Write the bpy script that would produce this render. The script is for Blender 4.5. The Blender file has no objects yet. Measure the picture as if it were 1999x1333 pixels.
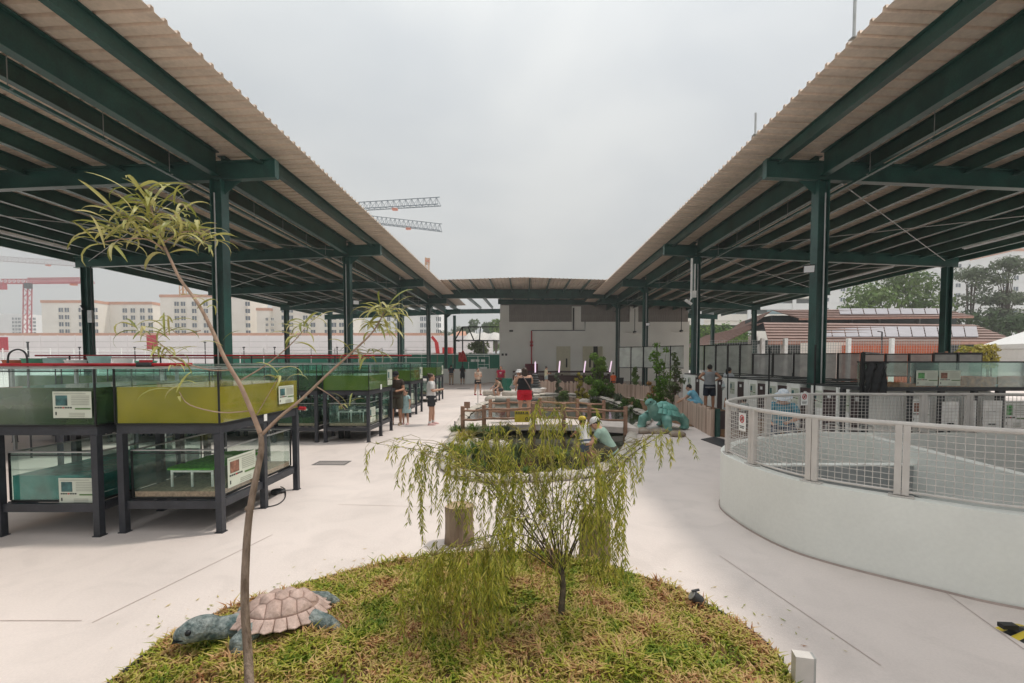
import bpy, bmesh, math, random
from mathutils import Vector, Matrix, Euler
R = math.radians
rnd = random.Random(7)
scn = bpy.context.scene
COL = scn.collection

# ------------------------------------------------------------------ camera
CAM_H, PITCH, FPX, PPX, PPY, IW, IH = 1.95, R(2.2), 880.0, 1024.0, 738.0, 1999.0, 1333.0
cam_data = bpy.data.cameras.new('camera')
cam_data.sensor_width = 36.0
cam_data.lens = FPX / IW * 36.0
cam_data.shift_x = -(PPX - IW / 2) / IW
cam_data.shift_y = (PPY - IH / 2) / IW
cam_data.clip_start, cam_data.clip_end = 0.05, 6000
cam = bpy.data.objects.new('camera', cam_data)
cam.location = (0, 0, CAM_H)
cam.rotation_euler = (math.pi / 2 - PITCH, 0, 0)
COL.objects.link(cam)
scn.camera = cam

# ------------------------------------------------------------------ sky, sun, exposure
SUN_DIR = Vector((0.53, 0.20, 1.0)).normalized()           # towards the sun
world = bpy.data.worlds.new('World')
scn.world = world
world.use_nodes = True
wn, wl = world.node_tree.nodes, world.node_tree.links
wn.clear()
w_out = wn.new('ShaderNodeOutputWorld')
w_bg = wn.new('ShaderNodeBackground'); w_bg.inputs['Strength'].default_value = 0.10
w_sky = wn.new('ShaderNodeTexSky'); w_sky.sky_type = 'NISHITA'; w_sky.sun_disc = False
w_sky.sun_elevation = math.asin(SUN_DIR.z)
w_sky.sun_rotation = math.atan2(SUN_DIR.x, SUN_DIR.y)
w_sky.dust_density = 4.0; w_sky.air_density = 1.2
w_tc = wn.new('ShaderNodeTexCoord')
w_map = wn.new('ShaderNodeMapping'); w_map.inputs['Scale'].default_value = (1.0, 1.0, 1.7)
w_map.inputs['Location'].default_value = (0.30, 0.10, 0.35)
w_n1 = wn.new('ShaderNodeTexNoise'); w_n1.inputs['Scale'].default_value = 1.9; w_n1.inputs['Detail'].default_value = 5.0
w_n1.inputs['Roughness'].default_value = 0.46; w_n1.inputs['Distortion'].default_value = 0.35
w_r1 = wn.new('ShaderNodeValToRGB')
w_r1.color_ramp.elements[0].position = 0.38; w_r1.color_ramp.elements[0].color = (2.50, 2.63, 2.68, 1)
w_r1.color_ramp.elements[1].position = 0.60; w_r1.color_ramp.elements[1].color = (3.18, 3.24, 3.16, 1)
w_mix = wn.new('ShaderNodeMix'); w_mix.data_type = 'RGBA'; w_mix.inputs['Factor'].default_value = 0.93
wl.new(w_tc.outputs['Generated'], w_map.inputs['Vector']); wl.new(w_map.outputs['Vector'], w_n1.inputs['Vector'])
wl.new(w_n1.outputs['Fac'], w_r1.inputs['Fac'])
wl.new(w_sky.outputs['Color'], w_mix.inputs[6]); wl.new(w_r1.outputs['Color'], w_mix.inputs[7])
# sky brighter overhead than at the horizon, steepened above the view to add fill
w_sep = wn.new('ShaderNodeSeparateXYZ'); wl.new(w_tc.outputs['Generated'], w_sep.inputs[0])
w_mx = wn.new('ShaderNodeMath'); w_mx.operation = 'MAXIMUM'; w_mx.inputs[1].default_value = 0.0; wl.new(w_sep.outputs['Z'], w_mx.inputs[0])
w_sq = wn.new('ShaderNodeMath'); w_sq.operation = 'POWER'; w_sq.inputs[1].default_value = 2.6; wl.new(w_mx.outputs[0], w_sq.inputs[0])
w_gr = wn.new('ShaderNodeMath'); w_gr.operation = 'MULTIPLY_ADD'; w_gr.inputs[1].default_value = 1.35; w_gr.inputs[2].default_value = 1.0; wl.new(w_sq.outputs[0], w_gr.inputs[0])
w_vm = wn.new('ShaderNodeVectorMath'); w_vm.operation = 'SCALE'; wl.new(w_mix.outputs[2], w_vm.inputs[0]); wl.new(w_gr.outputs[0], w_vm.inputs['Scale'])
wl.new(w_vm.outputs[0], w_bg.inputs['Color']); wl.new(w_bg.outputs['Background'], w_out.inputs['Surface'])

sun_data = bpy.data.lights.new('sun', 'SUN')
sun_data.energy = 1.05; sun_data.angle = R(3.0); sun_data.color = (1.0, 0.93, 0.84)
sun = bpy.data.objects.new('sun', sun_data); COL.objects.link(sun)
sun.rotation_euler = SUN_DIR.to_track_quat('Z', 'Y').to_euler()
sun.location = (20, 10, 40)

scn.view_settings.view_transform = 'Standard'; scn.view_settings.look = 'None'
scn.view_settings.exposure = 1.14; scn.view_settings.gamma = 1.0
scn.view_settings.use_curve_mapping = False
scn.render.engine = 'CYCLES'
scn.cycles.use_denoising = True
scn.cycles.max_bounces = 10; scn.cycles.diffuse_bounces = 7; scn.cycles.glossy_bounces = 4
scn.cycles.transmission_bounces = 8; scn.cycles.transparent_max_bounces = 32
scn.cycles.caustics_reflective = False; scn.cycles.caustics_refractive = False

# ------------------------------------------------------------------ photo pixel -> place
_cp, _sp = math.cos(PITCH), math.sin(PITCH)
def at(u, v, Y):
    """point at distance Y (metres ahead) seen at photo pixel u, v"""
    dx, dy = (u - PPX) / FPX, (PPY - v) / FPX
    k = Y / (_cp + dy * _sp)
    return Vector((dx * k, Y, CAM_H + (dy * _cp - _sp) * k))
def gnd(u, v, z=0.0):
    """point on the level z seen at photo pixel u, v"""
    dx, dy = (u - PPX) / FPX, (PPY - v) / FPX
    k = (z - CAM_H) / (dy * _cp - _sp)
    return Vector((dx * k, (_cp + dy * _sp) * k, z))

# ------------------------------------------------------------------ materials
def hexc(h):
    h = h.lstrip('#')
    def f(c):
        c /= 255.0
        return c / 12.92 if c <= 0.04045 else ((c + 0.055) / 1.055) ** 2.4
    return tuple(f(int(h[i:i + 2], 16)) for i in (0, 2, 4))
MATS = {}
def mat(name, col, rough=0.6, metal=0.0, var=0.12, scale=6.0, bump=0.0, bscale=40.0, spec=0.4, island=0.0,
        coat=0.0, sub=0.0, emit=None, col2=None, detail=5.0, transl=0.0, stretch=None, coord='Object'):
    if name in MATS: return MATS[name]
    if isinstance(col, str): col = hexc(col)
    if isinstance(col2, str): col2 = hexc(col2)
    m = bpy.data.materials.new(name); m.use_nodes = True
    nt = m.node_tree; N, L = nt.nodes, nt.links
    b = N['Principled BSDF']
    b.inputs['Roughness'].default_value = rough; b.inputs['Metallic'].default_value = metal
    b.inputs['Specular IOR Level'].default_value = spec
    if coat: b.inputs['Coat Weight'].default_value = coat
    if sub:
        b.inputs['Subsurface Weight'].default_value = sub; b.inputs['Subsurface Radius'].default_value = (0.02, 0.012, 0.008)
    tc = N.new('ShaderNodeTexCoord'); src = tc.outputs[coord]
    if stretch:
        mp = N.new('ShaderNodeMapping'); mp.inputs['Scale'].default_value = stretch
        L.new(src, mp.inputs['Vector']); src = mp.outputs['Vector']
    n = N.new('ShaderNodeTexNoise'); n.inputs['Scale'].default_value = scale; n.inputs['Detail'].default_value = detail
    L.new(src, n.inputs['Vector'])
    r = N.new('ShaderNodeValToRGB')
    c2 = col2 if col2 else tuple(min(1.0, c * (1 + var)) for c in col)
    c1 = col if col2 else tuple(c * (1 - var) for c in col)
    r.color_ramp.elements[0].position = 0.32; r.color_ramp.elements[0].color = (*c1, 1)
    r.color_ramp.elements[1].position = 0.68; r.color_ramp.elements[1].color = (*c2, 1)
    L.new(n.outputs['Fac'], r.inputs['Fac'])
    out = r.outputs['Color']
    if island:
        g = N.new('ShaderNodeNewGeometry'); h = N.new('ShaderNodeHueSaturation')
        mr = N.new('ShaderNodeMapRange'); mr.inputs[3].default_value = 1 - island; mr.inputs[4].default_value = 1 + island
        L.new(g.outputs['Random Per Island'], mr.inputs[0]); L.new(mr.outputs[0], h.inputs['Value'])
        L.new(out, h.inputs['Color']); out = h.outputs['Color']
    L.new(out, b.inputs['Base Color'])
    if emit:
        b.inputs['Emission Color'].default_value = (*emit[0], 1); b.inputs['Emission Strength'].default_value = emit[1]
    if bump:
        bn = N.new('ShaderNodeTexNoise'); bn.inputs['Scale'].default_value = bscale; bn.inputs['Detail'].default_value = 4
        L.new(src, bn.inputs['Vector'])
        bp = N.new('ShaderNodeBump'); bp.inputs['Strength'].default_value = bump; bp.inputs['Distance'].default_value = 0.02
        L.new(bn.outputs['Fac'], bp.inputs['Height']); L.new(bp.outputs['Normal'], b.inputs['Normal'])
    if transl:
        t = N.new('ShaderNodeBsdfTranslucent'); ms = N.new('ShaderNodeMixShader'); ms.inputs[0].default_value = transl
        L.new(out, t.inputs['Color']); L.new(b.outputs[0], ms.inputs[1]); L.new(t.outputs[0], ms.inputs[2])
        L.new(ms.outputs[0], N['Material Output'].inputs['Surface'])
    MATS[name] = m
    return m
def glass_mat(name, tint, rough=0.03, refl=1.0, milky=0.0, milk=(0.6, 0.7, 0.68)):
    m = bpy.data.materials.new(name); m.use_nodes = True
    N, L = m.node_tree.nodes, m.node_tree.links
    N.remove(N['Principled BSDF'])
    t = N.new('ShaderNodeBsdfTransparent'); t.inputs['Color'].default_value = (*tint, 1)
    g = N.new('ShaderNodeBsdfGlossy'); g.inputs['Roughness'].default_value = rough
    fr = N.new('ShaderNodeFresnel'); fr.inputs['IOR'].default_value = 1.35
    mx = N.new('ShaderNodeMath'); mx.operation = 'MULTIPLY'; mx.inputs[1].default_value = refl
    ms = N.new('ShaderNodeMixShader')
    L.new(fr.outputs[0], mx.inputs[0]); L.new(mx.outputs[0], ms.inputs[0]); L.new(g.outputs[0], ms.inputs[2])
    if milky:
        d = N.new('ShaderNodeBsdfDiffuse'); d.inputs['Color'].default_value = (*milk, 1)
        nz = N.new('ShaderNodeTexNoise'); nz.inputs['Scale'].default_value = 3.0; nz.inputs['Detail'].default_value = 6
        tc = N.new('ShaderNodeTexCoord'); L.new(tc.outputs['Object'], nz.inputs['Vector'])
        mr = N.new('ShaderNodeMapRange'); mr.inputs[1].default_value = 0.3; mr.inputs[2].default_value = 0.7
        mr.inputs[3].default_value = milky * 0.5; mr.inputs[4].default_value = milky * 1.5
        L.new(nz.outputs['Fac'], mr.inputs[0])
        m2 = N.new('ShaderNodeMixShader'); L.new(mr.outputs[0], m2.inputs[0])
        L.new(t.outputs[0], m2.inputs[1]); L.new(d.outputs[0], m2.inputs[2]); L.new(m2.outputs[0], ms.inputs[1])
    else:
        L.new(t.outputs[0], ms.inputs[1])
    L.new(ms.outputs[0], N['Material Output'].inputs['Surface'])
    MATS[name] = m
    return m
def murk_mat(name, col, clear=0.15, rough=0.06, bump=0.0, col2=None, tint=(0.6, 0.75, 0.6), bscale=9.0):
    """murky water: coloured body, partly see-through, with a wet gloss"""
    m = mat(name, col, rough=rough, var=0.25, scale=2.5, spec=0.12, col2=col2, bump=bump, bscale=bscale)
    N, L = m.node_tree.nodes, m.node_tree.links
    t = N.new('ShaderNodeBsdfTransparent'); t.inputs['Color'].default_value = (*tint, 1)
    ms = N.new('ShaderNodeMixShader'); ms.inputs[0].default_value = clear
    L.new(N['Principled BSDF'].outputs[0], ms.inputs[1]); L.new(t.outputs[0], ms.inputs[2])
    L.new(ms.outputs[0], N['Material Output'].inputs['Surface'])
    return m

# ------------------------------------------------------------------ mesh builder
class MB:
    def __init__(s): s.v, s.f = [], []
    def add(s, vs, fs):
        o = len(s.v); s.v.extend([tuple(p) for p in vs]); s.f.extend([tuple(i + o for i in f) for f in fs]); return s
    def box(s, c, d, rz=0.0, M=None):
        c = Vector(c); hx, hy, hz = d[0] / 2, d[1] / 2, d[2] / 2
        vs = [Vector((sx * hx, sy * hy, sz * hz)) for sz in (-1, 1) for sy in (-1, 1) for sx in (-1, 1)]
        if rz: m = Matrix.Rotation(rz, 3, 'Z'); vs = [m @ p for p in vs]
        if M is not None: vs = [M @ p for p in vs]
        vs = [p + c for p in vs]
        return s.add(vs, [(0, 2, 3, 1), (4, 5, 7, 6), (0, 1, 5, 4), (2, 6, 7, 3), (0, 4, 6, 2), (1, 3, 7, 5)])
    def bx(s, x0, x1, y0, y1, z0, z1):
        return s.box(((x0 + x1) / 2, (y0 + y1) / 2, (z0 + z1) / 2), (abs(x1 - x0), abs(y1 - y0), abs(z1 - z0)))
    def beam(s, p0, p1, w, h, up=(0, 0, 1)):
        p0, p1 = Vector(p0), Vector(p1); d = (p1 - p0); l = d.length; d.normalize()
        up = Vector(up)
        if abs(d.dot(up)) > 0.99: up = Vector((0, 1, 0))
        a = d.cross(up).normalized(); b = a.cross(d).normalized()
        vs = []
        for q in (p0, p1):
            for i, j in ((-1, -1), (1, -1), (1, 1), (-1, 1)): vs.append(q + a * i * w / 2 + b * j * h / 2)
        return s.add(vs, [(0, 1, 2, 3), (7, 6, 5, 4), (0, 4, 5, 1), (1, 5, 6, 2), (2, 6, 7, 3), (3, 7, 4, 0)])
    def tube(s, pts, rad, n=8, caps=True):
        pts = [Vector(p) for p in pts]; k = len(pts)
        rad = rad if isinstance(rad, (list, tuple)) else [rad] * k
        prev = None; o = len(s.v)
        for i, p in enumerate(pts):
            d = (pts[min(i + 1, k - 1)] - pts[max(i - 1, 0)])
            d = d.normalized() if d.length > 1e-9 else Vector((0, 0, 1))
            if prev is None:
                a = d.orthogonal().normalized()
            else:
                a = (prev - d * prev.dot(d)); a = a.normalized() if a.length > 1e-6 else d.orthogonal().normalized()
            prev = a; b = d.cross(a)
            for j in range(n):
                t = 2 * math.pi * j / n
                s.v.append(tuple(p + (a * math.cos(t) + b * math.sin(t)) * rad[i]))
        for i in range(k - 1):
            for j in range(n):
                q = (j + 1) % n
                s.f.append((o + i * n + j, o + i * n + q, o + (i + 1) * n + q, o + (i + 1) * n + j))
        if caps:
            s.f.append(tuple(o + j for j in reversed(range(n)))); s.f.append(tuple(o + (k - 1) * n + j for j in range(n)))
        return s
    def loft(s, rings, n=12):
        """rings: (centre, right*ru, front*rv) vectors; closed with flat caps"""
        o = len(s.v)
        for c, a, b in rings:
            c, a, b = Vector(c), Vector(a), Vector(b)
            for j in range(n):
                t = 2 * math.pi * j / n
                s.v.append(tuple(c + a * math.cos(t) + b * math.sin(t)))
        for i in range(len(rings) - 1):
            for j in range(n):
                q = (j + 1) % n
                s.f.append((o + i * n + j, o + i * n + q, o + (i + 1) * n + q, o + (i + 1) * n + j))
        s.f.append(tuple(o + j for j in reversed(range(n))))
        s.f.append(tuple(o + (len(rings) - 1) * n + j for j in range(n)))
        return s
    def ball(s, c, r, nu=12, nv=8, M=None):
        c = Vector(c); r = r if isinstance(r, (list, tuple)) else (r, r, r)
        o = len(s.v)
        def P(x, y, z):
            p = Vector((x * r[0], y * r[1], z * r[2]))
            return tuple((M @ p if M is not None else p) + c)
        s.v.append(P(0, 0, -1))
        for i in range(1, nv):
            ph = -math.pi / 2 + math.pi * i / nv
            for j in range(nu):
                t = 2 * math.pi * j / nu
                s.v.append(P(math.cos(ph) * math.cos(t), math.cos(ph) * math.sin(t), math.sin(ph)))
        s.v.append(P(0, 0, 1)); top = len(s.v) - 1
        for j in range(nu):
            q = (j + 1) % nu
            s.f.append((o, o + 1 + q, o + 1 + j))
            for i in range(nv - 2):
                a = o + 1 + i * nu
                s.f.append((a + j, a + q, a + nu + q, a + nu + j))
            a = o + 1 + (nv - 2) * nu
            s.f.append((a + j, a + q, top))
        return s
    def prism(s, poly, z0, z1):
        n = len(poly); o = len(s.v)
        for z in (z0, z1):
            for p in poly: s.v.append((p[0], p[1], z))
        s.f.append(tuple(o + i for i in reversed(range(n)))); s.f.append(tuple(o + n + i for i in range(n)))
        for i in range(n):
            j = (i + 1) % n
            s.f.append((o + i, o + j, o + n + j, o + n + i))
        return s
    def lathe(s, prof, c=(0, 0, 0), n=16):
        c = Vector(c)
        return s.loft([(c + Vector((0, 0, z)), (max(r, 1e-4), 0, 0), (0, max(r, 1e-4), 0)) for r, z in prof], n)
    def mesh(s, name, m=None, smooth=False):
        me = bpy.data.meshes.new(name); me.from_pydata(s.v, [], s.f)
        if m is not None: me.materials.append(MATS[m] if isinstance(m, str) else m)
        if smooth:
            me.polygons.foreach_set('use_smooth', [True] * len(me.polygons))
            if smooth != 'all':
                me.set_sharp_from_angle(angle=R(40))
        me.update()
        return me
    def build(s, name, m, parent=None, smooth=False, local=False):
        return link(name, s.mesh(name, m, smooth), parent, local)
def link(name, me, parent=None, local=False, loc=None, rot=None, scale=None):
    o = bpy.data.objects.new(name, me); COL.objects.link(o)
    if parent is not None:
        o.parent = parent
        if not local and '_loc' in parent: o.matrix_parent_inverse = Matrix.Translation(-Vector(parent['_loc']))
    if loc is not None: o.location = loc
    if rot is not None: o.rotation_euler = rot
    if scale is not None: o.scale = scale if not isinstance(scale, (int, float)) else (scale,) * 3
    return o
def tag(o, label=None, cat=None, group=None, kind=None):
    if label: o['label'] = label
    if cat: o['category'] = cat
    if group: o['group'] = group
    if kind: o['kind'] = kind
    return o
ROOTS = []
def thing(name, label, cat, loc=(0, 0, 0), group=None, rz=0.0):
    o = bpy.data.objects.new(name, None); COL.objects.link(o)
    o.empty_display_size = 0.2
    o.location = loc; o.rotation_euler = (0, 0, rz); o['_loc'] = list(loc)
    ROOTS.append(o)
    return tag(o, label, cat, group)
def struct(name, mb, m, smooth=False):
    return tag(mb.build(name, m, None, smooth), kind='structure')
def copy_tree(o, parent=None, loc=None, label=None, rz=None):
    c = o.copy(); COL.objects.link(c); c.parent = parent
    if loc is not None: c.location = loc
    if rz is not None: c.rotation_euler = (0, 0, rz)
    if label: c['label'] = label
    for ch in list(o.children): copy_tree(ch, c)
    return c
def catmull(pts, k=6, closed=False):
    pts = [Vector(p) for p in pts]; n = len(pts); out = []
    rng = range(n) if closed else range(n - 1)
    for i in rng:
        if closed: p0, p1, p2, p3 = pts[i - 1], pts[i], pts[(i + 1) % n], pts[(i + 2) % n]
        else: p0, p1, p2, p3 = pts[max(i - 1, 0)], pts[i], pts[i + 1], pts[min(i + 2, n - 1)]
        for j in range(k):
            t = j / k
            out.append(0.5 * ((2 * p1) + (p2 - p0) * t + (2 * p0 - 5 * p1 + 4 * p2 - p3) * t * t + (3 * p1 - p0 - 3 * p2 + p3) * t ** 3))
    if not closed: out.append(pts[-1])
    return out
def ordinal(i): return ['first', 'second', 'third', 'fourth', 'fifth', 'sixth', 'seventh', 'eighth', 'ninth', 'tenth', 'eleventh', 'twelfth'][i]

# material library
mat('concrete', (0.69, 0.615, 0.575), rough=0.72, var=0.07, scale=0.55, bump=0.10, bscale=30, detail=10, spec=0.3)
def weather(m, amount=.16, scale=2.2, fine=60.0):
    # blotches and fine speckle multiplied over a surface colour
    N, L = m.node_tree.nodes, m.node_tree.links; b = N['Principled BSDF']; src = b.inputs['Base Color'].links[0].from_socket
    tc = N.new('ShaderNodeTexCoord')
    def layer(src, sc, lo, hi, p0, p1, dist):
        n = N.new('ShaderNodeTexNoise'); n.inputs['Scale'].default_value = sc; n.inputs['Detail'].default_value = 8; n.inputs['Distortion'].default_value = dist; L.new(tc.outputs['Object'], n.inputs['Vector'])
        mr = N.new('ShaderNodeMapRange'); mr.inputs[1].default_value = p0; mr.inputs[2].default_value = p1; mr.inputs[3].default_value = lo; mr.inputs[4].default_value = hi; L.new(n.outputs['Fac'], mr.inputs[0])
        h = N.new('ShaderNodeHueSaturation'); L.new(src, h.inputs['Color']); L.new(mr.outputs[0], h.inputs['Value']); return h.outputs['Color']
    s = layer(src, scale, 1 - amount, 1.0, .30, .52, 1.2); s = layer(s, fine, 1 - amount * .5, 1 + amount * .25, .35, .65, 0); s = layer(s, .35, 1 - amount * .7, 1 + amount * .2, .35, .6, .6)
    L.new(s, b.inputs['Base Color'])
weather(MATS['concrete'], .075)
mat('asphalt', (0.60, 0.575, 0.55), rough=0.9, var=0.15, scale=0.2)
mat('joint', (0.46, 0.38, 0.345), rough=0.9)
mat('steel', (0.024, 0.088, 0.074), rough=0.36, var=0.2, scale=1.5, spec=0.5)
mat('roof_sheet', (0.84, 0.71, 0.595), rough=0.5, var=0.10, scale=0.5, col2=None, detail=8)
mat('galv', (0.42, 0.43, 0.42), rough=0.45, metal=0.6)
mat('white_plastic', (0.84, 0.84, 0.82), rough=0.4)
mat('white_paint', (0.80, 0.74, 0.71), rough=0.6, var=0.05, scale=1.2, bump=0.05)
mat('black', (0.012, 0.013, 0.014), rough=0.5)
mat('dark_grey', (0.045, 0.047, 0.05), rough=0.5)
mat('frame_paint', (0.040, 0.044, 0.054), rough=0.42, var=0.15)
mat('red_pipe', (0.42, 0.015, 0.025), rough=0.35)
mat('red', (0.50, 0.02, 0.02), rough=0.5)
mat('orange', (0.60, 0.13, 0.04), rough=0.5)
mat('yellow', (0.62, 0.47, 0.04), rough=0.5)
mat('tube_light', (0.85, 0.86, 0.88), rough=0.3, var=0.02)
mat('paper', (0.62, 0.66, 0.56), rough=0.5, var=0.03)
mat('ink', (0.03, 0.04, 0.035), rough=0.6)
mat('ink_pale', (0.38, 0.40, 0.34), rough=0.6)
mat('ink_green', (0.10, 0.20, 0.06), rough=0.6)
mat('ink_red', (0.50, 0.05, 0.05), rough=0.6)
weather(MATS['steel'], .30, 1.3, 25.0); weather(MATS['roof_sheet'], .16, .8, 12.0); weather(MATS['frame_paint'], .25, 3.0, 40.0)
# ================================================================== SETTING: ground
g = MB(); S = 2500
g.add([(-S, -60, -0.02), (S, -60, -0.02), (S, S, -0.02), (-S, S, -0.02)], [(0, 1, 2, 3)])
struct('ground', g, 'asphalt')
f = MB(); f.add([(-34, -12, 0), (34, -12, 0), (34, 56, 0), (-34, 56, 0)], [(0, 1, 2, 3)])
floor = struct('concrete_floor', f, 'concrete')
def joint(p, q, w=0.007):
    a, b = Vector((p[0], p[1], 0.004)), Vector((q[0], q[1], 0.004)); n = (b - a).cross(Vector((0, 0, 1))).normalized() * w / 2
    m = MB(); m.add([a - n, a + n, b + n, b - n], [(3, 2, 1, 0)]); m.build('expansion_joint', 'joint', floor)
for u0, v0, u1, v1 in ((0, 1212, 160, 1212), (180, 1216, 532, 1044), (660, 985, 860, 990), (1405, 1085, 1720, 1300), (1840, 1153, 1999, 1268)):
    joint(gnd(u0, v0), gnd(u1, v1))
for x in (-2.35, 2.3): joint((x, 13.5 if x > 0 else 8.2), (x - 0.15, 30))
for y in (13.4, 17.9, 24.0, 31.0): joint((-7.5, y), (-2.9, y))
mat('drain', (0.17, 0.165, 0.16), rough=0.7)
def drain(u, v, w, d, label):
    c = gnd(u, v); t = thing('floor_drain', label, 'drain', (c.x, c.y, 0), 'drain covers in the floor')
    fr = MB()
    fr.bx(c.x - w / 2, c.x + w / 2, c.y - d / 2, c.y - d / 2 + .025, 0.002, .008); fr.bx(c.x - w / 2, c.x + w / 2, c.y + d / 2 - .025, c.y + d / 2, 0.002, .008)
    fr.bx(c.x - w / 2, c.x - w / 2 + .025, c.y - d / 2 + .0255, c.y + d / 2 - .0255, 0.002, .008); fr.bx(c.x + w / 2 - .025, c.x + w / 2, c.y - d / 2 + .0255, c.y + d / 2 - .0255, 0.002, .008)
    fr.build('frame', 'drain', t)
    n = int(w / .045)
    me = MB().box((0, 0, 0), (.022, d - .054, .005)).mesh('slat', 'drain')
    for i in range(n): link('slat', me, t, loc=(c.x - w / 2 + .04 + i * (w - .08) / (n - 1), c.y, .005))
drain(648, 904, .62, .34, 'grey slatted drain cover in the walkway beside the near tanks')
drain(905, 758, .9, .4, 'small grey drain cover on the far walkway near the counter')

# ================================================================== canopies
COLY = [3.45, 12.05, 20.65, 29.25, 37.85]
SL = 0.042
def ibeam(mb, p0, p1, w, h, t=0.02):
    """I section running p0 -> p1 whose top is at p0/p1"""
    p0, p1 = Vector(p0), Vector(p1); z = Vector((0, 0, 1))
    mb.beam(p0 - z * t / 2, p1 - z * t / 2, w, t); mb.beam(p0 - z * (h - t / 2), p1 - z * (h - t / 2), w, t)
    mb.beam(p0 - z * h / 2, p1 - z * h / 2, t * 0.7, h - 2 * t - 0.002)
def sheet_mesh(x0, x1, z0, z1, pitch=0.277, ribs=3, name='roof_sheet'):
    """ribbed sheet spanning x0..x1 (z0..z1), ribs along X, width pitch*ribs along Y from 0"""
    prof = []
    for i in range(ribs):
        y = i * pitch
        prof += [(y, 0.0), (y + pitch - 0.085, 0.0), (y + pitch - 0.070, 0.065), (y + pitch - 0.015, 0.065)]
    prof.append((ribs * pitch + 0.004, 0.0))
    m = MB(); n = len(prof)
    for x, z in ((x0, z0), (x1, z1)):
        for y, h in prof: m.v.append((x, y, z + h))
        for y, h in prof: m.v.append((x, y, z + h + 0.006))
    for i in range(n - 1):
        a, b = i, i + 1
        m.f.append((a, b, 2 * n + b, 2 * n + a)); m.f.append((n + a, 3 * n + a, 3 * n + b, n + b))
        m.f.append((a, n + a, n + b, b)); m.f.append((2 * n + a, 2 * n + b, 3 * n + b, 3 * n + a))
    m.f.append((0, 2 * n, 3 * n, n)); m.f.append((n - 1, 2 * n - 1, 4 * n - 1, 3 * n - 1))
    return m.mesh(name, 'roof_sheet')
def column_mesh(h, w=0.30):
    m = MB()
    m.bx(-w / 2, -w / 2 + .022, -w / 2, w / 2, 0, h); m.bx(w / 2 - .022, w / 2, -w / 2, w / 2, 0, h)
    m.bx(-w / 2 + .023, w / 2 - .023, -.011, .011, 0, h - .002)
    m.bx(-w / 2 - .06, w / 2 + .06, -w / 2 - .06, w / 2 + .06, 0.002, .03)
    return m.mesh('column', 'steel')
def canopy(s, xin, eave, xout, label):
    t = thing('steel_canopy', label, 'canopy', (s * xin, 12.05, 0))
    zr = lambda x: 7.50 - (abs(x) - eave) * SL
    xe = xout + 0.9
    sm = sheet_mesh(s * eave, s * xe, zr(eave), zr(xe))
    Y0, Y1 = -7.0, 46.0; n = int((Y1 - Y0) / 0.831)
    for i in range(n): link('roof_sheet', sm, t, loc=(0, Y0 + i * 0.831, 0))
    pz = lambda x: zr(x) - 0.004
    # rafters, columns
    for k, y in enumerate(COLY + [46.2]):
        m = MB(); xa, xb = eave + 0.62, xout + 0.5
        ibeam(m, (s * xa, y, pz(xa) - .25), (s * xb, y, pz(xb) - .25), .2, .48, .022)
        m.bx(s * (xa - .011), s * (xa + .011), y - .1, y + .1, pz(xa) - .25 - .478, pz(xa) - .252)
        m.build('rafter', 'steel', t)
        hc = pz(xin) - .25 - .48 - .002
        link('column', column_mesh(hc), t, loc=(s * xin, y, 0))
        link('column', column_mesh(pz(xout) - .25 - .482), t, loc=(s * xout, y, 0))
        gm = MB()                                    # haunch plate under the cantilever
        for sg in (-1,):
            a = Vector((s * (xin - .15), y, hc)); 
            gm.add([a + Vector((0, -.012, 0)), a + Vector((-s * .45, -.012, 0.012)), a + Vector((0, -.012, -.35)), a + Vector((0, .012, 0)), a + Vector((-s * .45, .012, 0.012)), a + Vector((0, .012, -.35))],
                   [(0, 1, 2), (5, 4, 3), (0, 3, 4, 1), (1, 4, 5, 2), (2, 5, 3, 0)])
        gm.build('gusset', 'steel', t)
    # tie beam on the column line
    for k in range(len(COLY)):
        y0 = COLY[k] + .11; y1 = (COLY + [46.2])[k + 1] - .11
        m = MB(); ibeam(m, (s * xin, y0, pz(xin) - .03), (s * xin, y1, pz(xin) - .03), .2, .62, .022); m.build('tie_beam', 'steel', t)
    # purlins on the rafters
    xs = [eave + 1.0] ; x = xin + 1.25
    while x < xout + .6: xs.append(x); x += 1.27
    for i, x in enumerate(xs):
        m = MB(); h = .38 if i else .34
        ibeam(m, (s * x, Y0 + .3, pz(x)), (s * x, Y1 - .1, pz(x)), .15, h, .014); m.build('purlin', 'steel', t)
    # outer fascia channel and gutter
    m = MB(); m.beam((s * (xe - .1), Y0, zr(xe) - .22), (s * (xe - .1), Y1, zr(xe) - .22), .1, .36); m.build('gutter', 'steel', t)
    # bracing rods
    for k in range(1, len(COLY) - 1):
        for q in (0, 1):
            a, b = (COLY[k] + .3, COLY[k + 1] - .3) if q else (COLY[k + 1] - .3, COLY[k] + .3)
            m = MB(); m.tube([(s * (xin + .5), a, pz(xin) - .50), (s * (xout - .4), b, pz(xout) - .50)], .014, 6); m.build('brace_rod', 'galv', t)
    # suspended conduit with hangers
    xc = xin + .75
    m = MB(); m.beam((s * xc, 1.0, pz(xc) - .80), (s * xc, 45, pz(xc) - .80), .09, .06); c = m.build('cable_tray', 'steel', t)
    y = 2.6
    me = MB().tube([(0, 0, 0), (0, 0, .78)], .008, 6).box((0, 0, -.01), (.16, .03, .015)).mesh('hanger_rod', 'galv')
    while y < 45: link('hanger_rod', me, c, loc=(s * xc, y, pz(xc) - .80)); y += 1.75
    # conduits down the inner columns
    for y in COLY[1:]:
        m = MB(); m.tube([(s * xin - .0, y - .20, 6.3), (s * xin, y - .20, .3)], .018, 8); m.build('conduit', 'galv', t)
    return t, zr
cl, zrl = canopy(-1, 8.04, 5.90, 19.9, 'dark green steel canopy over the fish tanks, on the left')
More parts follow.
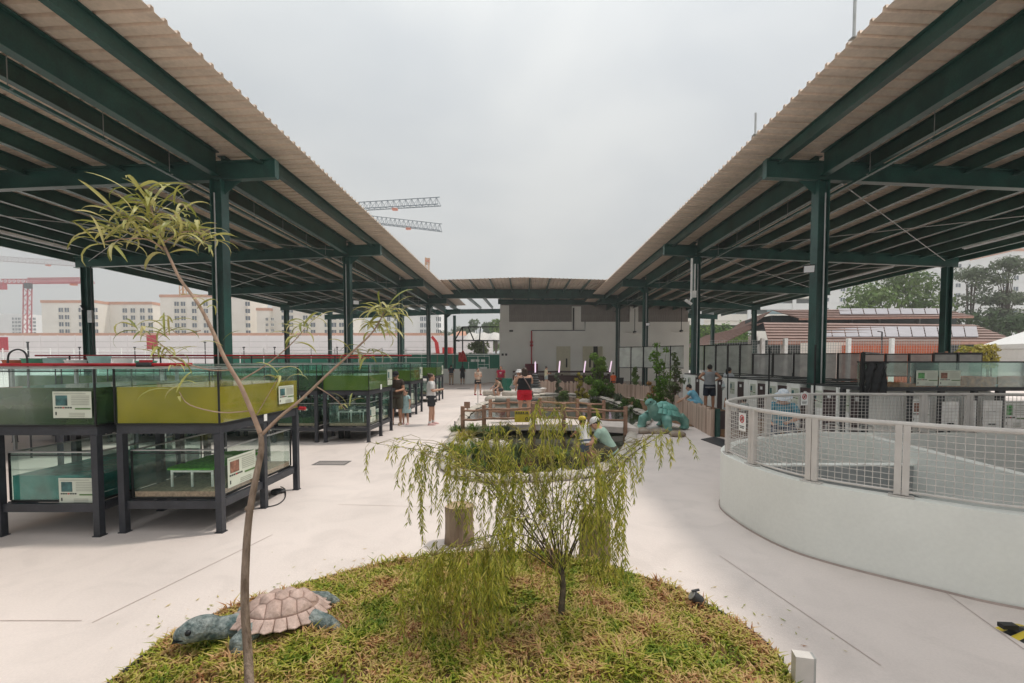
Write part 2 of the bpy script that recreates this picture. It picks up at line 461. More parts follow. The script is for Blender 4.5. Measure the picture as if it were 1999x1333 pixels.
cr, zrr = canopy(1, 7.80, 5.70, 19.2, 'dark green steel canopy over the round enclosure, on the right')

# fluorescent tubes along the outer edges
def tube_light(s, x, y, z, label):
    t = thing('tube_light', label, 'light', (s * x, y, z), 'tube lights along the canopy edges')
    m = MB(); m.bx(s * x - .05, s * x + .05, y - 2.6, y + 2.6, z - .04, z + .04); m.build('housing', 'white_plastic', t)
    m = MB(); m.tube([(s * x - s * .0, y - 2.55, z - .065), (s * x, y + 2.55, z - .065)], .022, 8); m.build('tube', 'tube_light', t)
    for yy in (y - 2, y + 2):
        m = MB(); m.tube([(s * x, yy, z + .04), (s * x, yy, z + .22)], .008, 6); m.build('hanger_rod', 'galv', t)
for i, y in enumerate((16.3, 25.0, 33.5)):
    tube_light(-1, 18.9, y, 6.62, '%s white tube light along the outer edge of the left canopy' % ('nearest', 'middle', 'farthest')[i])
    tube_light(1, 18.2, y, 6.64, '%s white tube light along the outer edge of the right canopy' % ('nearest', 'middle', 'farthest')[i])

# floodlights and cameras on columns
def floodlight(p, yaw, label):
    t = thing('floodlight', label, 'floodlight', p, 'floodlights on the columns'); p = Vector(p)
    M = Matrix.Rotation(yaw, 3, 'Z') @ Matrix.Rotation(R(25), 3, 'X')
    MB().box(p, (.26, .06, .20), M=M).build('housing', 'dark_grey', t)
    MB().box(p + M @ Vector((0, -.033, 0)), (.23, .006, .17), M=M).build('lens', 'tube_light', t)
    MB().beam(p + Vector((0, .0, .06)), p + Vector((.12 * (1 if yaw > 0 else -1), .12, .12)), .03, .03).build('bracket', 'dark_grey', t)
floodlight((7.42, 11.86, 4.35), R(-25), 'black floodlight with pale lens on the near right column')
floodlight((-7.62, 20.5, 4.6), R(25), 'small floodlight on the second left column')
floodlight((-19.95, 20.42, 4.35), R(-40), 'black floodlight on the outer left column')
floodlight((7.9, 29.0, 4.3), R(-20), 'small floodlight high on the third right column')
t = thing('security_camera', 'white security camera with hanging conduit on the second right column', 'camera', (7.5, 20.4, 4.6))
MB().tube([(7.52, 20.45, 6.55), (7.52, 20.45, 4.75)], .05, 8).tube([(7.66, 20.43, 6.3), (7.66, 20.43, 4.9)], .03, 8).build('conduit', 'white_plastic', t)
MB().box((7.64, 20.42, 4.95), (.16, .1, .3)).build('junction_box', 'white_plastic', t)
M = Matrix.Rotation(R(35), 3, 'Y')
MB().box((7.36, 20.36, 4.58), (.34, .11, .11), M=M).build('body', 'white_plastic', t)
MB().tube([(7.52, 20.42, 4.8), (7.42, 20.38, 4.64)], .025, 8).build('arm', 'white_plastic', t)
t = thing('junction_box', 'grey box on blue-lit outer left column', 'box', (-19.6, 20.47, 4.0))
MB().box((-19.6, 20.45, 3.95), (.2, .1, .55)).build('case', 'galv', t)
MB().tube([(-19.52, 20.45, 6.2), (-19.52, 20.45, 1.2)], .02, 8).build('conduit', 'dark_grey', t)
# lightning rods on the right roof edge
for i, (x, y, h) in enumerate(((5.72, 8.05, 1.4), (5.72, 11.4, .55))):
    t = thing('lightning_rod', ('tall', 'short')[i] + ' thin rod standing on the right roof edge', 'rod', (x, y, 7.54), 'rods on the right roof edge')
    MB().tube([(x, y, 7.53), (x, y, 7.53 + h)], .025, 8).build('rod', 'galv', t)
    MB().box((x, y, 7.545), (.12, .12, .02)).build('base', 'galv', t)

# ================================================================== cross roof at the back
t = thing('cross_roof', 'dark green gabled roof joining both canopies at the far end', 'canopy', (0, 37.85, 0))
zb = lambda x: 7.82 - abs(x) * 0.030
# sheets run along Y with ribs; ribbed bands side by side in X, 14 m long in front, rear part only over the building
def sheet_y(x0, w, y0, y1, ribs=3):
    prof = []; p = w / ribs
    for i in range(ribs):
        x = x0 + i * p
        prof += [(x, 0.0), (x + p - .075, 0.0), (x + p - .055, .042), (x + p - .02, .042)]
    prof.append((x0 + w + .003, 0.0)); m = MB(); n = len(prof)
    for y in (y0, y1):
        for x, h in prof: m.v.append((x, y, zb(x) + h + (y - 32) * .036))
        for x, h in prof: m.v.append((x, y, zb(x) + h + .006 + (y - 32) * .036))
    for a in range(n - 1):
        b = a + 1
        m.f += [(a, b, 2 * n + b, 2 * n + a), (n + a, 3 * n + a, 3 * n + b, n + b), (a, n + a, n + b, b), (2 * n + a, 2 * n + b, 3 * n + b, 3 * n + a)]
    return m
x = -6.64
while x < 6.4:
    w = .83
    sheet_y(x, w, 32.0, 45.0 if x < -3.0 else 56.0).build('roof_sheet', 'roof_sheet', t); x += w
x = 6.2
while x < 19.0: sheet_y(x, .83, 46.3, 56.0).build('roof_sheet', 'roof_sheet', t); x += .83
m = MB(); ibeam(m, (-8.0, 37.85, 7.90), (7.76, 37.85, 7.90), .3, .74, .03); m.build('main_beam', 'steel', t)
for x in [i * 1.42 - 5.3 for i in range(9)]:
    m = MB(); z0, z1 = zb(x) - .006, zb(x) + 5.7 * .036 - .006
    a = Vector((x, 32.1, z0)); b = Vector((x, 37.65, z1)); dz = Vector((0, 0, 1)); q = .04
    m.add([a + Vector((-q, 0, 0)), b + Vector((-q, 0, 0)), b + Vector((-q, 0, -.34)), a + Vector((-q, 0, -.07)), a + Vector((q, 0, 0)), b + Vector((q, 0, 0)), b + Vector((q, 0, -.34)), a + Vector((q, 0, -.07))],
          [(0, 1, 2, 3), (7, 6, 5, 4), (0, 4, 5, 1), (1, 5, 6, 2), (2, 6, 7, 3), (3, 7, 4, 0)])
    m.build('outrigger', 'steel', t)
    m = MB(); ibeam(m, (x, 38.1, zb(x) + 6.1 * .036 - .01), (x, 55.6, zb(x) + 23.6 * .036 - .01), .16, .28, .016); m.build('purlin', 'steel', t)
for x in [-19 + 1.42 * i for i in range(9)]:
    m = MB(); ibeam(m, (x, 46.4, 7.75), (x, 55.6, 8.0), .16, .28, .016); m.build('purlin', 'steel', t)
m = MB(); ibeam(m, (-20, 52.0, 7.72), (-2.6, 52.0, 7.9), .22, .5, .025); m.build('rear_beam', 'steel', t)
m = MB(); ibeam(m, (-2.5, 42.7, 7.72), (18, 42.7, 7.6), .22, .45, .025); m.build('wall_beam', 'steel', t)
for x in (-8.04, -14): link('column', column_mesh(7.15), t, loc=(x, 52.0, 0))
# ================================================================== white building at the far end
mat('wall_white', (0.85, 0.86, 0.82), rough=0.7, var=0.05, scale=0.6, bump=0.04)
mat('corrugated', (0.30, 0.28, 0.26), rough=0.5, var=0.15, scale=2)
mat('door_cream', (0.62, 0.60, 0.46), rough=0.5, var=0.05)
mat('maroon', (0.14, 0.012, 0.025), rough=0.5)
mat('brown_wall', (0.045, 0.022, 0.020), rough=0.7)
YB = 43.0
t = thing('white_building', 'white rendered building with ribbed upper cladding behind the pond', 'building', (6, YB, 0))
wx0, wx1 = at(975, 700, YB).x, at(1345, 700, YB).x
ztop = at(0, 601, YB).z; zband = at(0, 628, YB).z
MB().bx(wx0, wx1, YB, YB + 14, 0, zband).build('wall', 'wall_white', t)
MB().bx(wx0 + .1, wx1 - .1, YB + .12, YB + 13.9, zband + .001, ztop + .4).build('upper_wall', 'corrugated', t)
for i, (u0, u1) in enumerate(((975, 993), (1119, 1137), (1235, 1252))):
    MB().bx(at(u0, 0, YB).x, at(u1, 0, YB).x, YB - .02, YB + .11, zband + .002, ztop + .25 - .1 * (i > 0)).build('pilaster', 'wall_white', t)
cm = MB()
for k, (u0, u1) in enumerate(((994, 1118), (1138, 1234), (1253, 1344))):
    a, b = at(u0, 0, YB).x, at(u1, 0, YB).x; n = int((b - a) / .22)
    me = MB().box((0, 0, 0), (.12, .05, ztop - zband - .02)).mesh('cladding_rib', 'corrugated')
    for i in range(n): link('cladding_rib', me, t, loc=(a + .11 + i * (b - a - .2) / n, YB + .093, (ztop + zband) / 2))
# doors
dz = at(0, 676, YB).z
d = MB().bx(at(1088, 0, YB).x, at(1116, 0, YB).x, YB - .04, YB - .003, .02, dz).build('door', 'door_cream', t)
MB().bx(at(1107, 0, YB).x, at(1110, 0, YB).x, YB - .07, YB - .042, dz - 2.0, dz - 1.15).build('glass_slot', 'black', d)
MB().bx(at(1141, 0, YB).x, at(1162, 0, YB).x, YB - .04, YB - .003, .02, dz).build('door', 'door_cream', t)
MB().bx(at(1162.3, 0, YB).x, at(1171, 0, YB).x, YB - .02, YB - .003, .02, dz).build('doorway', 'black', t)  # black sheet on the wall stands in for the shaded opening
d = MB().beam((at(1171.5, 0, YB).x, YB - .02, dz / 2), (at(1178.5, 0, YB).x, YB - .6, dz / 2), .05, dz - .04).build('door', 'door_cream', t)
MB().bx(at(1154, 0, YB).x, at(1157, 0, YB).x, YB - .07, YB - .042, dz - 2.0, dz - 1.15).build('glass_slot', 'black', t)
# pipes and fittings
pz = at(0, 645, YB).z
t2 = thing('wall_pipe', 'thin pipe run with red riser on the white far wall', 'pipe', (at(1038, 0, YB).x, YB, 0))
x1 = at(1038, 0, YB).x; x2 = at(1122, 0, YB).x; x3 = at(1145, 0, YB).x
MB().tube([(x1, YB - .1, pz), (x3, YB - .1, pz), (x3, YB - .1, zband)], .035, 6).tube([(x2, YB - .12, pz + .05), (x2, YB - .12, ztop)], .07, 6).build('pipe', 'dark_grey', t2)
MB().tube([(x1, YB - .1, pz - .04), (x1, YB - .1, 1.2)], .06, 8).build('riser', 'red_pipe', t2)
for v in (668, 674): MB().ball((x1, YB - .12, at(0, v, YB).z), (.16, .12, .13)).build('valve', 'red_pipe', t2)
for i, u in enumerate((980, 987)):
    tag(MB().box((at(u, 0, YB).x, YB - .04, at(0, 692, YB).z), (.2, .06, .2)).build('socket_box', 'dark_grey'), ('left', 'right')[i] + ' of two small dark boxes on the white wall edge', 'box', 'dark boxes on the white wall')
def fan(u, v, label):
    p = at(u, v, YB - .5); t = thing('wall_fan', label, 'fan', p, 'fans hanging before the white wall')
    MB().tube([p, p + Vector((0, 0, 2.2))], .03, 6).build('pole', 'dark_grey', t)
    MB().ball(p, (.18, .18, .12)).build('motor', 'dark_grey', t)
    for k in range(3):
        a = k * 2.094 + .4; MB().beam(p + Vector((math.cos(a) * .15, math.sin(a) * .15, -.05)), p + Vector((math.cos(a) * .95, math.sin(a) * .95, -.07)), .16, .02).build('blade', 'white_plastic', t)
fan(1330, 646, 'dark ceiling fan beside the right end of the white wall')
fan(1239, 648, 'small pale ceiling fan in front of the white wall')
t = thing('wall_lamp', 'small dark lamp on the white wall left of the pipe', 'lamp', at(998, 646, YB))
p = at(998, 646, YB); MB().box(p + Vector((0, -.12, 0)), (.35, .2, .16)).build('head', 'dark_grey', t); MB().box(p + Vector((0, -.015, 0)), (.14, .02, .14)).build('plate', 'white_plastic', t)
# maroon cabinet and brown ledge
p = gnd(1038, 742); t = thing('cabinet', 'dark red cabinet against the far white wall', 'cabinet', (p.x, 42, 0))
MB().bx(at(1025, 0, 41.5).x, at(1051, 0, 41.5).x, 41.5, 42.4, .1, at(0, 710, 41.5).z).build('body', 'maroon', t)
MB().bx(at(1037.6, 0, 41.5).x, at(1038.6, 0, 41.5).x, 41.46, 41.498, .2, 1.55).build('door_gap', 'black', t)
MB().bx(at(1026, 0, 41.5).x, at(1050, 0, 41.5).x, 41.55, 42.3, 0.0, .098).build('plinth', 'black', t)
t = thing('long_bench', 'long dark brown bench along the far wall behind the fence', 'bench', (1.5, 33, 0))
xa, xb = at(1000, 0, 33).x, at(1200, 0, 33).x
for i in range(2): MB().bx(xa, xb, 33 + i * .26, 33.22 + i * .26, .95, 1.0).build('seat_plank', 'brown_wall', t)
for i in range(2): MB().bx(xa, xb, 33.62, 33.68, 1.02 + .04 - i * .4, 1.02 + .18 - i * .4).build('back_plank', 'brown_wall', t)
MB().bx(xa, xb, 33.1, 33.16, .25, .90).build('front_board', 'brown_wall', t)
for i in range(7): x = xa + .2 + i * (xb - xa - .4) / 6; MB().bx(x - .05, x + .05, 33.2, 33.5, 0, .948).build('leg', 'brown_wall', t)

# glowing tube lamps on stakes
mat('pink_glow', (0.9, 0.75, 0.87), rough=0.4, var=0.01, emit=((1.0, 0.70, 0.92), 0.32))
for i, (u, v0, v1, du) in enumerate(((1045, 706, 727, 0), (1091, 705, 727, 2), (1140, 705, 727, 3), (1190, 705, 726, 4))):
    a, b = at(u, v1, 28), at(u + du, v0, 28)
    t = thing('tube_lamp', '%s upright pink glowing tube lamp behind the log fence, counted from the left' % ordinal(i), 'lamp', (a.x, 28, 0), 'pink tube lamps behind the fence')
    MB().tube([a, b], .042, 10).build('tube', 'pink_glow', t); MB().tube([(a.x, 28, 0), a], .022, 6).build('stake', 'dark_grey', t)
    MB().tube([b, b + (b - a) * .04], .06, 8).build('cap', 'white_plastic', t)

# ================================================================== left rear corner: hoarding, counter, frame
mat('hoarding_green', (0.010, 0.13, 0.085), rough=0.6, var=0.15)
t = thing('green_hoarding', 'dark green panel hoarding behind the white counter', 'hoarding', (-8, 50, 0))
x0, x1 = -34.0, at(975, 0, 50).x - .02; n = 18; hz = at(0, 690, 50).z
me = MB().box((0, 0, hz / 2), ((x1 - x0) / n - .03, .06, hz)).mesh('panel', 'hoarding_green')
for i in range(n): link('panel', me, t, loc=(x0 + (i + .5) * (x1 - x0) / n, 50, 0))
MB().bx(x0, x1, 49.9, 49.96, hz - .12, hz - .04).build('rail', 'white_plastic', t)
t = thing('white_counter', 'curved white counter at the rear left with slim white shelf frame', 'counter', (-5, 38.5, 0))
pts = catmull([at(835, 740, 40), at(890, 742, 38.5), at(920, 741, 38.2), at(960, 735, 41), at(972, 735, 42.6)], 5)
mb = MB(); k = len(pts)
for p in pts:
    mb.v += [(p.x, p.y, 0), (p.x, p.y, 1.25), (p.x, p.y + .3, 1.25), (p.x, p.y + .3, 0)]
for i in range(k - 1):
    a = 4 * i
    mb.f += [(a, a + 4, a + 5, a + 1), (a + 1, a + 5, a + 6, a + 2), (a + 2, a + 6, a + 7, a + 3)]
mb.f += [(0, 1, 2, 3), (4 * k - 1, 4 * k - 2, 4 * k - 3, 4 * k - 4)]
mb.build('wall', 'wall_white', t, smooth=True)
a, b = at(933, 700, 41.5), at(955, 700, 41.5)
fr = MB()
for x in (a.x, b.x): fr.bx(x - .025, x + .025, 41.47, 41.53, 1.0, 2.35)
fr.bx(a.x - 1.0, b.x + .03, 41.475, 41.525, 2.352, 2.40); fr.bx(a.x + .03, b.x - .03, 41.475, 41.525, 1.6, 1.64)
fr.build('shelf_frame', 'white_plastic', t)
for i, (u, v) in enumerate(((923, 704), (932, 704), (943, 704), (947, 719), (940, 719))):
    p = at(u, v, 41.3); tag(MB().box((p.x, 41.3, p.z), (.34, .25, .2)).box((p.x, 41.3, p.z + .115), (.36, .27, .025)).build('storage_box', 'white_plastic'),
        ('small white lidded box on the rear counter shelf, %s from the left' % ordinal(i)), 'box', 'white boxes on the rear counter shelf')
# black steel gable frame
t = thing('gable_frame', 'black steel gable frame left of the white building', 'frame', at(888, 735, 46))
Yf = 46.0
def P(u, v, Y=Yf): return at(u, v, Y)
for (u0, v0, u1, v1) in ((888, 720, 888, 664), (903, 720, 903, 638), (888, 664, 975, 665), (888, 664, 903, 638), (903, 638, 975, 638), (914, 638, 925, 664), (938, 638, 936, 664)):
    MB().beam(P(u0, v0) if v0 < 720 else Vector((P(u0, 700).x, Yf, 0)), P(u1, v1), .11, .11).build('bar', 'black', t)
MB().beam(P(888, 664), P(888, 664) + Vector((0, 3, 0)), .09, .09).beam(P(903, 638), P(903, 638) + Vector((0, 3, 0)), .09, .09).build('bar', 'black', t)

# ================================================================== far left: noise barrier, flats, cranes
mat('barrier', (0.80, 0.75, 0.745), rough=0.7, var=0.05, scale=.3)
mat('flat_cream', (0.82, 0.78, 0.71), rough=0.8, var=0.05, scale=.2)
mat('flat_white', (0.80, 0.80, 0.79), rough=0.8, var=0.04, scale=.2)
mat('flat_orange', (0.58, 0.30, 0.20), rough=0.8, var=0.1, scale=.3)
mat('pane_far', (0.10, 0.13, 0.16), rough=0.25, var=0.3, scale=.6)
mat('slab', (0.50, 0.48, 0.45), rough=0.8)
YN = 78.0
t = thing('noise_barrier', 'long pale panel barrier along the building site', 'barrier', (-50, YN, 0))
zt = at(0, 655, YN).z; n = 38
me = MB().box((0, 0, zt / 2), (2.92, .12, zt)).mesh('panel', 'barrier')
mp = MB().box((0, -.09, zt / 2 + .05), (.12, .06, zt + .1)).mesh('post', 'barrier')
me2 = MB()
for q in range(6): me2.box((0, -.07, .5 + q * (zt - .6) / 6), (2.9, .03, .06))
me2 = me2.mesh('panel_rib', 'slab')
for i in range(n):
    x = -118 + i * 3.0
    link('panel', me, t, loc=(x, YN, 0)); link('post', mp, t, loc=(x + 1.5, YN, 0)); link('panel_rib', me2, t, loc=(x, YN, 0))
def flat_block(name, label, u0, u1, vtop, Y, cols, pitch=14.0, v_first=None, wall='flat_cream', wcol=9.0, hrow=8.0, vbase=652, band=True, rows=None, group=None):
    a, b = at(u0, 700, Y), at(u1, 700, Y); zt = at(0, vtop, Y).z; mpp = Y / FPX
    t = thing(name, label, 'building', ((a.x + b.x) / 2, Y, 0), group)
    MB().bx(a.x, b.x, Y, Y + 14, 0, zt).build('wall', wall, t)
    if band: MB().bx(a.x - .15, b.x + .15, Y - .25, Y + 14.2, zt + .002, zt + 5 * mpp).build('parapet', 'flat_orange', t)
    v = v_first if v_first else vtop + 17
    wm = MB().box((0, 0, 0), (wcol * mpp, .12, hrow * mpp)).mesh('window', 'pane_far')
    fm = MB().box((0, -.1, -hrow * mpp / 2 - .15), (wcol * mpp + .5, .3, .22)).box((0, -.08, 0), (.14, .08, hrow * mpp)).box((wcol * mpp / 2 + .1, -.1, 0), (.16, .26, hrow * mpp + .1)).box((-wcol * mpp / 2 - .1, -.1, 0), (.16, .26, hrow * mpp + .1)).mesh('frame', wall)
    r = 0
    while v < vbase and (rows is None or r < rows):
        z = at(0, v, Y).z
        MB().bx(a.x - .1, b.x + .1, Y - .12, Y - .002, z - hrow * mpp / 2 - .75, z - hrow * mpp / 2 - .45).build('ledge', wall, t)
        for c in cols:
            w = link('window', wm, t, loc=(at(c, 0, Y).x, Y - .065, z)); link('frame', fm, w, local=True)
        v += pitch; r += 1
    return t
G = 'flats under construction'
flat_block('apartment_block', 'cream five-storey flats under construction behind the red tower crane', 85, 190, 591, 180, [96, 108, 136, 152, 165], v_first=605, group=G)
flat_block('apartment_block', 'cream flats with orange parapet left of the near sapling branch', 213, 300, 594, 186, [224, 240, 259, 275], v_first=606, group=G)
flat_block('apartment_block', 'wide cream flats with orange parapet left of the near steel column', 316, 486, 580, 180, [328, 341, 363, 386, 404, 416, 470], v_first=593, group=G)
flat_block('apartment_block', 'narrow pinkish block between two larger flats', 503, 528, 606, 176, [508, 519], v_first=623, pitch=11, wcol=5, hrow=5, group=G)
flat_block('apartment_block', 'tall pale flats partly hidden behind the left canopy', 533, 690, 560, 178, [542, 556, 585, 600, 628, 642, 657, 676], v_first=578, group=G)
flat_block('apartment_block', 'slim grey and white tower at the far end of the left canopy', 742, 857, 560, 190, [752, 768, 818, 826, 850, 857 - 4], pitch=12.5, v_first=585, wcol=6, wall='flat_white', band=False, group=G)
flat_block('apartment_block', 'distant pale glass-fronted blocks at the left edge', -30, 48, 612, 230, [0, 5, 12, 35, 42], pitch=7, v_first=622, wcol=5, hrow=4, wall='flat_white', band=False, group=G)
t = thing('site_shed', 'long low orange-roofed site shed in front of the flats', 'shed', (-70, 150, 0))
MB().bx(at(-40, 0, 150).x, at(860, 0, 150).x, 150, 156, 0, at(0, 656, 150).z).build('wall', 'flat_cream', t)
MB().bx(at(-40, 0, 150).x, at(860, 0, 150).x, 149.6, 156, at(0, 655.9, 150).z, at(0, 650, 150).z).build('roof', 'flat_orange', t)

mat('crane_red', (0.45, 0.06, 0.08), rough=0.6); mat('crane_blue', (0.03, 0.07, 0.11), rough=0.6); mat('crane_yellow', (0.55, 0.25, 0.05), rough=0.6)
mat('crane_pale', (0.45, 0.40, 0.40), rough=0.6)
def lattice(mb, a, b, h, w, n, r, up=Vector((0, 0, 1))):
    a, b = Vector(a), Vector(b); d = (b - a).normalized(); s = d.cross(up).normalized(); u = s.cross(d)
    c = [lambda p: p + s * w / 2, lambda p: p - s * w / 2, lambda p: p + u * h]
    for k in range(3): mb.beam(c[k](a), c[k](b), r * 2, r * 2)
    for i in range(n):
        p, q, m_ = a.lerp(b, i / n), a.lerp(b, (i + 1) / n), a.lerp(b, (i + .5) / n)
        for k in (0, 1): mb.beam(c[k](p), c[2](m_), r, r); mb.beam(c[2](m_), c[k](q), r, r)
        mb.beam(c[0](p), c[1](q), r, r)
    return mb
def crane(label, base, top, jib, jh, jw, m, cj=None, cab=True, nj=26, rr=.16):
    t = thing('tower_crane', label, 'crane', base, 'tower cranes over the building site')
    mb = MB(); b, p = Vector(base), Vector(top); w = 1.9
    for sx in (-1, 1):
        for sy in (-1, 1): mb.beam(b + Vector((sx * w / 2, sy * w / 2, 0)), p + Vector((sx * w / 2, sy * w / 2, 0)), .3, .3)
    n = max(4, int((p - b).length / 2.2)); 
    for i in range(n):
        z0 = b.lerp(p, i / n); z1 = b.lerp(p, (i + 1) / n); q = 1 if i % 2 else -1
        for sy in (-1, 1): mb.beam(z0 + Vector((q * w / 2, sy * w / 2, 0)), z1 + Vector((-q * w / 2, sy * w / 2, 0)), .18, .18)
        for sx in (-1, 1): mb.beam(z0 + Vector((sx * w / 2, q * w / 2, 0)), z1 + Vector((sx * w / 2, -q * w / 2, 0)), .18, .18)
    mb.build('mast', m, t)
    lattice(MB(), p, jib, jh, jw, nj, rr).build('jib', m, t)
    if cj: 
        lattice(MB(), p, cj, jh * .8, jw, 6, rr).build('counter_jib', m, t)
        MB().box(Vector(cj) + Vector((0, 0, -1.2)), (3.5, 2, 3.2)).build('counterweight', 'crane_red' if m == 'crane_red' else 'slab', t)
    if cab: MB().box(p + Vector((1.8, -1.5, -1.4)), (2, 2, 2.4)).build('cab', 'dark_grey', t)
    q = p.lerp(Vector(jib), .72); MB().box(q + Vector((0, 0, -.7)), (2.2, 1.6, .8)).build('trolley', 'orange', t)
    return t
YC = 210.0
def ground_at(u, Y): p = at(u, 700, Y); return (p.x, Y, 0)
crane('red tower crane standing left of the flats', ground_at(52, YC), at(54, 553, YC), at(180, 552, YC - 6), 2.4, 2.0, 'crane_red', cj=at(2, 553, YC + 3))
crane('faded crane with long pale jib high at the left edge', ground_at(-60, 300), at(-60, 505, 300), at(156, 520, 290), 3.0, 2.4, 'crane_pale', nj=30)
crane('crane with dark blue jib rising to the right above the left roof', ground_at(568, YC), at(568, 417, YC), at(858, 400, YC - 20), 3.2, 2.6, 'crane_blue', rr=.13)
crane('crane with dark blue jib dipping to the right above the left roof', ground_at(668, YC + 20), at(640, 425, YC + 20), at(861, 451, YC + 10), 3.4, 2.6, 'crane_blue', rr=.13)
crane('crane with a faint pink jib above the cream flats', ground_at(330, 320), at(330, 621, 320), at(205, 606, 320), 2.2, 2.0, 'crane_red', nj=18, cab=False)
crane('short crane with orange head behind the wide cream flats', ground_at(357, 230), at(357, 552, 230), at(365, 545, 222), 3, 2, 'crane_yellow', nj=4, cab=False)
crane('tiny orange crane head above the far end of the left roof', ground_at(834, 260), at(834, 517, 260), at(834.5, 503, 259.5), 1.2, 2.2, 'crane_yellow', nj=3, cab=False, rr=.3)
# red excavator boom and site boxes
t = thing('excavator', 'small red excavator with raised arm beyond the far left columns', 'excavator', at(855, 700, 70))
a = at(858, 692, 70); MB().box((a.x + .8, 70, 2.3), (3.0, 2.4, 1.6)).box((a.x + 1.3, 70, 3.5), (1.4, 1.8, 1.0)).build('cab', 'red', t)
MB().box((a.x + .8, 70, .7), (3.6, 2.8, 1.4)).build('tracks', 'dark_grey', t)
MB().beam(at(855, 690, 70), at(852, 668, 70), .5, .5).beam(at(852, 668, 70), at(843, 657, 70), .4, .4).build('arm', 'red', t)
for i, (u, v, w, h, m) in enumerate(((3, 672, 1.7, 1.9, 'crane_red'), (297, 668, 1.4, 1.9, 'crane_red'))):
    p = at(u, v, 60); t = thing('site_board', ('wide', 'narrow')[i] + ' red board on a pole along the pale barrier', 'sign', (p.x, 60, 0), 'red boards at the site')
    MB().box(p, (w, .1, h)).build('board', m, t); MB().beam((p.x, 60.1, 0), (p.x, 60.1, p.z), .12, .12).build('pole', 'dark_grey', t)
for i, u in enumerate((54, 155, 263, 400, 476, 536, 658)):
    p = at(u, 668 if i in (0, 3) else 678, 40)
    t = thing('site_post', 'slim dark post beyond the tanks, %s from the left' % ordinal(i), 'post', (p.x, 40, 0), 'posts beyond the tanks')
    MB().tube([(p.x, 40, 0), p], .07 if i == 0 else .04, 6).build('pole', 'dark_grey', t); MB().box(p, (.14, .14, .1)).build('cap', 'dark_grey', t)
t = thing('site_fence', 'low pale railing with thin posts beyond the tanks', 'railing', (-25, 38, 0))
for z in (1.6, 2.2, 2.8): MB().bx(-50, -8, 38.0, 38.04, z, z + .05).build('rail', 'white_plastic', t)
me = MB().box((0, 0, 1.5), (.06, .06, 3.0)).mesh('post', 'white_plastic')
for i in range(22): link('post', me, t, loc=(-50 + i * 2, 38.07, 0))

# ================================================================== trees: trunk + leaf-cloud crown
def leafmat(n, c, c2): return mat(n, c, rough=0.55, scale=.35, col2=c2, island=.35, transl=.25, spec=.25)
leafmat('leaf_mid', (0.08, 0.15, 0.03), (0.16, 0.23, 0.06)); leafmat('leaf_dark', (0.04, 0.08, 0.03), (0.09, 0.14, 0.05))
leafmat('leaf_pale', (0.10, 0.14, 0.05), (0.17, 0.20, 0.09)); leafmat('leaf_bluegreen', (0.09, 0.125, 0.07), (0.17, 0.20, 0.12))
leafmat('leaf_bright', (0.10, 0.22, 0.025), (0.20, 0.30, 0.05)); leafmat('leaf_yellow', (0.30, 0.28, 0.04), (0.45, 0.36, 0.06))
mat('bark', (0.10, 0.075, 0.055), rough=0.9, var=0.3, scale=8, bump=.4)
def leaf_cloud(mb, clumps, n, size, rg, flat=.6):
    tot = sum(c[1][0] * c[1][1] + c[1][0] * c[1][2] for c in clumps)
    for c, r in clumps:
        k = int(n * (r[0] * r[1] + r[0] * r[2]) / tot)
        for _ in range(k):
            d = Vector((rg.gauss(0, 1), rg.gauss(0, 1), rg.gauss(0, 1))).normalized(); q = rg.uniform(.35, 1.08) ** .6
            p = Vector(c) + Vector((d.x * r[0], d.y * r[1], d.z * r[2])) * q
            nn = (d + Vector((rg.uniform(-1, 1), rg.uniform(-1, 1), rg.uniform(-.3, 1) * flat))).normalized()
            a = nn.orthogonal().normalized(); a = Matrix.Rotation(rg.uniform(0, 6.28), 3, nn) @ a; b = nn.cross(a); s = size * rg.uniform(.6, 1.4)
            mb.add([p - a * s, p + b * s * .45, p + a * s, p - b * s * .45], [(0, 1, 2, 3)])
    return mb
def tree(label, base, h, rad, n, size, leaf, seed, group, clumps=None, trunk_h=.35, tr=.25, narrow=1.0, name='background_tree'):
    rg = random.Random(seed); t = thing(name, label, 'tree', base, group); b = Vector(base); mb = MB()
    th = h * trunk_h
    mb.tube([b, b + Vector((rg.uniform(-.2, .2), 0, th * .6)), b + Vector((rg.uniform(-.3, .3), 0, th)), b + Vector((0, 0, h * .85))], [tr, tr * .8, tr * .6, tr * .15], 7)
    cl = []
    for i in range(clumps or 11):
        ang = rg.uniform(0, 6.28); zz = th + (h - th) * rg.uniform(.05, .92); k = math.sin(min(1, (zz - th) / (h - th) * .9 + .12) * math.pi) ** .6
        rr = rad * k * rg.uniform(.3, .85); c = b + Vector((math.cos(ang) * rr, math.sin(ang) * rr * .8, zz)); q = rad * rg.uniform(.28, .5)
        cl.append((c, (q, q, q * .62 * narrow)))
        mb.tube([b + Vector((0, 0, th * rg.uniform(.7, 1.1))), (b + Vector((0, 0, zz * .8)) + c) / 2, c], [tr * .4, tr * .22, tr * .06], 5)
    mb.build('trunk', 'bark', t, smooth=True)
    leaf_cloud(MB(), cl, n, size, rg).build('crown', leaf, t)
    return t
GT = 'trees beyond the right canopy'
def base_at(u, Y): p = at(u, 700, Y); return (p.x, Y, 0)
def hz(v, Y): return at(0, v, Y).z
tree('broad pale green tree behind the brown-roofed pavilion, left of the outer column', base_at(1748, 75), hz(532, 75), 7.5, 5200, .34, 'leaf_mid', 3, GT, clumps=20, trunk_h=.3)
tree('low rounded tree left of the broad pale green tree', base_at(1660, 78), hz(588, 78), 3.6, 1500, .3, 'leaf_mid', 4, GT)
tree('tall feathery grey-green tree right of the outer column', base_at(1890, 70), hz(510, 70), 3.8, 4200, .26, 'leaf_bluegreen', 5, GT, clumps=34, trunk_h=.08)
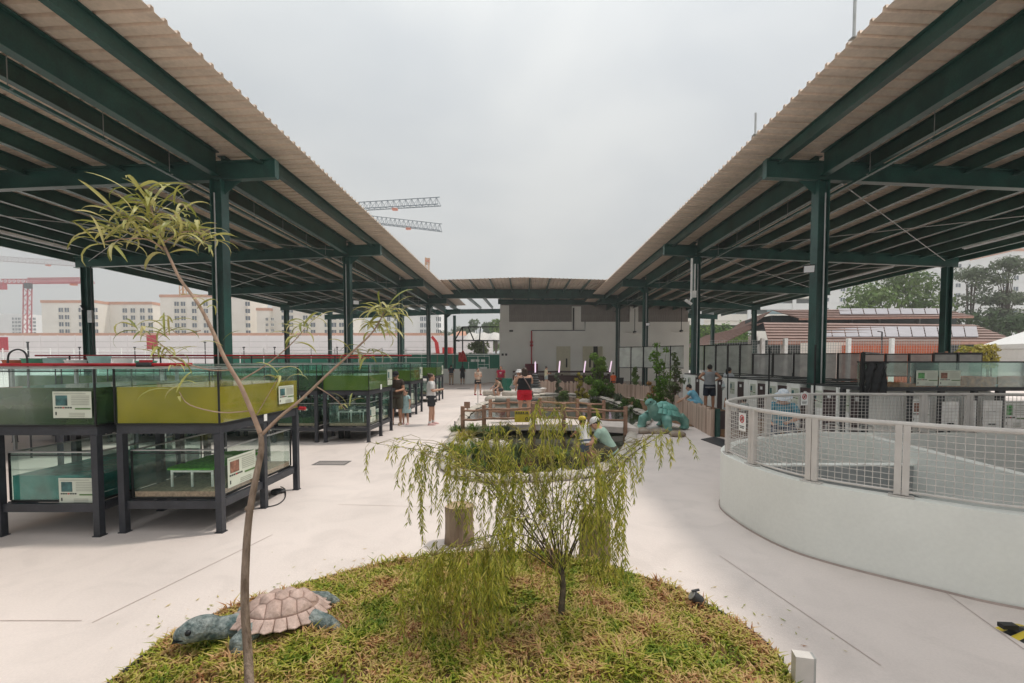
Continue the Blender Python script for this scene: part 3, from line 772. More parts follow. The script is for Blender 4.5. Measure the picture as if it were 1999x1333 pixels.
tree('tallest feathery tree near the right edge', base_at(1958, 68), hz(490, 68), 3.4, 4200, .26, 'leaf_bluegreen', 6, GT, clumps=36, trunk_h=.08)
tree('bushy dark tree below the tall feathery trees', base_at(1925, 66), hz(610, 66), 6.0, 3200, .28, 'leaf_dark', 8, GT, clumps=14, trunk_h=.12)
tree('dark tree at the right edge above the white tent', base_at(1995, 60), hz(600, 60), 3.6, 2000, .26, 'leaf_dark', 9, GT, clumps=10, trunk_h=.12)
GL = 'trees on the skyline by the white building'
tree('round dark tree on the skyline above the gable frame', base_at(935, 150), hz(622, 150), 6.5, 1500, .6, 'leaf_dark', 11, GL, clumps=12)
tree('grey-green tree on the skyline left of the gable frame', base_at(885, 160), hz(640, 160), 7.5, 1500, .6, 'leaf_bluegreen', 12, GL, clumps=12)
tree('olive tree top beside the white wall edge', base_at(968, 110), hz(625, 110), 4.0, 1200, .45, 'leaf_mid', 13, GL, clumps=9)
tree('small palm-like tree with drooping fronds behind the gable frame', base_at(935, 60), hz(668, 60), 2.4, 900, .26, 'leaf_pale', 14, GL, clumps=8)
# hillside roof left of building
t = thing('orange_roof_house', 'distant house with orange roof on the skyline', 'house', base_at(880, 130))
MB().bx(at(872, 0, 130).x, at(905, 0, 130).x, 130, 138, 0, hz(657, 130)).build('wall', 'flat_cream', t)
a, b = at(870, 658, 129.5), at(905, 650, 129.5); mb = MB(); mb.add([(a.x, 129.5, a.z), (b.x, 129.5, a.z), (b.x, 134, b.z + .8), (a.x + 3, 134, b.z + .8), (a.x, 138.5, a.z), (b.x, 138.5, a.z)], [(0, 1, 2, 3), (5, 4, 3, 2), (0, 3, 4), (1, 5, 2)]); mb.build('roof', 'flat_orange', t)
t = thing('site_tarpaulin', 'pale draped tarpaulin roof behind the black gable frame', 'tarpaulin', base_at(940, 56))
a = at(903, 664, 56); b = at(985, 664, 56); z2 = hz(644, 56)
mb = MB()
for i in range(13):
    x = a.x + (b.x - a.x) * i / 12; dz = .12 * math.sin(i * 1.7)
    for j in range(4): mb.v.append((x, 56 + j * 2, a.z - 3.2 * (j == 0) * 0 + (z2 - a.z) * j / 3 + dz))
for i in range(12):
    for j in range(3): k = i * 4 + j; mb.f.append((k, k + 4, k + 5, k + 1))
mb.build('sheet', 'slab', t)
for i in (0, 6, 12): x = a.x + (b.x - a.x) * i / 12; MB().bx(x - .06, x + .06, 56.02, 56.14, 0, a.z - .05).build('pole', 'dark_grey', t)

# ================================================================== far right: flats, pavilion, fences, tent
mat('roof_brown', (0.23, 0.145, 0.12), rough=0.7, var=0.15, scale=1.5); mat('solar', (0.30, 0.285, 0.31), rough=0.45, var=0.1, scale=1)
mat('pav_dark', (0.035, 0.05, 0.05), rough=0.7, var=0.2); mat('pav_fascia', (0.48, 0.26, 0.20), rough=0.6); mat('pav_grey', (0.16, 0.18, 0.18), rough=0.7)
mat('screen_blue', (0.30, 0.42, 0.46), rough=0.4)
t = thing('deck_block', 'long cream podium block with pale blue screens behind the hedge', 'building', base_at(1450, 120))
a, b = at(1335, 0, 120).x, at(1625, 0, 120).x
for i, (v0, v1) in enumerate(((626, 613), (604, 592), (582, 566))):
    MB().bx(a, b, 120, 140, hz(v0, 120), hz(v1, 120)).build('parapet', 'flat_cream' if i != 1 else 'flat_white', t)
    MB().bx(a + .5, b - .5, 121.2, 139, hz(v1, 120) + .01, hz(v1 - 9, 120)).build('deck_void', 'pav_grey', t)
    for u0, u1 in ((1412, 1450), (1512, 1545)): MB().bx(at(u0, 0, 120).x, at(u1, 0, 120).x, 120.6, 120.7, hz(v1 - 1, 120), hz(v1 - 8.5, 120)).build('screen', 'screen_blue', t)
for u in (1376, 1470, 1560): x = at(u, 0, 120).x; MB().bx(x, x + .9, 119.7, 119.98, 0, hz(560, 120)).build('pier', 'flat_white', t)
MB().bx(a + .2, b - .2, 120.3, 139.5, 0, hz(626.5, 120)).build('base_wall', 'flat_cream', t)
MB().bx(a - .5, b + .5, 119.4, 140.5, hz(556, 120), hz(550, 120)).build('roof', 'flat_orange', t)
flat_block('apartment_tower', 'white tower with orange sills behind the broad tree', 1606, 1700, 505, 170, [1614, 1628, 1660, 1672, 1690], pitch=20, v_first=545, wcol=9, hrow=7, wall='flat_white', vbase=640, group='towers on the right')
flat_block('apartment_tower', 'pale tower hidden behind the feathery trees', 1760, 1960, 440, 190, [1775, 1800, 1830, 1860, 1890, 1915, 1945], pitch=19, v_first=500, wcol=10, hrow=7, wall='flat_white', vbase=640, group='towers on the right')
flat_block('apartment_tower', 'pale tower at the right edge of the photo', 1968, 2080, 490, 150, [1985, 2005, 2030], pitch=22, v_first=520, wcol=10, hrow=8, wall='flat_white', vbase=640, group='towers on the right')
# hedge wall
t = thing('green_hedge', 'tall green creeper hedge between the right columns', 'hedge', base_at(1410, 95))
a, b = at(1350, 0, 95).x, at(1475, 0, 95).x; rg = random.Random(21); cl = []
for i in range(26): x = a + (b - a) * (i + .5) / 26; z = hz(628, 95) - rg.uniform(0, 1.4); cl.append((Vector((x, 95, z * .72)), (1.0, .8, z * .30))); cl.append((Vector((x, 95, z * .3)), (1.0, .8, z * .34)))
leaf_cloud(MB(), cl, 5200, .3, rg).build('foliage', 'leaf_bright', t)
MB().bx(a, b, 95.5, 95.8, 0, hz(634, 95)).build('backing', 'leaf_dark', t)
# pavilion with tiled roofs
YP = 52.0
t = thing('pavilion', 'dark pavilion with two tiers of brown tiled roofs and solar panels', 'building', base_at(1640, YP))
def roof_prism(u_l, u_pk, u_r, v_pk, v_l, v_r, y0, y1, nrow, lab):
    """gable end facing the camera's left; ridge runs back-right"""
    pass
def slope(parent, p0, p1, p2, p3, rows, name='tile_row', m='roof_brown', th=.16):
    """tiled slope from eave p0-p1 up to ridge p3-p2, each course a row with its own step"""
    p0, p1, p2, p3 = map(Vector, (p0, p1, p2, p3)); nrm = (p1 - p0).cross(p3 - p0).normalized()
    if nrm.z < 0: nrm = -nrm
    for i in range(rows):
        a0, a1 = p0.lerp(p3, i / rows), p1.lerp(p2, i / rows); b0, b1 = p0.lerp(p3, (i + 1.12) / rows), p1.lerp(p2, (i + 1.12) / rows)
        mb = MB(); mb.add([a0, a1, b1, b0, a0 + nrm * th, a1 + nrm * th, b1 + nrm * .02, b0 + nrm * .02], [(0, 3, 2, 1), (4, 5, 6, 7), (0, 1, 5, 4), (1, 2, 6, 5), (2, 3, 7, 6), (3, 0, 4, 7)])
        mb.build(name, m, parent)
# lower tier
lp = at(1490, 630, YP); ll = at(1418, 668, YP); lr = at(1625, 660, YP - 3); far_r = at(1930, 640, YP + 4)
slope(t, ll, ll + Vector((4, 26, 0)), lp + Vector((4, 26, 0)), lp, 9)
slope(t, at(1500, 668, YP - 5) , at(1990, 668, YP - 5), at(1900, 634, YP + 2), lp, 7)
for i in range(12):
    u0 = 1600 + i * 26; a0, a1 = at(u0, 661, YP - 3.9), at(u0 + 24, 661, YP - 3.9); b0, b1 = at(u0 - 4, 641, YP - .3), at(u0 + 20, 641, YP - .3)
    mb = MB(); up = Vector((0, 0, .06)); mb.add([a0 + up * 3, a1 + up * 3, b1 + up * 3, b0 + up * 3, a0 + up * 4, a1 + up * 4, b1 + up * 4, b0 + up * 4], [(0, 3, 2, 1), (4, 5, 6, 7), (0, 1, 5, 4), (1, 2, 6, 5), (2, 3, 7, 6), (3, 0, 4, 7)]); mb.build('solar_panel', 'solar', t)
MB().beam(at(1500, 669.5, YP - 5.02), at(1990, 669.5, YP - 5.02), .12, .30).build('fascia', 'pav_fascia', t)
MB().bx(at(1505, 0, YP).x, at(1880, 0, YP).x, YP - 1.5, YP + 14, 0, hz(664, YP)).build('lower_wall', 'pav_dark', t)
for u in (1494, 1541): x = at(u, 0, YP - 4).x; MB().bx(x - .1, x + .1, YP - 4.1, YP - 3.9, 0, hz(672, YP - 4)).build('post', 'galv', t)
mb = MB(); a0 = at(1476, 668, YP + 3); mb.bx(at(1475, 0, YP + 3).x, at(1492, 0, YP + 3).x, YP + 3, YP + 3.2, 0, hz(656, YP + 3)); mb.build('gable_wall', 'flat_cream', t)
# upper tier
up_ = at(1508, 606, YP + 5); ul = at(1474, 631, YP + 5)
slope(t, ul, ul + Vector((4, 16, 0)), up_ + Vector((4, 16, 0)), up_, 5)
slope(t, at(1560, 622, YP + 2), at(1900, 618, YP + 2), at(1830, 602, YP + 9), up_, 5)
MB().bx(at(1512, 0, YP + 6).x, at(1878, 0, YP + 6).x, YP + 5.2, YP + 12, hz(640, YP + 6), hz(617, YP + 6)).build('clerestory_wall', 'pav_dark', t)
MB().beam(at(1560, 623, YP + 1.98), at(1900, 619, YP + 1.98), .12, .22).build('fascia', 'pav_fascia', t)
for u in (1600, 1680, 1735, 1815): x = at(u, 0, YP + 5).x; MB().bx(x - .12, x + .12, YP + 4.9, YP + 5.15, hz(640, YP + 5), hz(620, YP + 5)).build('clerestory_post', 'pav_grey', t)
for i in range(9):
    u0 = 1640 + i * 24; a0, a1 = at(u0, 617, YP + 3.2), at(u0 + 22, 617, YP + 3.2); b0, b1 = at(u0 - 3, 606, YP + 7), at(u0 + 19, 606, YP + 7); up = Vector((0, 0, .07))
    mb = MB(); mb.add([a0 + up * 3, a1 + up * 3, b1 + up * 3, b0 + up * 3, a0 + up * 4, a1 + up * 4, b1 + up * 4, b0 + up * 4], [(0, 3, 2, 1), (4, 5, 6, 7), (0, 1, 5, 4), (1, 2, 6, 5), (2, 3, 7, 6), (3, 0, 4, 7)]); mb.build('solar_panel', 'solar', t)
# white post fence and orange barriers
YW = 36.0
t = thing('white_fence', 'white wire fence with white posts before the pavilion', 'fence', base_at(1620, YW))
a, b = at(1395, 0, YW).x, at(1905, 0, YW).x; zt = hz(664, YW)
for u in (1502, 1548, 1675, 1762, 1874): x = at(u, 0, YW).x; MB().bx(x - .13, x + .13, YW - .13, YW + .13, 0, zt + .15).build('post', 'white_plastic', t)
mb = MB()
for i in range(9): z = 1.9 + i * (zt - 1.9) / 8; mb.bx(a, b, YW + .15, YW + .165, z - .012, z + .012)
mb.build('wire_rail', 'galv', t)
me = MB().box((0, 0, 0), (.02, .02, zt - 1.0)).mesh('wire', 'galv')
for i in range(100): link('wire', me, t, loc=(a + (b - a) * (i + .5) / 100, YW + .18, (zt + 1.0) / 2))
t = thing('orange_container', 'long orange ribbed barrier beyond the white fence', 'barrier', base_at(1770, 40))
a, b = at(1678, 0, 40).x, at(1872, 0, 40).x; MB().bx(a, b, 40, 41.5, 0, hz(673, 40)).build('body', 'orange', t)
me = MB().box((0, 0, hz(673, 40) / 2), (.12, .05, hz(673, 40) - .1)).mesh('rib', 'orange')
for i in range(30): link('rib', me, t, loc=(a + (b - a) * (i + .5) / 30, 39.97, 0))
t = thing('pale_shed', 'low pale shed with a red and white notice left of the orange barrier', 'shed', base_at(1640, 41))
MB().bx(at(1605, 0, 41).x, at(1676, 0, 41).x, 41, 43, 0, hz(668, 41)).build('wall', 'flat_cream', t)
MB().bx(at(1606, 0, 35).x, at(1617, 0, 35).x, 35.5, 35.54, hz(687, 35), hz(668, 35)).build('notice', 'white_plastic', t)
MB().bx(at(1609, 0, 35).x, at(1614.5, 0, 35).x, 35.49, 35.498, hz(678, 35), hz(673, 35)).build('notice_mark', 'red', t)
mat('tent_white', (0.72, 0.71, 0.69), rough=0.6, var=0.04)
t = thing('white_tent', 'white peaked event tent at the right edge', 'tent', base_at(2010, 30))
x0, x1 = at(1941, 0, 35).x, at(2090, 0, 35).x + 1; ze, zp = hz(674, 35), hz(628, 35); cx = (x0 + x1) / 2
mb = MB(); mb.add([(x0, 30, ze), (x1, 30, ze), (x1, 35, ze), (x0, 35, ze), (cx, 32.5, zp)], [(0, 1, 4), (1, 2, 4), (2, 3, 4), (3, 0, 4)]); mb.build('canopy', 'tent_white', t)
MB().bx(x0, x1, 30.0, 30.03, 0.1, ze - .35).bx(x0, x0 + .03, 30.04, 35, .1, ze - .35).build('side_sheet', 'tent_white', t)
mb = MB().bx(x0 - .02, x1 + .02, 29.95, 29.98, ze - .34, ze + .01).bx(x0 - .05, x0 - .02, 29.99, 35, ze - .34, ze + .01); mb.build('valance', 'tent_white', t)
for x, y in ((x0 + .1, 30.1), (x0 + .1, 34.9), (x1 - .1, 30.1)): MB().tube([(x, y, 0), (x, y, ze)], .04, 8).build('pole', 'galv', t)
t = thing('yellow_shrub', 'yellow-leaved shrub behind the black sheet by the white tent', 'shrub', base_at(1900, 33))
rg = random.Random(31); cl = [(at(u, v, 33), (.5, .4, .35)) for u, v in ((1878, 692), (1885, 682), (1903, 688), (1915, 681), (1928, 688), (1937, 680), (1895, 697), (1915, 699), (1935, 699), (1878, 704), (1900, 712), (1930, 712))]
leaf_cloud(MB(), cl, 1400, .13, rg).build('foliage', 'leaf_yellow', t); mb = MB()
for c, r in cl: mb.tube([(c.x, 33, 0), c], .04, 5)
mb.build('stem', 'bark', t)
t = thing('street_lamp', 'slim dark street lamp beyond the white fence', 'lamp', base_at(1722, 37))
p = at(1722, 648, 37); MB().tube([(p.x, 37, 0), p], .06, 6).build('pole', 'dark_grey', t); MB().beam(p, p + Vector((-.35, 0, .05)), .12, .06).build('head', 'dark_grey', t)
# ================================================================== fish tanks on steel racks
glass_mat('tank_glass', (0.965, 0.995, 0.985), milky=0.012, milk=(0.60, 0.90, 0.82), refl=0.18)
glass_mat('tank_glass_green', (0.92, 0.99, 0.97), milky=0.02, milk=(0.42, 0.82, 0.72), refl=0.22)
murk_mat('water_olive', (0.30, 0.25, 0.015), clear=0.16, col2=(0.45, 0.35, 0.025))
murk_mat('water_dark', (0.018, 0.05, 0.012), clear=0.14, col2=(0.055, 0.085, 0.02))
murk_mat('water_green', (0.085, 0.16, 0.02), clear=0.10, col2=(0.13, 0.20, 0.03))
murk_mat('water_teal', (0.006, 0.075, 0.072), clear=0.15, bump=1.0, bscale=9, col2=(0.07, 0.34, 0.31))
murk_mat('water_clear', (0.20, 0.25, 0.19), clear=0.86, tint=(0.95, 0.98, 0.95))
mat('gravel', (0.42, 0.28, 0.20), rough=0.9, var=0.3, scale=30, bump=.5)
mat('turf', (0.12, 0.46, 0.04), rough=0.9, var=0.3, scale=25, bump=.8, bscale=120)
mat('photo_teal', (0.05, 0.13, 0.13), rough=0.5, var=.6, scale=14)
mat('photo_green', (0.10, 0.30, 0.10), rough=0.5, var=.7, scale=16)
mat('photo_brown', (0.25, 0.12, 0.08), rough=0.5, var=.6, scale=16)
def info_sign(parent, c, uax, size=(.36, .26), photo='photo_teal', paper='paper', nrm=None, name='info_sign'):
    """a printed sheet: c centre, uax horizontal reading direction, normal faces the reader"""
    c, u = Vector(c), Vector(uax).normalized(); v = Vector((0, 0, 1)); n = Vector(nrm).normalized() if nrm is not None else u.cross(v)
    M = Matrix((u, -n, v)).transposed(); w, h = size
    def bb(mb, x, y, sx, sy, d): mb.box(c + u * (x * w) + v * (y * h) + n * d, (sx * w, .003, sy * h), M=M)
    s = MB(); bb(s, 0, 0, 1, 1, 0); s = s.build(name, paper, parent)
    m = MB(); bb(m, -.27, .16, .30, .38, .004); m.build('picture', photo, s)
    m = MB(); bb(m, -.05, .42, .82, .025, .004)
    for i in range(6): bb(m, .22, .33 - i * .065, .46, .02, .004)
    for i in range(3): bb(m, .12, -.32 - i * .06, .4, .02, .004)
    m.build('text_lines', 'ink_pale', s)
    m = MB()
    for i in range(7): bb(m, -.42 + i * .065, -.11, .045, .05, .004)
    bb(m, -.42, -.33, .03, .12, .004); m.build('title_letters', 'ink', s)
    m = MB(); bb(m, .28, -.15, .40, .055, .004); m.build('colour_bar', 'ink_green', s)
    m = MB(); bb(m, -.22, -.11, .045, .05, .006); m.build('red_letter', 'ink_red', s)
    return s
def rack(x0, x1, y0, y1, label, group, mid=True):
    t = thing('tank_rack', label, 'rack', (x0, y0, 0), group)
    w = .07
    for x in (x0 + w / 2, x1 - w / 2):
        for y in ([y0 + w / 2, (y0 + y1) / 2, y1 - w / 2] if mid else [y0 + w / 2, y1 - w / 2]):
            MB().bx(x - w / 2, x + w / 2, y - w / 2, y + w / 2, .012, 1.13).bx(x - w * .65, x + w * .65, y - w * .65, y + w * .65, 0.001, .011).build('leg', 'frame_paint', t)
    for nm, z in (('upper_frame', 1.131), ('lower_frame', .27)):
        m = MB()
        d = .002 if nm == 'lower_frame' else 0
        for y in (y0 + .04 + d * 8, y1 - .04 - d * 8): m.bx(x0 + (w + .002) * (d > 0), x1 - (w + .002) * (d > 0), y - .03, y + .03, z, z + .09)
        for x in (x0 + .04 + d * 8, x1 - .04 - d * 8): m.bx(x - .03, x + .03, y0 + .072 + .04 * (d > 0), y1 - .072 - .04 * (d > 0), z + .001, z + .089)
        m.build(nm, 'frame_paint', t)
    return t
def tank(x0, x1, y0, y1, z0, z1, wl, wm, label, group, glass='tank_glass', strip='black', gravel=False, lid_bar=True):
    t = thing('fish_tank', label, 'tank', (x0, y0, z0), group); g = .010
    MB().bx(x0, x1, y0, y1, z0 + .001, z0 + .022).build('base', 'black', t)
    z0 += .0225
    MB().bx(x0, x1, y0, y0 + g, z0, z1).build('pane', glass, t); MB().bx(x0, x1, y1 - g, y1, z0, z1).build('pane', glass, t)
    MB().bx(x0, x0 + g, y0 + g + .001, y1 - g - .001, z0, z1).build('pane', glass, t); MB().bx(x1 - g, x1, y0 + g + .001, y1 - g - .001, z0, z1).build('pane', glass, t)
    for x in (x0, x1):
        for y in (y0, y1): MB().bx(x - .008, x + .008, y - .008, y + .008, z0, z1 - .001).build('corner_strip', strip, t)
    if lid_bar:
        m = MB(); m.bx(x0 - .006, x1 + .006, y0 - .006, y0 + .03, z1 + .001, z1 + .014); m.bx(x0 - .006, x1 + .006, y1 - .03, y1 + .006, z1 + .001, z1 + .014)
        m.bx(x0 - .006, x0 + .03, y0 + .031, y1 - .031, z1 + .001, z1 + .014); m.bx(x1 - .03, x1 + .006, y0 + .031, y1 - .031, z1 + .001, z1 + .014); m.build('rim', 'galv', t)
        MB().bx(x0 + .02, x1 - .02, y0 - .012, y0 - .0065, z1 - .03, z1 - .018).build('clip_bar', 'black', t)
    e = g + .004
    m = MB(); zb_ = z0 + .003
    if gravel:
        MB().bx(x0 + e, x1 - e, y0 + e, y1 - e, zb_, zb_ + .06).build('gravel_bed', 'gravel', t); zb_ += .061
    n = 10; 
    m.bx(x0 + e, x1 - e, y0 + e, y1 - e, zb_, wl); m.build('water', wm, t)
    return t
GR, GU = 'two-tier steel tank racks in rows', 'glass fish tanks on the racks'
# --- row A (nearest)
A1 = (-4.585, -3.42, 5.03, 6.80); A0 = (-5.86, -4.70, 4.92, 6.72); A_1 = (-6.98, -5.86, 4.92, 6.72)
rack(*A1, 'nearest dark steel tank rack at the end of the front row', GR)
rack(*A0, 'dark steel tank rack at the left edge of the photo in the front row', GR)
ta1u = tank(A1[0], A1[1], A1[2], A1[3], 1.223, 1.86, 1.655, 'water_olive', 'upper glass tank of olive-green water at the end of the front row', GU)
ta0u = tank(A0[0], A0[1], A0[2], A0[3], 1.223, 1.86, 1.655, 'water_dark', 'upper glass tank of dark green water at the left edge, front row', GU)
ta1l = tank(A1[0] + .09, A1[1] - .09, A1[2] + .09, A1[3] - .09, .362, .92, .60, 'water_clear', 'lower clear tank with green turf platform, front row', GU, gravel=True)
ta0l = tank(A0[0] + .09, A0[1] - .09, A0[2] + .09, A0[3] - .09, .362, .92, .66, 'water_teal', 'lower tank of rippling teal water at the left edge, front row', GU, glass='tank_glass_green')
info_sign(ta0u, at(141, 790, 4.9) , (1, 0, 0), (.42, .29)); info_sign(ta0l, (at(150, 958, 5.0).x, 5.0, at(0, 958, 5.0).z), (1, 0, 0), (.40, .29))
info_sign(ta1u, (-3.415, 6.45, 1.47), (0, 1, 0), (.40, .25), nrm=(1, 0, 0)); info_sign(ta1l, (-3.505, 5.55, .62), (0, 1, 0), (.55, .36), nrm=(1, 0, 0), photo='photo_brown')
t = thing('basking_platform', 'green turf platform on white pipe legs inside the lower front tank', 'platform', (-4.2, 5.3, .45))
tx0, tx1, ty0, ty1, tz = -4.22, -3.68, 5.28, 6.25, .66
mb = MB(); rg = random.Random(5); nx, ny = 14, 22
for i in range(nx + 1):
    for j in range(ny + 1): mb.v.append((tx0 + (tx1 - tx0) * i / nx, ty0 + (ty1 - ty0) * j / ny, tz + .02 + rg.uniform(0, .012) + .06 * max(0, (j / ny - .5)) * (i / nx)))
for i in range(nx):
    for j in range(ny): k = i * (ny + 1) + j; mb.f.append((k, k + ny + 1, k + ny + 2, k + 1))
mb.bx(tx0, tx1, ty0, ty1, tz, tz + .018).build('turf', 'turf', t)
for x in (tx0 + .03, (tx0 + tx1) / 2, tx1 - .03):
    for y in (ty0 + .03, ty1 - .03): MB().tube([(x, y, .455), (x, y, tz)], .014, 8).build('leg', 'white_plastic', t)
MB().tube([(tx0 + .03, ty0 + .03, tz - .02), (tx1 - .03, ty0 + .03, tz - .02)], .014, 8).tube([(tx0 + .03, ty1 - .03, tz - .02), (tx1 - .03, ty1 - .03, tz - .02)], .014, 8).build('rail', 'white_plastic', t)
# --- rows B, C, D
WM = ['water_green', 'water_dark', 'water_green', 'water_olive', 'water_dark', 'water_green', 'water_green', 'water_dark']
def row(nm, xr, y0, y1, n, z_off, wl):
    for i in range(n):
        x1 = xr - i * 1.24; x0 = x1 - 1.10; o = ordinal(i)
        rack(x0, x1, y0, y1, 'dark steel tank rack in the %s row, %s from the walkway' % (nm, o), GR)
        u = tank(x0, x1, y0, y1, 1.223, 1.86, wl, WM[i % 8], 'upper glass tank of murky green water in the %s row, %s from the walkway' % (nm, o), GU, glass='tank_glass' if i == 0 else 'tank_glass_green')
        l = tank(x0 + .09, x1 - .09, y0 + .09, y1 - .09, .362, .92, .60, 'water_clear' if i == 0 else 'water_dark', 'lower glass tank in the %s row, %s from the walkway' % (nm, o), GU, glass='tank_glass_green', gravel=True)
        if i == 0:
            info_sign(u, (x1 + .006, y1 - .25, 1.50), (0, 1, 0), (.42, .42), nrm=(1, 0, 0))
            info_sign(l, (x1 - .085, y0 + .45, .62), (0, 1, 0), (.5, .36), nrm=(1, 0, 0))
            t = thing('basking_platform', 'white pipe platform inside the lower tank of the %s row' % nm, 'platform', (x0 + .3, y0 + .4, .45))
            for x in (x0 + .25, x0 + .55, x1 - .25): 
                MB().tube([(x, y0 + .3, .455), (x, y0 + .3, .70)], .013, 8).build('leg', 'white_plastic', t)
                MB().tube([(x, y0 + .9, .455), (x, y0 + .9, .70)], .013, 8).build('leg', 'white_plastic', t)
            MB().tube([(x0 + .25, y0 + .3, .70), (x1 - .25, y0 + .3, .70), (x1 - .25, y0 + .9, .70), (x0 + .25, y0 + .9, .70), (x0 + .25, y0 + .3, .70)], .013, 8).build('rail', 'white_plastic', t)
row('second', -3.70, 10.7, 12.6, 7, 0, 1.60)
row('third', -3.92, 15.5, 17.3, 5, 0, 1.62)
row('fourth', -4.15, 21.2, 23.0, 4, 0, 1.64)
# small tag labels on legs, red water pipes, hoses
t = thing('water_pipe', 'red pipe lying along the top of the front row of tanks', 'pipe', (-5.5, 5.55, 1.9), 'red water pipes')
zz = at(0, 712, 5.6).z
MB().tube([(-7.2, 5.6, zz), (-4.75, 5.6, zz), (-4.15, 5.62, zz + .005)], .020, 10).build('pipe', 'red_pipe', t)
MB().tube([(-4.8, 5.6, zz), (-4.62, 5.6, zz)], .036, 10).build('coupling', 'dark_grey', t); MB().box((-4.7, 5.6, zz + .045), (.14, .035, .03)).build('valve_handle', 'red_pipe', t)
t = thing('water_pipe', 'long red pipe above the second row of tanks', 'pipe', (-8, 11.9, 2.0), 'red water pipes')
zz = at(0, 694, 11.9).z
MB().tube([(-12.9, 11.9, zz), (-3.95, 11.9, zz)], .022, 8).tube([(-12.9, 12.2, zz - .06), (-4.2, 12.2, zz - .06)], .018, 8).build('pipe', 'red_pipe', t)
for x in (-12, -9.6, -7.2, -5): MB().tube([(x, 11.9, 1.885), (x, 11.9, zz)], .018, 6).build('support', 'dark_grey', t)
t = thing('water_pipe', 'red pipe above the third row of tanks', 'pipe', (-6, 16.4, 2.0), 'red water pipes')
MB().tube([(-9.8, 16.4, 2.14), (-4.1, 16.4, 2.14)], .025, 8).build('pipe', 'red_pipe', t)
for x in (-9, -6.5, -4.4): MB().tube([(x, 16.4, 1.885), (x, 16.4, 2.14)], .018, 6).build('support', 'dark_grey', t)
t = thing('water_pipe', 'low red pipe on the wall side below the upper front tanks', 'pipe', (-5, 8.2, 1.0), 'red water pipes')
MB().tube([(-9, 8.2, 1.02), (-4.6, 8.2, 1.02), (-4.2, 8.0, 1.12), (-3.9, 8.0, 1.1)], .032, 8).build('pipe', 'red_pipe', t)
for x in (-8.5, -6.5, -4.7): MB().bx(x - .03, x + .03, 8.17, 8.23, 0, .99).build('support', 'frame_paint', t)
t = thing('hose', 'curled dark hose hooked over the tanks at the left edge', 'hose', at(20, 705, 9))
MB().tube(catmull([at(15, 712, 9), at(18, 690, 9), at(35, 682, 9), at(50, 690, 9), at(54, 712, 9)], 6), .016, 8).build('pipe', 'dark_grey', t)
MB().tube([at(54, 712, 9), Vector((at(54, 712, 9).x, 9, 0))], .016, 8).build('riser', 'dark_grey', t)
t = thing('floor_cable', 'thin black cable on the floor beside the end legs of the front rack', 'cable', (-3.3, 6.2, 0))
MB().tube(catmull([gnd(505, 992, .01), gnd(540, 985, .01), gnd(556, 972, .01), gnd(556, 955, .02), gnd(548, 950, .02)], 6), .008, 6).build('wire', 'black', t)
MB().ball(gnd(543, 958, .03), (.11, .08, .035), 10, 6).ball(gnd(536, 962, .03), (.06, .05, .03), 8, 5).build('coil', 'dark_grey', t)
for i, (u, v, Y) in enumerate(((512, 815, 5.92), (746, 755, 11.6))):
    p = at(u, v, Y); tag(MB().box((A1[1] + .004 if i == 0 else -3.696, p.y, p.z), (.004, .07 if i == 0 else .12, .09 if i == 0 else .13)).build('price_tag', 'white_plastic'),
        'small white tag on the %s leg' % ('nearest rack end', 'second rack end')[i], 'tag', 'tags on the rack legs')
# air pump boxes under the second row
t = thing('pump_box', 'two-canister black pump under the second row rack', 'pump', (-4.5, 11.5, 0))
for x in (-4.62, -4.46): MB().lathe([(.06, 0.0), (.07, .02), (.07, .2), (.05, .25)], (x, 11.3, 0)).build('canister', 'black', t, smooth=True)
MB().box((-4.54, 11.3, .262), (.2, .05, .02)).build('handle', 'black', t)

# shelf of tubs beyond the front row
t = thing('tub_shelf', 'metal shelf behind the front row at the left edge, loaded with plastic tubs', 'shelf', (-9.3, 9.6, 0), None)
for x in (-11.2, -9.4, -7.6):
    for y in (9.45, 9.85): MB().bx(x - .025, x + .025, y - .025, y + .025, 0, 1.80).build('post', 'galv', t)
for z in (.6, 1.2, 1.80): MB().bx(-11.25, -7.55, 9.4, 9.9, z + .001, z + .03).build('shelf_board', 'galv', t)
mat('tub_green', (0.10, 0.35, 0.22), rough=.4); mat('tub_orange', (0.62, 0.20, 0.10), rough=.4); mat('tub_teal', (0.35, 0.55, 0.52), rough=.35)
for i, (x, w, h, m, lab) in enumerate(((-10.9, .30, .12, 'tub_orange', 'orange tub at the left end of the tub shelf'), (-10.5, .36, .15, 'tub_green', 'green tub next to the orange tub on the shelf'), (-10.05, .34, .16, 'tub_teal', 'pale teal tub in the middle of the tub shelf'), (-9.6, .34, .12, 'white_plastic', 'white tub in the middle of the tub shelf'), (-9.1, .40, .20, 'tub_teal', 'tall pale teal tub on the tub shelf'), (-8.6, .34, .15, 'white_plastic', 'tall white tub on the tub shelf'), (-8.1, .36, .10, 'tub_green', 'low green tub at the right end of the tub shelf'))):
    tt = thing('plastic_tub', lab, 'tub', (x, 9.65, 1.831), 'tubs on the shelf behind the front row')
    MB().loft([((x, 9.65, 1.832), (w * .58, 0, 0), (0, .22, 0)), ((x, 9.65, 1.832 + h), (w * .66, 0, 0), (0, .25, 0))], 4).build('body', m, tt); MB().loft([((x, 9.65, 1.8325 + h), (w * .70, 0, 0), (0, .27, 0)), ((x, 9.65, 1.85 + h), (w * .70, 0, 0), (0, .27, 0))], 4).build('rim', m, tt)

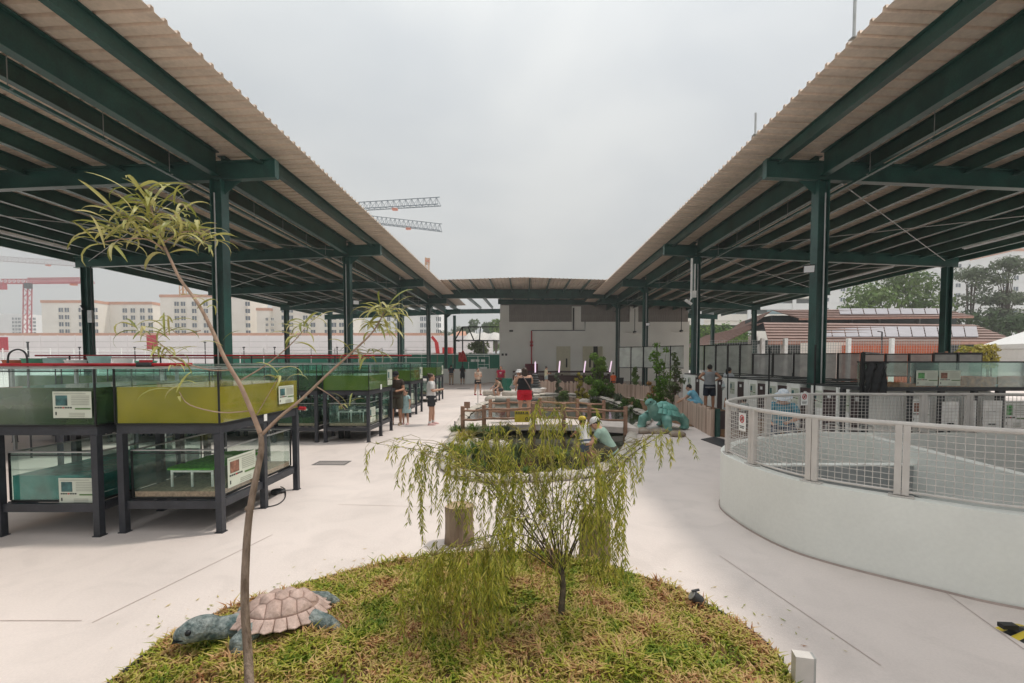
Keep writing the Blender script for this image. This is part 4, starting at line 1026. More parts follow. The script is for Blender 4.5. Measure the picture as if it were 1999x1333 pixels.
# ================================================================== round white enclosure on the right
near = [gnd(u, v) for u, v in ((1999, 1190), (1840, 1155), (1620, 1100), (1520, 1065), (1440, 1020), (1405, 985))]
far = [gnd(u, v, .72) for u, v in ((1432, 864), (1500, 852), (1600, 845))]
pts = [Vector((7.2, 2.35, 0)), Vector((5.3, 2.75, 0))] + [Vector((p.x, p.y, 0)) for p in near] + [Vector((p.x, p.y, 0)) for p in far] + [Vector((6.2, 7.55, 0)), Vector((8.2, 7.5, 0)), Vector((10.0, 6.6, 0)), Vector((10.4, 4.6, 0)), Vector((9.2, 2.9, 0))]
ring = catmull(pts, 8, closed=True)
cen = sum(ring, Vector()) / len(ring)
def inset(poly, d):
    out = []; n = len(poly)
    for i, p in enumerate(poly):
        tn = (poly[(i + 1) % n] - poly[i - 1]).normalized(); nr = Vector((-tn.y, tn.x, 0))
        if nr.dot(cen - p) < 0: nr = -nr
        out.append(p + nr * d)
    return out
t = thing('round_enclosure', 'round white-walled enclosure with grey mesh railing on top', 'enclosure', (cen.x, cen.y, 0))
WT = .74
inn = inset(ring, .13); n = len(ring); mb = MB()
for p, q in zip(ring, inn): mb.v += [(p.x, p.y, 0), (p.x, p.y, WT), (q.x, q.y, WT), (q.x, q.y, 0)]
for i in range(n):
    a, b = 4 * i, 4 * ((i + 1) % n)
    mb.f += [(a, b, b + 1, a + 1), (a + 1, b + 1, b + 2, a + 2), (a + 2, b + 2, b + 3, a + 3)]
mat('render_white', (0.84, 0.85, 0.80), rough=0.65, var=0.04, scale=.8, bump=.06, bscale=14); weather(MATS['render_white'], .05, 1.1, 30.0)
mat('pen_shade_grey', (0.36, 0.37, 0.365), rough=0.8, var=0.1, scale=2, bump=.1)  # shade on the low wall's face, put into its colour
mb.build('wall', 'render_white', t, smooth=True)
mb = MB(); mb.add([(p.x, p.y, .03) for p in inn], [tuple(range(n))]); mat('pen_floor', (0.20, 0.205, 0.20), rough=.85, var=.2, scale=3, bump=.1); mb.build('pen_floor', 'pen_floor', t)
co = inset(ring, -.012); mb = MB()
for p, q in zip(co, inset(ring, .10)): mb.v += [(p.x, p.y, .0), (p.x, p.y, .02), (q.x, q.y, .02)]
for i in range(n): a, b = 3 * i, 3 * ((i + 1) % n); mb.f += [(a, b, b + 1, a + 1)]
mb.build('base_seam', 'joint', t)
# inner ramps
a, b = gnd(1680, 846, .70), gnd(1999, 926, .70)
def wall_seg(p, q, z0a, z1, w, m, nm, z1b=None):
    d = (q - p); d.z = 0; d.normalize(); s = Vector((-d.y, d.x, 0)) * w / 2; z1b = z1 if z1b is None else z1b
    mb = MB(); mb.add([(p.x - s.x, p.y - s.y, z0a), (p.x + s.x, p.y + s.y, z0a), (q.x + s.x, q.y + s.y, z0a), (q.x - s.x, q.y - s.y, z0a),
                       (p.x - s.x, p.y - s.y, z1), (p.x + s.x, p.y + s.y, z1), (q.x + s.x, q.y + s.y, z1b), (q.x - s.x, q.y - s.y, z1b)],
                      [(3, 2, 1, 0), (4, 5, 6, 7), (0, 1, 5, 4), (1, 2, 6, 5), (2, 3, 7, 6), (3, 0, 4, 7)]); return mb.build(nm, m, t)
wall_seg(a, b + (b - a) * .25, .031, .70, .14, 'render_white', 'ramp_wall')
a, b = gnd(1490, 906, .46), gnd(1876, 905, .46); wall_seg(a, b, .031, .44, .12, 'pen_shade_grey', 'low_wall'); wall_seg(a, b, .4402, .462, .13, 'render_white', 'low_wall_lit_top')  # grey face painted as shade, white strip added as its lit top edge
a2, b2 = gnd(1876, 905, .46), gnd(1999, 985, .30); wall_seg(b + Vector((.07, 0, 0)), Vector((7.2, 4.6, 0)), .031, .44, .12, 'pen_shade_grey', 'low_wall', .30)
mb = MB(); mb.add([(6.2, 7.3, .035), (10, 6.4, .035), (10.2, 4.7, .035), (7.5, 5.2, .035)], [(3, 2, 1, 0)]); mb.build('soil_patch', 'brown_wall', t)
# railing: posts, rails, mesh
mid = inset(ring, .065); RH = 1.38
def proj_u(p): return PPX + FPX * p.x / (p.y * _cp + (CAM_H - p.z) * _sp)
def pick(u, lo, hi):
    c = [i for i in range(n) if lo(mid[i]) ]; return min(c, key=lambda i: abs(proj_u(Vector((mid[i].x, mid[i].y, 1))) - u))
isnear = lambda p: p.y < 5.95 and p.y > 1.5 and p.x < 7
isfar = lambda p: p.y >= 5.95 and p.x < 9.9
idx = sorted(set([pick(u, isnear, 0) for u in (1420, 1470, 1583, 1765, 2060)] + [pick(u, isfar, 0) for u in (1500, 1585, 1812, 1900, 2020)] + [0, 8]))
mat('rail_grey', (0.60, 0.565, 0.53), rough=0.5, metal=.0, var=.08)
for k in idx:
    p = mid[k]; tn = (mid[(k + 1) % n] - mid[k - 1]).normalized(); an = math.atan2(tn.y, tn.x)
    for d in (-.028, .028): MB().box((p.x + tn.x * d, p.y + tn.y * d, (WT + RH) / 2 + .012), (.05, .05, RH - WT - .02), rz=an).build('post', 'rail_grey', t)
    MB().box((p.x, p.y, WT + .008), (.18, .09, .012), rz=an).build('foot_plate', 'rail_grey', t)
MB().tube([Vector((p.x, p.y, RH + .01)) for p in mid] + [Vector((mid[0].x, mid[0].y, RH + .01))], .024, 8, caps=False).build('top_rail', 'rail_grey', t, smooth=True)
MB().tube([Vector((p.x, p.y, WT + .05)) for p in mid] + [Vector((mid[0].x, mid[0].y, WT + .05))], .012, 6, caps=False).build('bottom_rail', 'rail_grey', t, smooth=True)
dense = catmull(mid, 5, closed=True)
idx2 = idx + [idx[0] + n]
for a, b in zip(idx2[:-1], idx2[1:]):
    seg = [mid[i % n] for i in range(a, b + 1)]
    mb = MB(); L = 0.0; nxt = .03
    for i in range(len(seg) - 1):
        d = (seg[i + 1] - seg[i]).length
        while nxt < L + d:
            p = seg[i].lerp(seg[i + 1], (nxt - L) / d); mb.beam((p.x, p.y, WT + .055), (p.x, p.y, RH - .01), .0046, .0046); nxt += .058
        L += d
    for q in range(10):
        z = WT + .085 + q * (RH - WT - .12) / 9.5
        mb.tube([Vector((p.x, p.y, z)) for p in seg], .0036, 4, caps=False)
    tag(mb.build('wire_mesh', 'rail_grey', t), kind='stuff')
def notice(parent, c, u, n_, w, h, nm='notice'):
    c, u, n_ = Vector(c), Vector(u).normalized(), Vector(n_).normalized(); v = Vector((0, 0, 1)); M = Matrix((u, -n_, v)).transposed()
    o = MB().box(c, (w, .006, h), M=M).build(nm, 'white_plastic', parent) if parent else MB().box(c, (w, .006, h), M=M).build(nm, 'white_plastic')
    mb = MB(); r = w * .28
    pts = [c + n_ * .006 + v * h * .17 + u * math.cos(a) * r + v * math.sin(a) * r for a in [i * math.pi / 8 for i in range(16)]]
    mb.tube(pts + [pts[0]], w * .04, 5); mb.beam(pts[2], pts[10], w * .07, w * .05); mb.build('prohibition_ring', 'ink_red', o)
    mb = MB().box(c + n_ * .005 + v * h * .17, (w * .18, .003, h * .18), M=M).box(c + n_ * .005 - v * h * .25, (w * .7, .002, h * .04), M=M).box(c + n_ * .005 - v * h * .34, (w * .6, .002, h * .04), M=M)
    mb.build('pictogram', 'ink', o); return o
for i, (k, lab) in enumerate(((pick(1455, isnear, 0), 'white no-climbing notice on the near left railing of the round enclosure'), (pick(1566, isfar, 0), 'white no-climbing notice on the far railing of the round enclosure'))):
    p = mid[k]; tn = (mid[(k + 1) % n] - mid[k - 1]).normalized(); nr = Vector((tn.y, -tn.x, 0))
    if nr.dot(Vector((0, 0, 0)) - p) < 0: nr = -nr
    u = nr.cross(Vector((0, 0, 1))) * -1
    tag(notice(None, (p.x + nr.x * .03, p.y + nr.y * .03, 1.22 if i == 0 else 1.32), u, nr, .15, .21), lab, 'sign', 'no-climbing notices on the railing')

# ================================================================== terrarium stand at the right
glass_mat('terra_glass', (0.93, 0.985, 0.96), milky=0.02, milk=(0.6, 0.82, 0.74), refl=0.9)
mat('soil_red', (0.42, 0.16, 0.055), rough=0.95, var=0.4, scale=12, bump=.6)
YT = 9.2
x0, x1 = at(1742, 0, YT).x, at(2120, 0, YT).x
t = thing('terrarium_stand', 'black steel stand carrying the glass terrariums at the right', 'stand', (x0, YT, 0))
zb0, zb1 = at(0, 763, YT).z, at(0, 756, YT).z
MB().bx(x0 - .3, x1, YT, YT + .75, zb0, zb1).build('deck', 'dark_grey', t)
for u in (1715, 1805, 1868, 1935, 1985, 2060):
    x = at(u, 0, YT).x
    for y in (YT + .04, YT + .7): MB().bx(x - .045, x + .045, y - .04, y + .04, 0, zb0 - .001).build('leg', 'dark_grey', t)
fx = at(1703, 0, YT).x
for z0_, z1_ in ((0, at(0, 688, YT).z),): MB().bx(fx - .03, fx + .03, YT - .05, YT + .01, z0_, z1_).build('post', 'black', t)
MB().beam((fx, YT - .02, at(0, 688, YT).z), (at(1830, 0, YT).x, YT + 1.2, at(0, 688, YT).z), .03, .03).build('rail', 'black', t)
tx = [at(u, 0, YT).x for u in (1743, 1862, 1983, 2110)]
ztop_ = at(0, 708, YT).z
labs = ['first glass terrarium of reddish soil beside the black cloth', 'second glass terrarium with heaped brown soil', 'third glass terrarium cut by the right edge']
for i in range(3):
    a, b = tx[i] + .01, tx[i + 1] - .01
    tt = thing('terrarium', labs[i], 'terrarium', (a, YT, zb1), 'glass terrariums at the right'); zz = zb1 + .002; g_ = .01
    MB().bx(a, b, YT + .05, YT + .05 + g_, zz, ztop_).build('pane', 'terra_glass', tt); MB().bx(a, b, YT + .68, YT + .68 + g_, zz, ztop_).build('pane', 'terra_glass', tt)
    MB().bx(a, a + g_, YT + .061, YT + .679, zz, ztop_).build('pane', 'terra_glass', tt); MB().bx(b - g_, b, YT + .061, YT + .679, zz, ztop_).build('pane', 'terra_glass', tt)
    MB().bx(a - .005, b + .005, YT + .045, YT + .075, ztop_ + .001, ztop_ + .03).bx(a - .005, b + .005, YT + .66, YT + .695, ztop_ + .001, ztop_ + .03).build('rim', 'black', tt)
    mb = MB(); rg = random.Random(40 + i); nx, ny = 26, 12
    for ii in range(nx + 1):
        for j in range(ny + 1):
            fx_ = ii / nx; hgt = .05 + (.03 * math.sin(fx_ * 5 + i) if i == 0 else .14 * math.sin(min(1, fx_ * 1.5) * math.pi * .5)) + rg.uniform(0, .025)
            mb.v.append((a + .015 + (b - a - .03) * fx_, YT + .065 + .60 * j / ny, zz + max(.03, hgt)))
    for ii in range(nx):
        for j in range(ny): k = ii * (ny + 1) + j; mb.f.append((k, k + ny + 1, k + ny + 2, k + 1))
    o = len(mb.v); mb.v += [(a + .015, YT + .064, zz), (b - .015, YT + .064, zz)]
    mb.f.append(tuple([o] + [ii * (ny + 1) for ii in range(nx + 1)] + [o + 1])[::-1]); mb.build('soil', 'soil_red', tt)
    if i < 2: info_sign(tt, (at((1838, 1884)[i], 0, YT).x, YT + .035, at(0, 738, YT).z), (1, 0, 0), (.44, .31), photo=('photo_green', 'photo_brown')[i])
# black cloth draped over the left end
t = thing('black_cloth', 'black plastic sheet hanging over the left end of the terrarium stand', 'cloth', (at(1722, 0, YT).x, YT, 1.0))
mb = MB(); nx, nz = 16, 14; ca, cb = at(1705, 0, YT).x, at(1746, 0, YT).x; zt_, zl_ = at(0, 709, YT).z, at(0, 768, YT).z
for i in range(nx + 1):
    for j in range(nz + 1):
        f_ = i / nx; x = ca + (cb - ca) * f_ + (.03 if j < 3 else 0) * math.sin(j); y = YT - .09 + .035 * math.sin(f_ * 14 + j * .3) + .01 * math.sin(j * 2.1)
        mb.v.append((x, y, zt_ + (zl_ - zt_) * j / nz + .025 * math.sin(f_ * 9) * (1 if j == 0 else .3)))
for i in range(nx):
    for j in range(nz): k = i * (nz + 1) + j; mb.f.append((k, k + 1, k + nz + 2, k + nz + 1))
for o_ in (mb,): pass
cl_ = mb.build('sheet', 'black', t, smooth='all'); md = cl_.modifiers.new('thick', 'SOLIDIFY'); md.thickness = .006
MB().tube([(ca - .05, YT - .07, zt_ + .005), (cb + .05, YT - .07, zt_ + .005)], .012, 6).build('hanging_rod', 'black', t)
# poster boards below the terrariums
for i, (u0, u1, v0, v1, ph) in enumerate(((1768, 1801, 778, 824, 'photo_brown'), (1825, 1857, 782, 832, None), (1868, 1890, 780, 832, None), (1903, 1940, 780, 834, None), (1945, 1985, 780, 834, 'photo_green'))):
    c = at((u0 + u1) / 2, (v0 + v1) / 2, YT + .1); w = (u1 - u0) * YT / FPX; h = (v1 - v0) * YT / FPX
    t = thing('poster_board', 'white poster board under the terrariums, %s from the left' % ordinal(i), 'poster', (c.x, YT, 0), 'poster boards under the terrariums')
    if ph: info_sign(t, (c.x, YT - .06, c.z), (1, 0, 0), (w, h), photo=ph, paper='white_plastic', name='board')
    else:
        b_ = MB().box((c.x, YT - .06, c.z), (w, .01, h)).build('board', 'white_plastic', t); MB().box((c.x, YT - .068, c.z - h * .36), (w * .4, .003, .03)).box((c.x - w * .1, YT - .068, c.z + h * .1), (w * .5, .003, .008)).build('text_lines', 'ink', b_)
    MB().bx(c.x - w * .4, c.x + w * .4, YT - .045, YT - .005, c.z - h * .2, c.z - h * .1).build('fixing_bar', 'dark_grey', t)
    MB().bx(c.x - .02, c.x + .02, YT - .05, YT - .02, 0, c.z - h * .21).build('support', 'dark_grey', t)

# ================================================================== white animal pens along the right columns
mat('door_brown', (0.055, 0.035, 0.035), rough=0.6, var=.2); mat('mesh_lid', (0.05, 0.055, 0.055), rough=0.5)
XP = 7.25
def YofU(u, X=XP): return X * FPX / (u - PPX)
pens = [(20.6, 18.0), (18.0, 16.1), (16.1, 14.6), (14.6, 13.4), (13.4, 12.3), (12.3, 11.3), (11.3, 10.4), (10.4, 9.5)]
HP = 1.33
for i, (ya, yb) in enumerate(pens):
    t = thing('animal_pen', 'white-walled animal pen along the right columns, %s from the far end' % ordinal(i), 'pen', (XP, (ya + yb) / 2, 0), 'white animal pens along the right columns')
    dx = .012 * (i % 2)
    dw = .48; yd = yb + (ya - yb) * .35
    MB().bx(XP + dx, XP + .10 + dx, yb + .006, yd - dw / 2, 0, HP).build('front_wall', 'wall_white', t); MB().bx(XP + dx, XP + .10 + dx, yd + dw / 2, ya - .006, 0, HP).build('front_wall', 'wall_white', t)
    MB().bx(XP + .02 + dx, XP + .06 + dx, yd - dw / 2 + .005, yd + dw / 2 - .005, .15, HP - .08).build('door', 'door_brown', t)
    MB().bx(XP - .004 + dx, XP + .018 + dx, yd - .05, yd + .05, HP - .26, HP - .17).build('door_plate', 'white_plastic', t)
    MB().bx(XP + .102 + dx, XP + 2.6, yb + .006, yb + .10, 0, HP - .02).build('side_wall', 'wall_white', t)
    MB().bx(XP + 2.602, XP + 2.7, yb + .006, ya - .006, 0, HP - .05).build('back_wall', 'wall_white', t)
    if ya - yb > .8:
        ys = yd + dw / 2 + (ya - yd - dw / 2) * .45; info_sign(t, (XP + dx - .006, ys, HP - .32), (0, -1, 0), (.34, .42), nrm=(-1, 0, 0), photo='photo_teal')
    for y in (yb + .05, ya - .05): MB().beam((XP + .05 + dx, y, HP + .03), (XP + 2.65, y, HP + .03), .04, .04).build('lid_bar', 'mesh_lid', t)
    MB().beam((XP + .05 + dx, yb + .075, HP + .03), (XP + .05 + dx, ya - .075, HP + .03), .04, .04).beam((XP + 2.65, yb + .075, HP + .03), (XP + 2.65, ya - .075, HP + .03), .04, .04).build('lid_rail', 'mesh_lid', t)
    if i in (2, 4, 6): MB().bx(XP - .03, XP - .005, ya - .09, ya - .05, 0, 2.35).build('frame_post', 'black', t)
# brown dirt inside fenced garden
mat('dirt', (0.20, 0.115, 0.06), rough=0.95, var=.35, scale=2.5, bump=.5)
# grey net screens
def net_mat(name, col, a):
    m = mat(name, col, rough=.9, var=.15, scale=3); N, L = m.node_tree.nodes, m.node_tree.links
    tr = N.new('ShaderNodeBsdfTransparent'); ms = N.new('ShaderNodeMixShader'); ms.inputs[0].default_value = a
    L.new(N['Principled BSDF'].outputs[0], ms.inputs[1]); L.new(tr.outputs[0], ms.inputs[2]); L.new(ms.outputs[0], N['Material Output'].inputs['Surface']); return m
net_mat('net_grey', (0.46, 0.47, 0.46), .32); net_mat('net_pale', (0.55, 0.58, 0.53), .45)
def screens(label, p, q, z0, z1, npan, net, frame='black'):
    t = thing('net_screen', label, 'screen', p, 'grey net screens'); p, q = Vector(p), Vector(q); d = (q - p).normalized(); up = Vector((0, 0, 1))
    for i in range(npan):
        a, b = p.lerp(q, i / npan) + d * .03, p.lerp(q, (i + 1) / npan) - d * .03
        MB().beam(Vector((a.x, a.y, 0)), Vector((a.x, a.y, z1)), .06, .06).build('post', frame, t)
        MB().beam(Vector((a.x, a.y, z1 - .03)) + d * .032, Vector((b.x, b.y, z1 - .03)), .045, .045).beam(Vector((a.x, a.y, z0 + .03)) + d * .032, Vector((b.x, b.y, z0 + .03)), .045, .045).build('frame_bar', frame, t)
        MB().beam(Vector((a.x, a.y, (z0 + z1) / 2)) + d * .034, Vector((b.x, b.y, (z0 + z1) / 2)), .012, z1 - z0 - .1).build('net', net, t)
screens('grey net screen before the white building, right of the pond', (at(1213, 0, 30).x, 30, 0), (at(1345, 0, 27).x, 27, 0), hz(718, 30), hz(677, 30), 5, 'net_pale')
screens('pale net screen behind the two visitors at the pens', (at(1362, 0, 25).x, 25, 0), (at(1482, 0, 23).x, 23, 0), hz(738, 25), hz(674, 25), 5, 'net_pale')
screens('dark grey net screen behind the pens, left of the near right column', (at(1482, 0, 21).x, 21, 0), (at(1700, 0, 19).x, 19, 0), hz(738, 21), hz(690, 21), 5, 'net_grey')
screens('dark grey net screen behind the terrariums', (at(1702, 0, 18).x, 18, 0), (at(1945, 0, 17).x, 17, 0), hz(735, 18), hz(690, 18), 5, 'net_grey')
t = thing('black_sheet_fence', 'black plastic sheet fence above the terrariums', 'fence', base_at(1890, 20))
for i in range(4):
    a, b = at(1850 + i * 24, 0, 20).x, at(1873.6 + i * 24, 0, 20).x; MB().bx(a, b, 20, 20.03, .6, hz(688, 20)).build('panel', 'black', t)
    MB().bx(a - .02, a + .06, 20.031, 20.10, 0, hz(686, 20)).build('post', 'flat_orange', t)
# ================================================================== planted bed in front
def objrand_leaf(name, c1, c2, c3):
    m = bpy.data.materials.new(name); m.use_nodes = True; N, L = m.node_tree.nodes, m.node_tree.links
    b = N['Principled BSDF']; b.inputs['Roughness'].default_value = .42; b.inputs['Specular IOR Level'].default_value = .5
    oi = N.new('ShaderNodeObjectInfo'); ge = N.new('ShaderNodeNewGeometry'); r = N.new('ShaderNodeValToRGB')
    ad = N.new('ShaderNodeMath'); ad.operation = 'ADD'; fr = N.new('ShaderNodeMath'); fr.operation = 'FRACT'
    L.new(oi.outputs['Random'], ad.inputs[0]); L.new(ge.outputs['Random Per Island'], ad.inputs[1]); L.new(ad.outputs[0], fr.inputs[0]); L.new(fr.outputs[0], r.inputs['Fac'])
    e = r.color_ramp.elements; e[0].position = 0; e[0].color = (*c1, 1); e[1].position = 1; e[1].color = (*c3, 1); k = e.new(.5); k.color = (*c2, 1)
    L.new(r.outputs[0], b.inputs['Base Color'])
    t = N.new('ShaderNodeBsdfTranslucent'); ms = N.new('ShaderNodeMixShader'); ms.inputs[0].default_value = .3
    L.new(r.outputs[0], t.inputs['Color']); L.new(b.outputs[0], ms.inputs[1]); L.new(t.outputs[0], ms.inputs[2]); L.new(ms.outputs[0], N['Material Output'].inputs['Surface'])
    MATS[name] = m; return m
objrand_leaf('sapling_leaf', (0.20, 0.23, 0.05), (0.38, 0.37, 0.10), (0.55, 0.51, 0.24))
objrand_leaf('willow_leaf', (0.15, 0.20, 0.018), (0.36, 0.37, 0.04), (0.60, 0.53, 0.10))
def grass_mat(name):
    m = bpy.data.materials.new(name); m.use_nodes = True; N, L = m.node_tree.nodes, m.node_tree.links
    b = N['Principled BSDF']; b.inputs['Roughness'].default_value = .55; b.inputs['Specular IOR Level'].default_value = .3
    ge = N.new('ShaderNodeNewGeometry'); tc = N.new('ShaderNodeTexCoord')
    nz = N.new('ShaderNodeTexNoise'); nz.inputs['Scale'].default_value = 4.2; nz.inputs['Detail'].default_value = 4; L.new(tc.outputs['Object'], nz.inputs['Vector'])
    m1 = N.new('ShaderNodeMath'); m1.operation = 'MULTIPLY'; m1.inputs[1].default_value = .55; L.new(ge.outputs['Random Per Island'], m1.inputs[0])
    m2 = N.new('ShaderNodeMath'); m2.operation = 'MULTIPLY_ADD'; m2.inputs[1].default_value = 1.9; m2.inputs[2].default_value = -.70; L.new(nz.outputs['Fac'], m2.inputs[0])
    ad = N.new('ShaderNodeMath'); ad.operation = 'ADD'; L.new(m1.outputs[0], ad.inputs[0]); L.new(m2.outputs[0], ad.inputs[1])
    r = N.new('ShaderNodeValToRGB'); e = r.color_ramp.elements
    e[0].position = 0.0; e[0].color = (0.10, 0.18, 0.015, 1); e[1].position = 1.0; e[1].color = (0.38, 0.17, 0.07, 1)
    for p, c in ((.22, (0.22, 0.29, 0.025)), (.42, (0.40, 0.39, 0.05)), (.60, (0.56, 0.46, 0.15)), (.80, (0.60, 0.38, 0.19))): k = e.new(p); k.color = (*c, 1)
    L.new(ad.outputs[0], r.inputs['Fac']); L.new(r.outputs[0], b.inputs['Base Color'])
    t = N.new('ShaderNodeBsdfTranslucent'); ms = N.new('ShaderNodeMixShader'); ms.inputs[0].default_value = .3
    L.new(r.outputs[0], t.inputs['Color']); L.new(b.outputs[0], ms.inputs[1]); L.new(t.outputs[0], ms.inputs[2]); L.new(ms.outputs[0], N['Material Output'].inputs['Surface'])
    MATS[name] = m
grass_mat('grass')
mat('soil', (0.13, 0.075, 0.035), rough=.95, var=.4, scale=9, bump=.6)
px_edge = [(70, 1470), (250, 1320), (320, 1265), (390, 1226), (480, 1190), (600, 1150), (720, 1118), (820, 1099), (910, 1090), (1000, 1090), (1080, 1096), (1130, 1106), (1290, 1150), (1380, 1194), (1465, 1246), (1515, 1292), (1545, 1345), (1580, 1450)]
edge = [gnd(u, v) for u, v in px_edge]
edge = catmull(edge, 4)
bed_poly = [(p.x, p.y) for p in edge] + [(2.2, 1.4), (-3.2, 1.4)]
def inside(x, y, poly):
    c = False; j = len(poly) - 1
    for i in range(len(poly)):
        xi, yi = poly[i][0], poly[i][1]; xj, yj = poly[j][0], poly[j][1]
        if (yi > y) != (yj > y) and x < (xj - xi) * (y - yi) / (yj - yi) + xi: c = not c
        j = i
    return c
mb = MB().prism(bed_poly, 0.003, .035); struct('planting_bed', mb, 'soil')
t = thing('bed_edging', 'thin dark metal edging strip around the grass bed', 'edging', (0, 4.3, 0))
mb = MB(); 
for i in range(len(edge) - 1): mb.beam(edge[i] + Vector((0, .012, .032)), edge[i + 1] + Vector((0, .012, .032)), .012, .06)
mb.build('strip', 'dark_grey', t)
mb = MB(); rg = random.Random(99); xs = [p[0] for p in bed_poly]; ys = [p[1] for p in bed_poly]; cnt = 0
ymin = 2.25
while cnt < 64000:
    x, y = rg.uniform(min(xs), max(xs)), rg.uniform(ymin, max(ys))
    if not inside(x, y, bed_poly): continue
    cn = math.sin(x * 5.3 + 1.7 * math.sin(y * 3.1)) * math.sin(y * 6.1 + 1.3 * math.sin(x * 4.7)) + .5 * math.sin(x * 13.0 + y * 9.0)
    if cn < -.55 and rg.random() < .6: continue
    cnt += 1
    h = rg.uniform(.025, .082) * (1 + .35 * max(0, cn)) * (1.25 if math.sin(x * 3.1) * math.cos(y * 4.3) > .2 else .85); a = rg.uniform(0, 6.283); ln = rg.uniform(.25, 1.2) * h; w = rg.uniform(.0035, .0078)
    d = Vector((math.cos(a), math.sin(a), 0)); s = Vector((-d.y, d.x, 0)) * w; p = Vector((x, y, .03)); q = p + d * ln * .35 + Vector((0, 0, h * .7)); e_ = p + d * ln * 1.1 + Vector((0, 0, h * rg.uniform(.75, 1.0)))
    mb.add([p - s * .7, p + s * .7, q + s, q - s, e_], [(0, 1, 2, 3), (3, 2, 4)])
tag(mb.build('grass', 'grass'), 'patchy green and straw-coloured grass filling the front bed', 'grass', kind='stuff')
# clippings and fallen leaves on the paving round the bed
mb = MB(); rg = random.Random(55)
for i in range(260):
    k = rg.choice(edge[6:-6]); x, y = k.x + rg.gauss(0, .28), k.y + abs(rg.gauss(0, .22)) + .02; a = rg.uniform(0, 6.28); l_ = rg.uniform(.008, .03); d = Vector((math.cos(a), math.sin(a), 0)) * l_; w_ = Vector((-d.y, d.x, 0)) * .22; p = Vector((x, y, .007))
    if not inside(x, y, bed_poly): mb.add([p - d, p + w_, p + d + Vector((0, 0, .004)), p - w_], [(0, 1, 2, 3)])
tag(mb.build('grass_clippings', 'grass'), 'scattered dry grass clippings on the paving around the bed', 'clippings', kind='stuff')
# leafy weeds
for i, (u, v) in enumerate(((520, 1270), (1065, 1100))):
    c = gnd(u, v, .04); t = thing('weed', ('small leafy weed beside the sapling trunk', 'small leafy weed behind the willow trunk')[i], 'weed', c, 'weeds in the bed'); mb = MB(); rg = random.Random(i)
    st = MB()
    for k in range(16):
        a = rg.uniform(0, 6.28); r_ = rg.uniform(.03, .10); p = c + Vector((math.cos(a) * r_, math.sin(a) * r_, rg.uniform(.03, .10))); s = .022
        u_ = Vector((math.cos(a), math.sin(a), .4)).normalized() * s; w_ = Vector((-math.sin(a), math.cos(a), .1)) * s * .55
        mb.add([p - u_, p + w_, p + u_, p - w_], [(0, 1, 2, 3)]); st.tube([c, p - u_], .0015, 4)
    mb.build('leaves', 'leaf_bright', t); st.build('stems', 'leaf_mid', t)

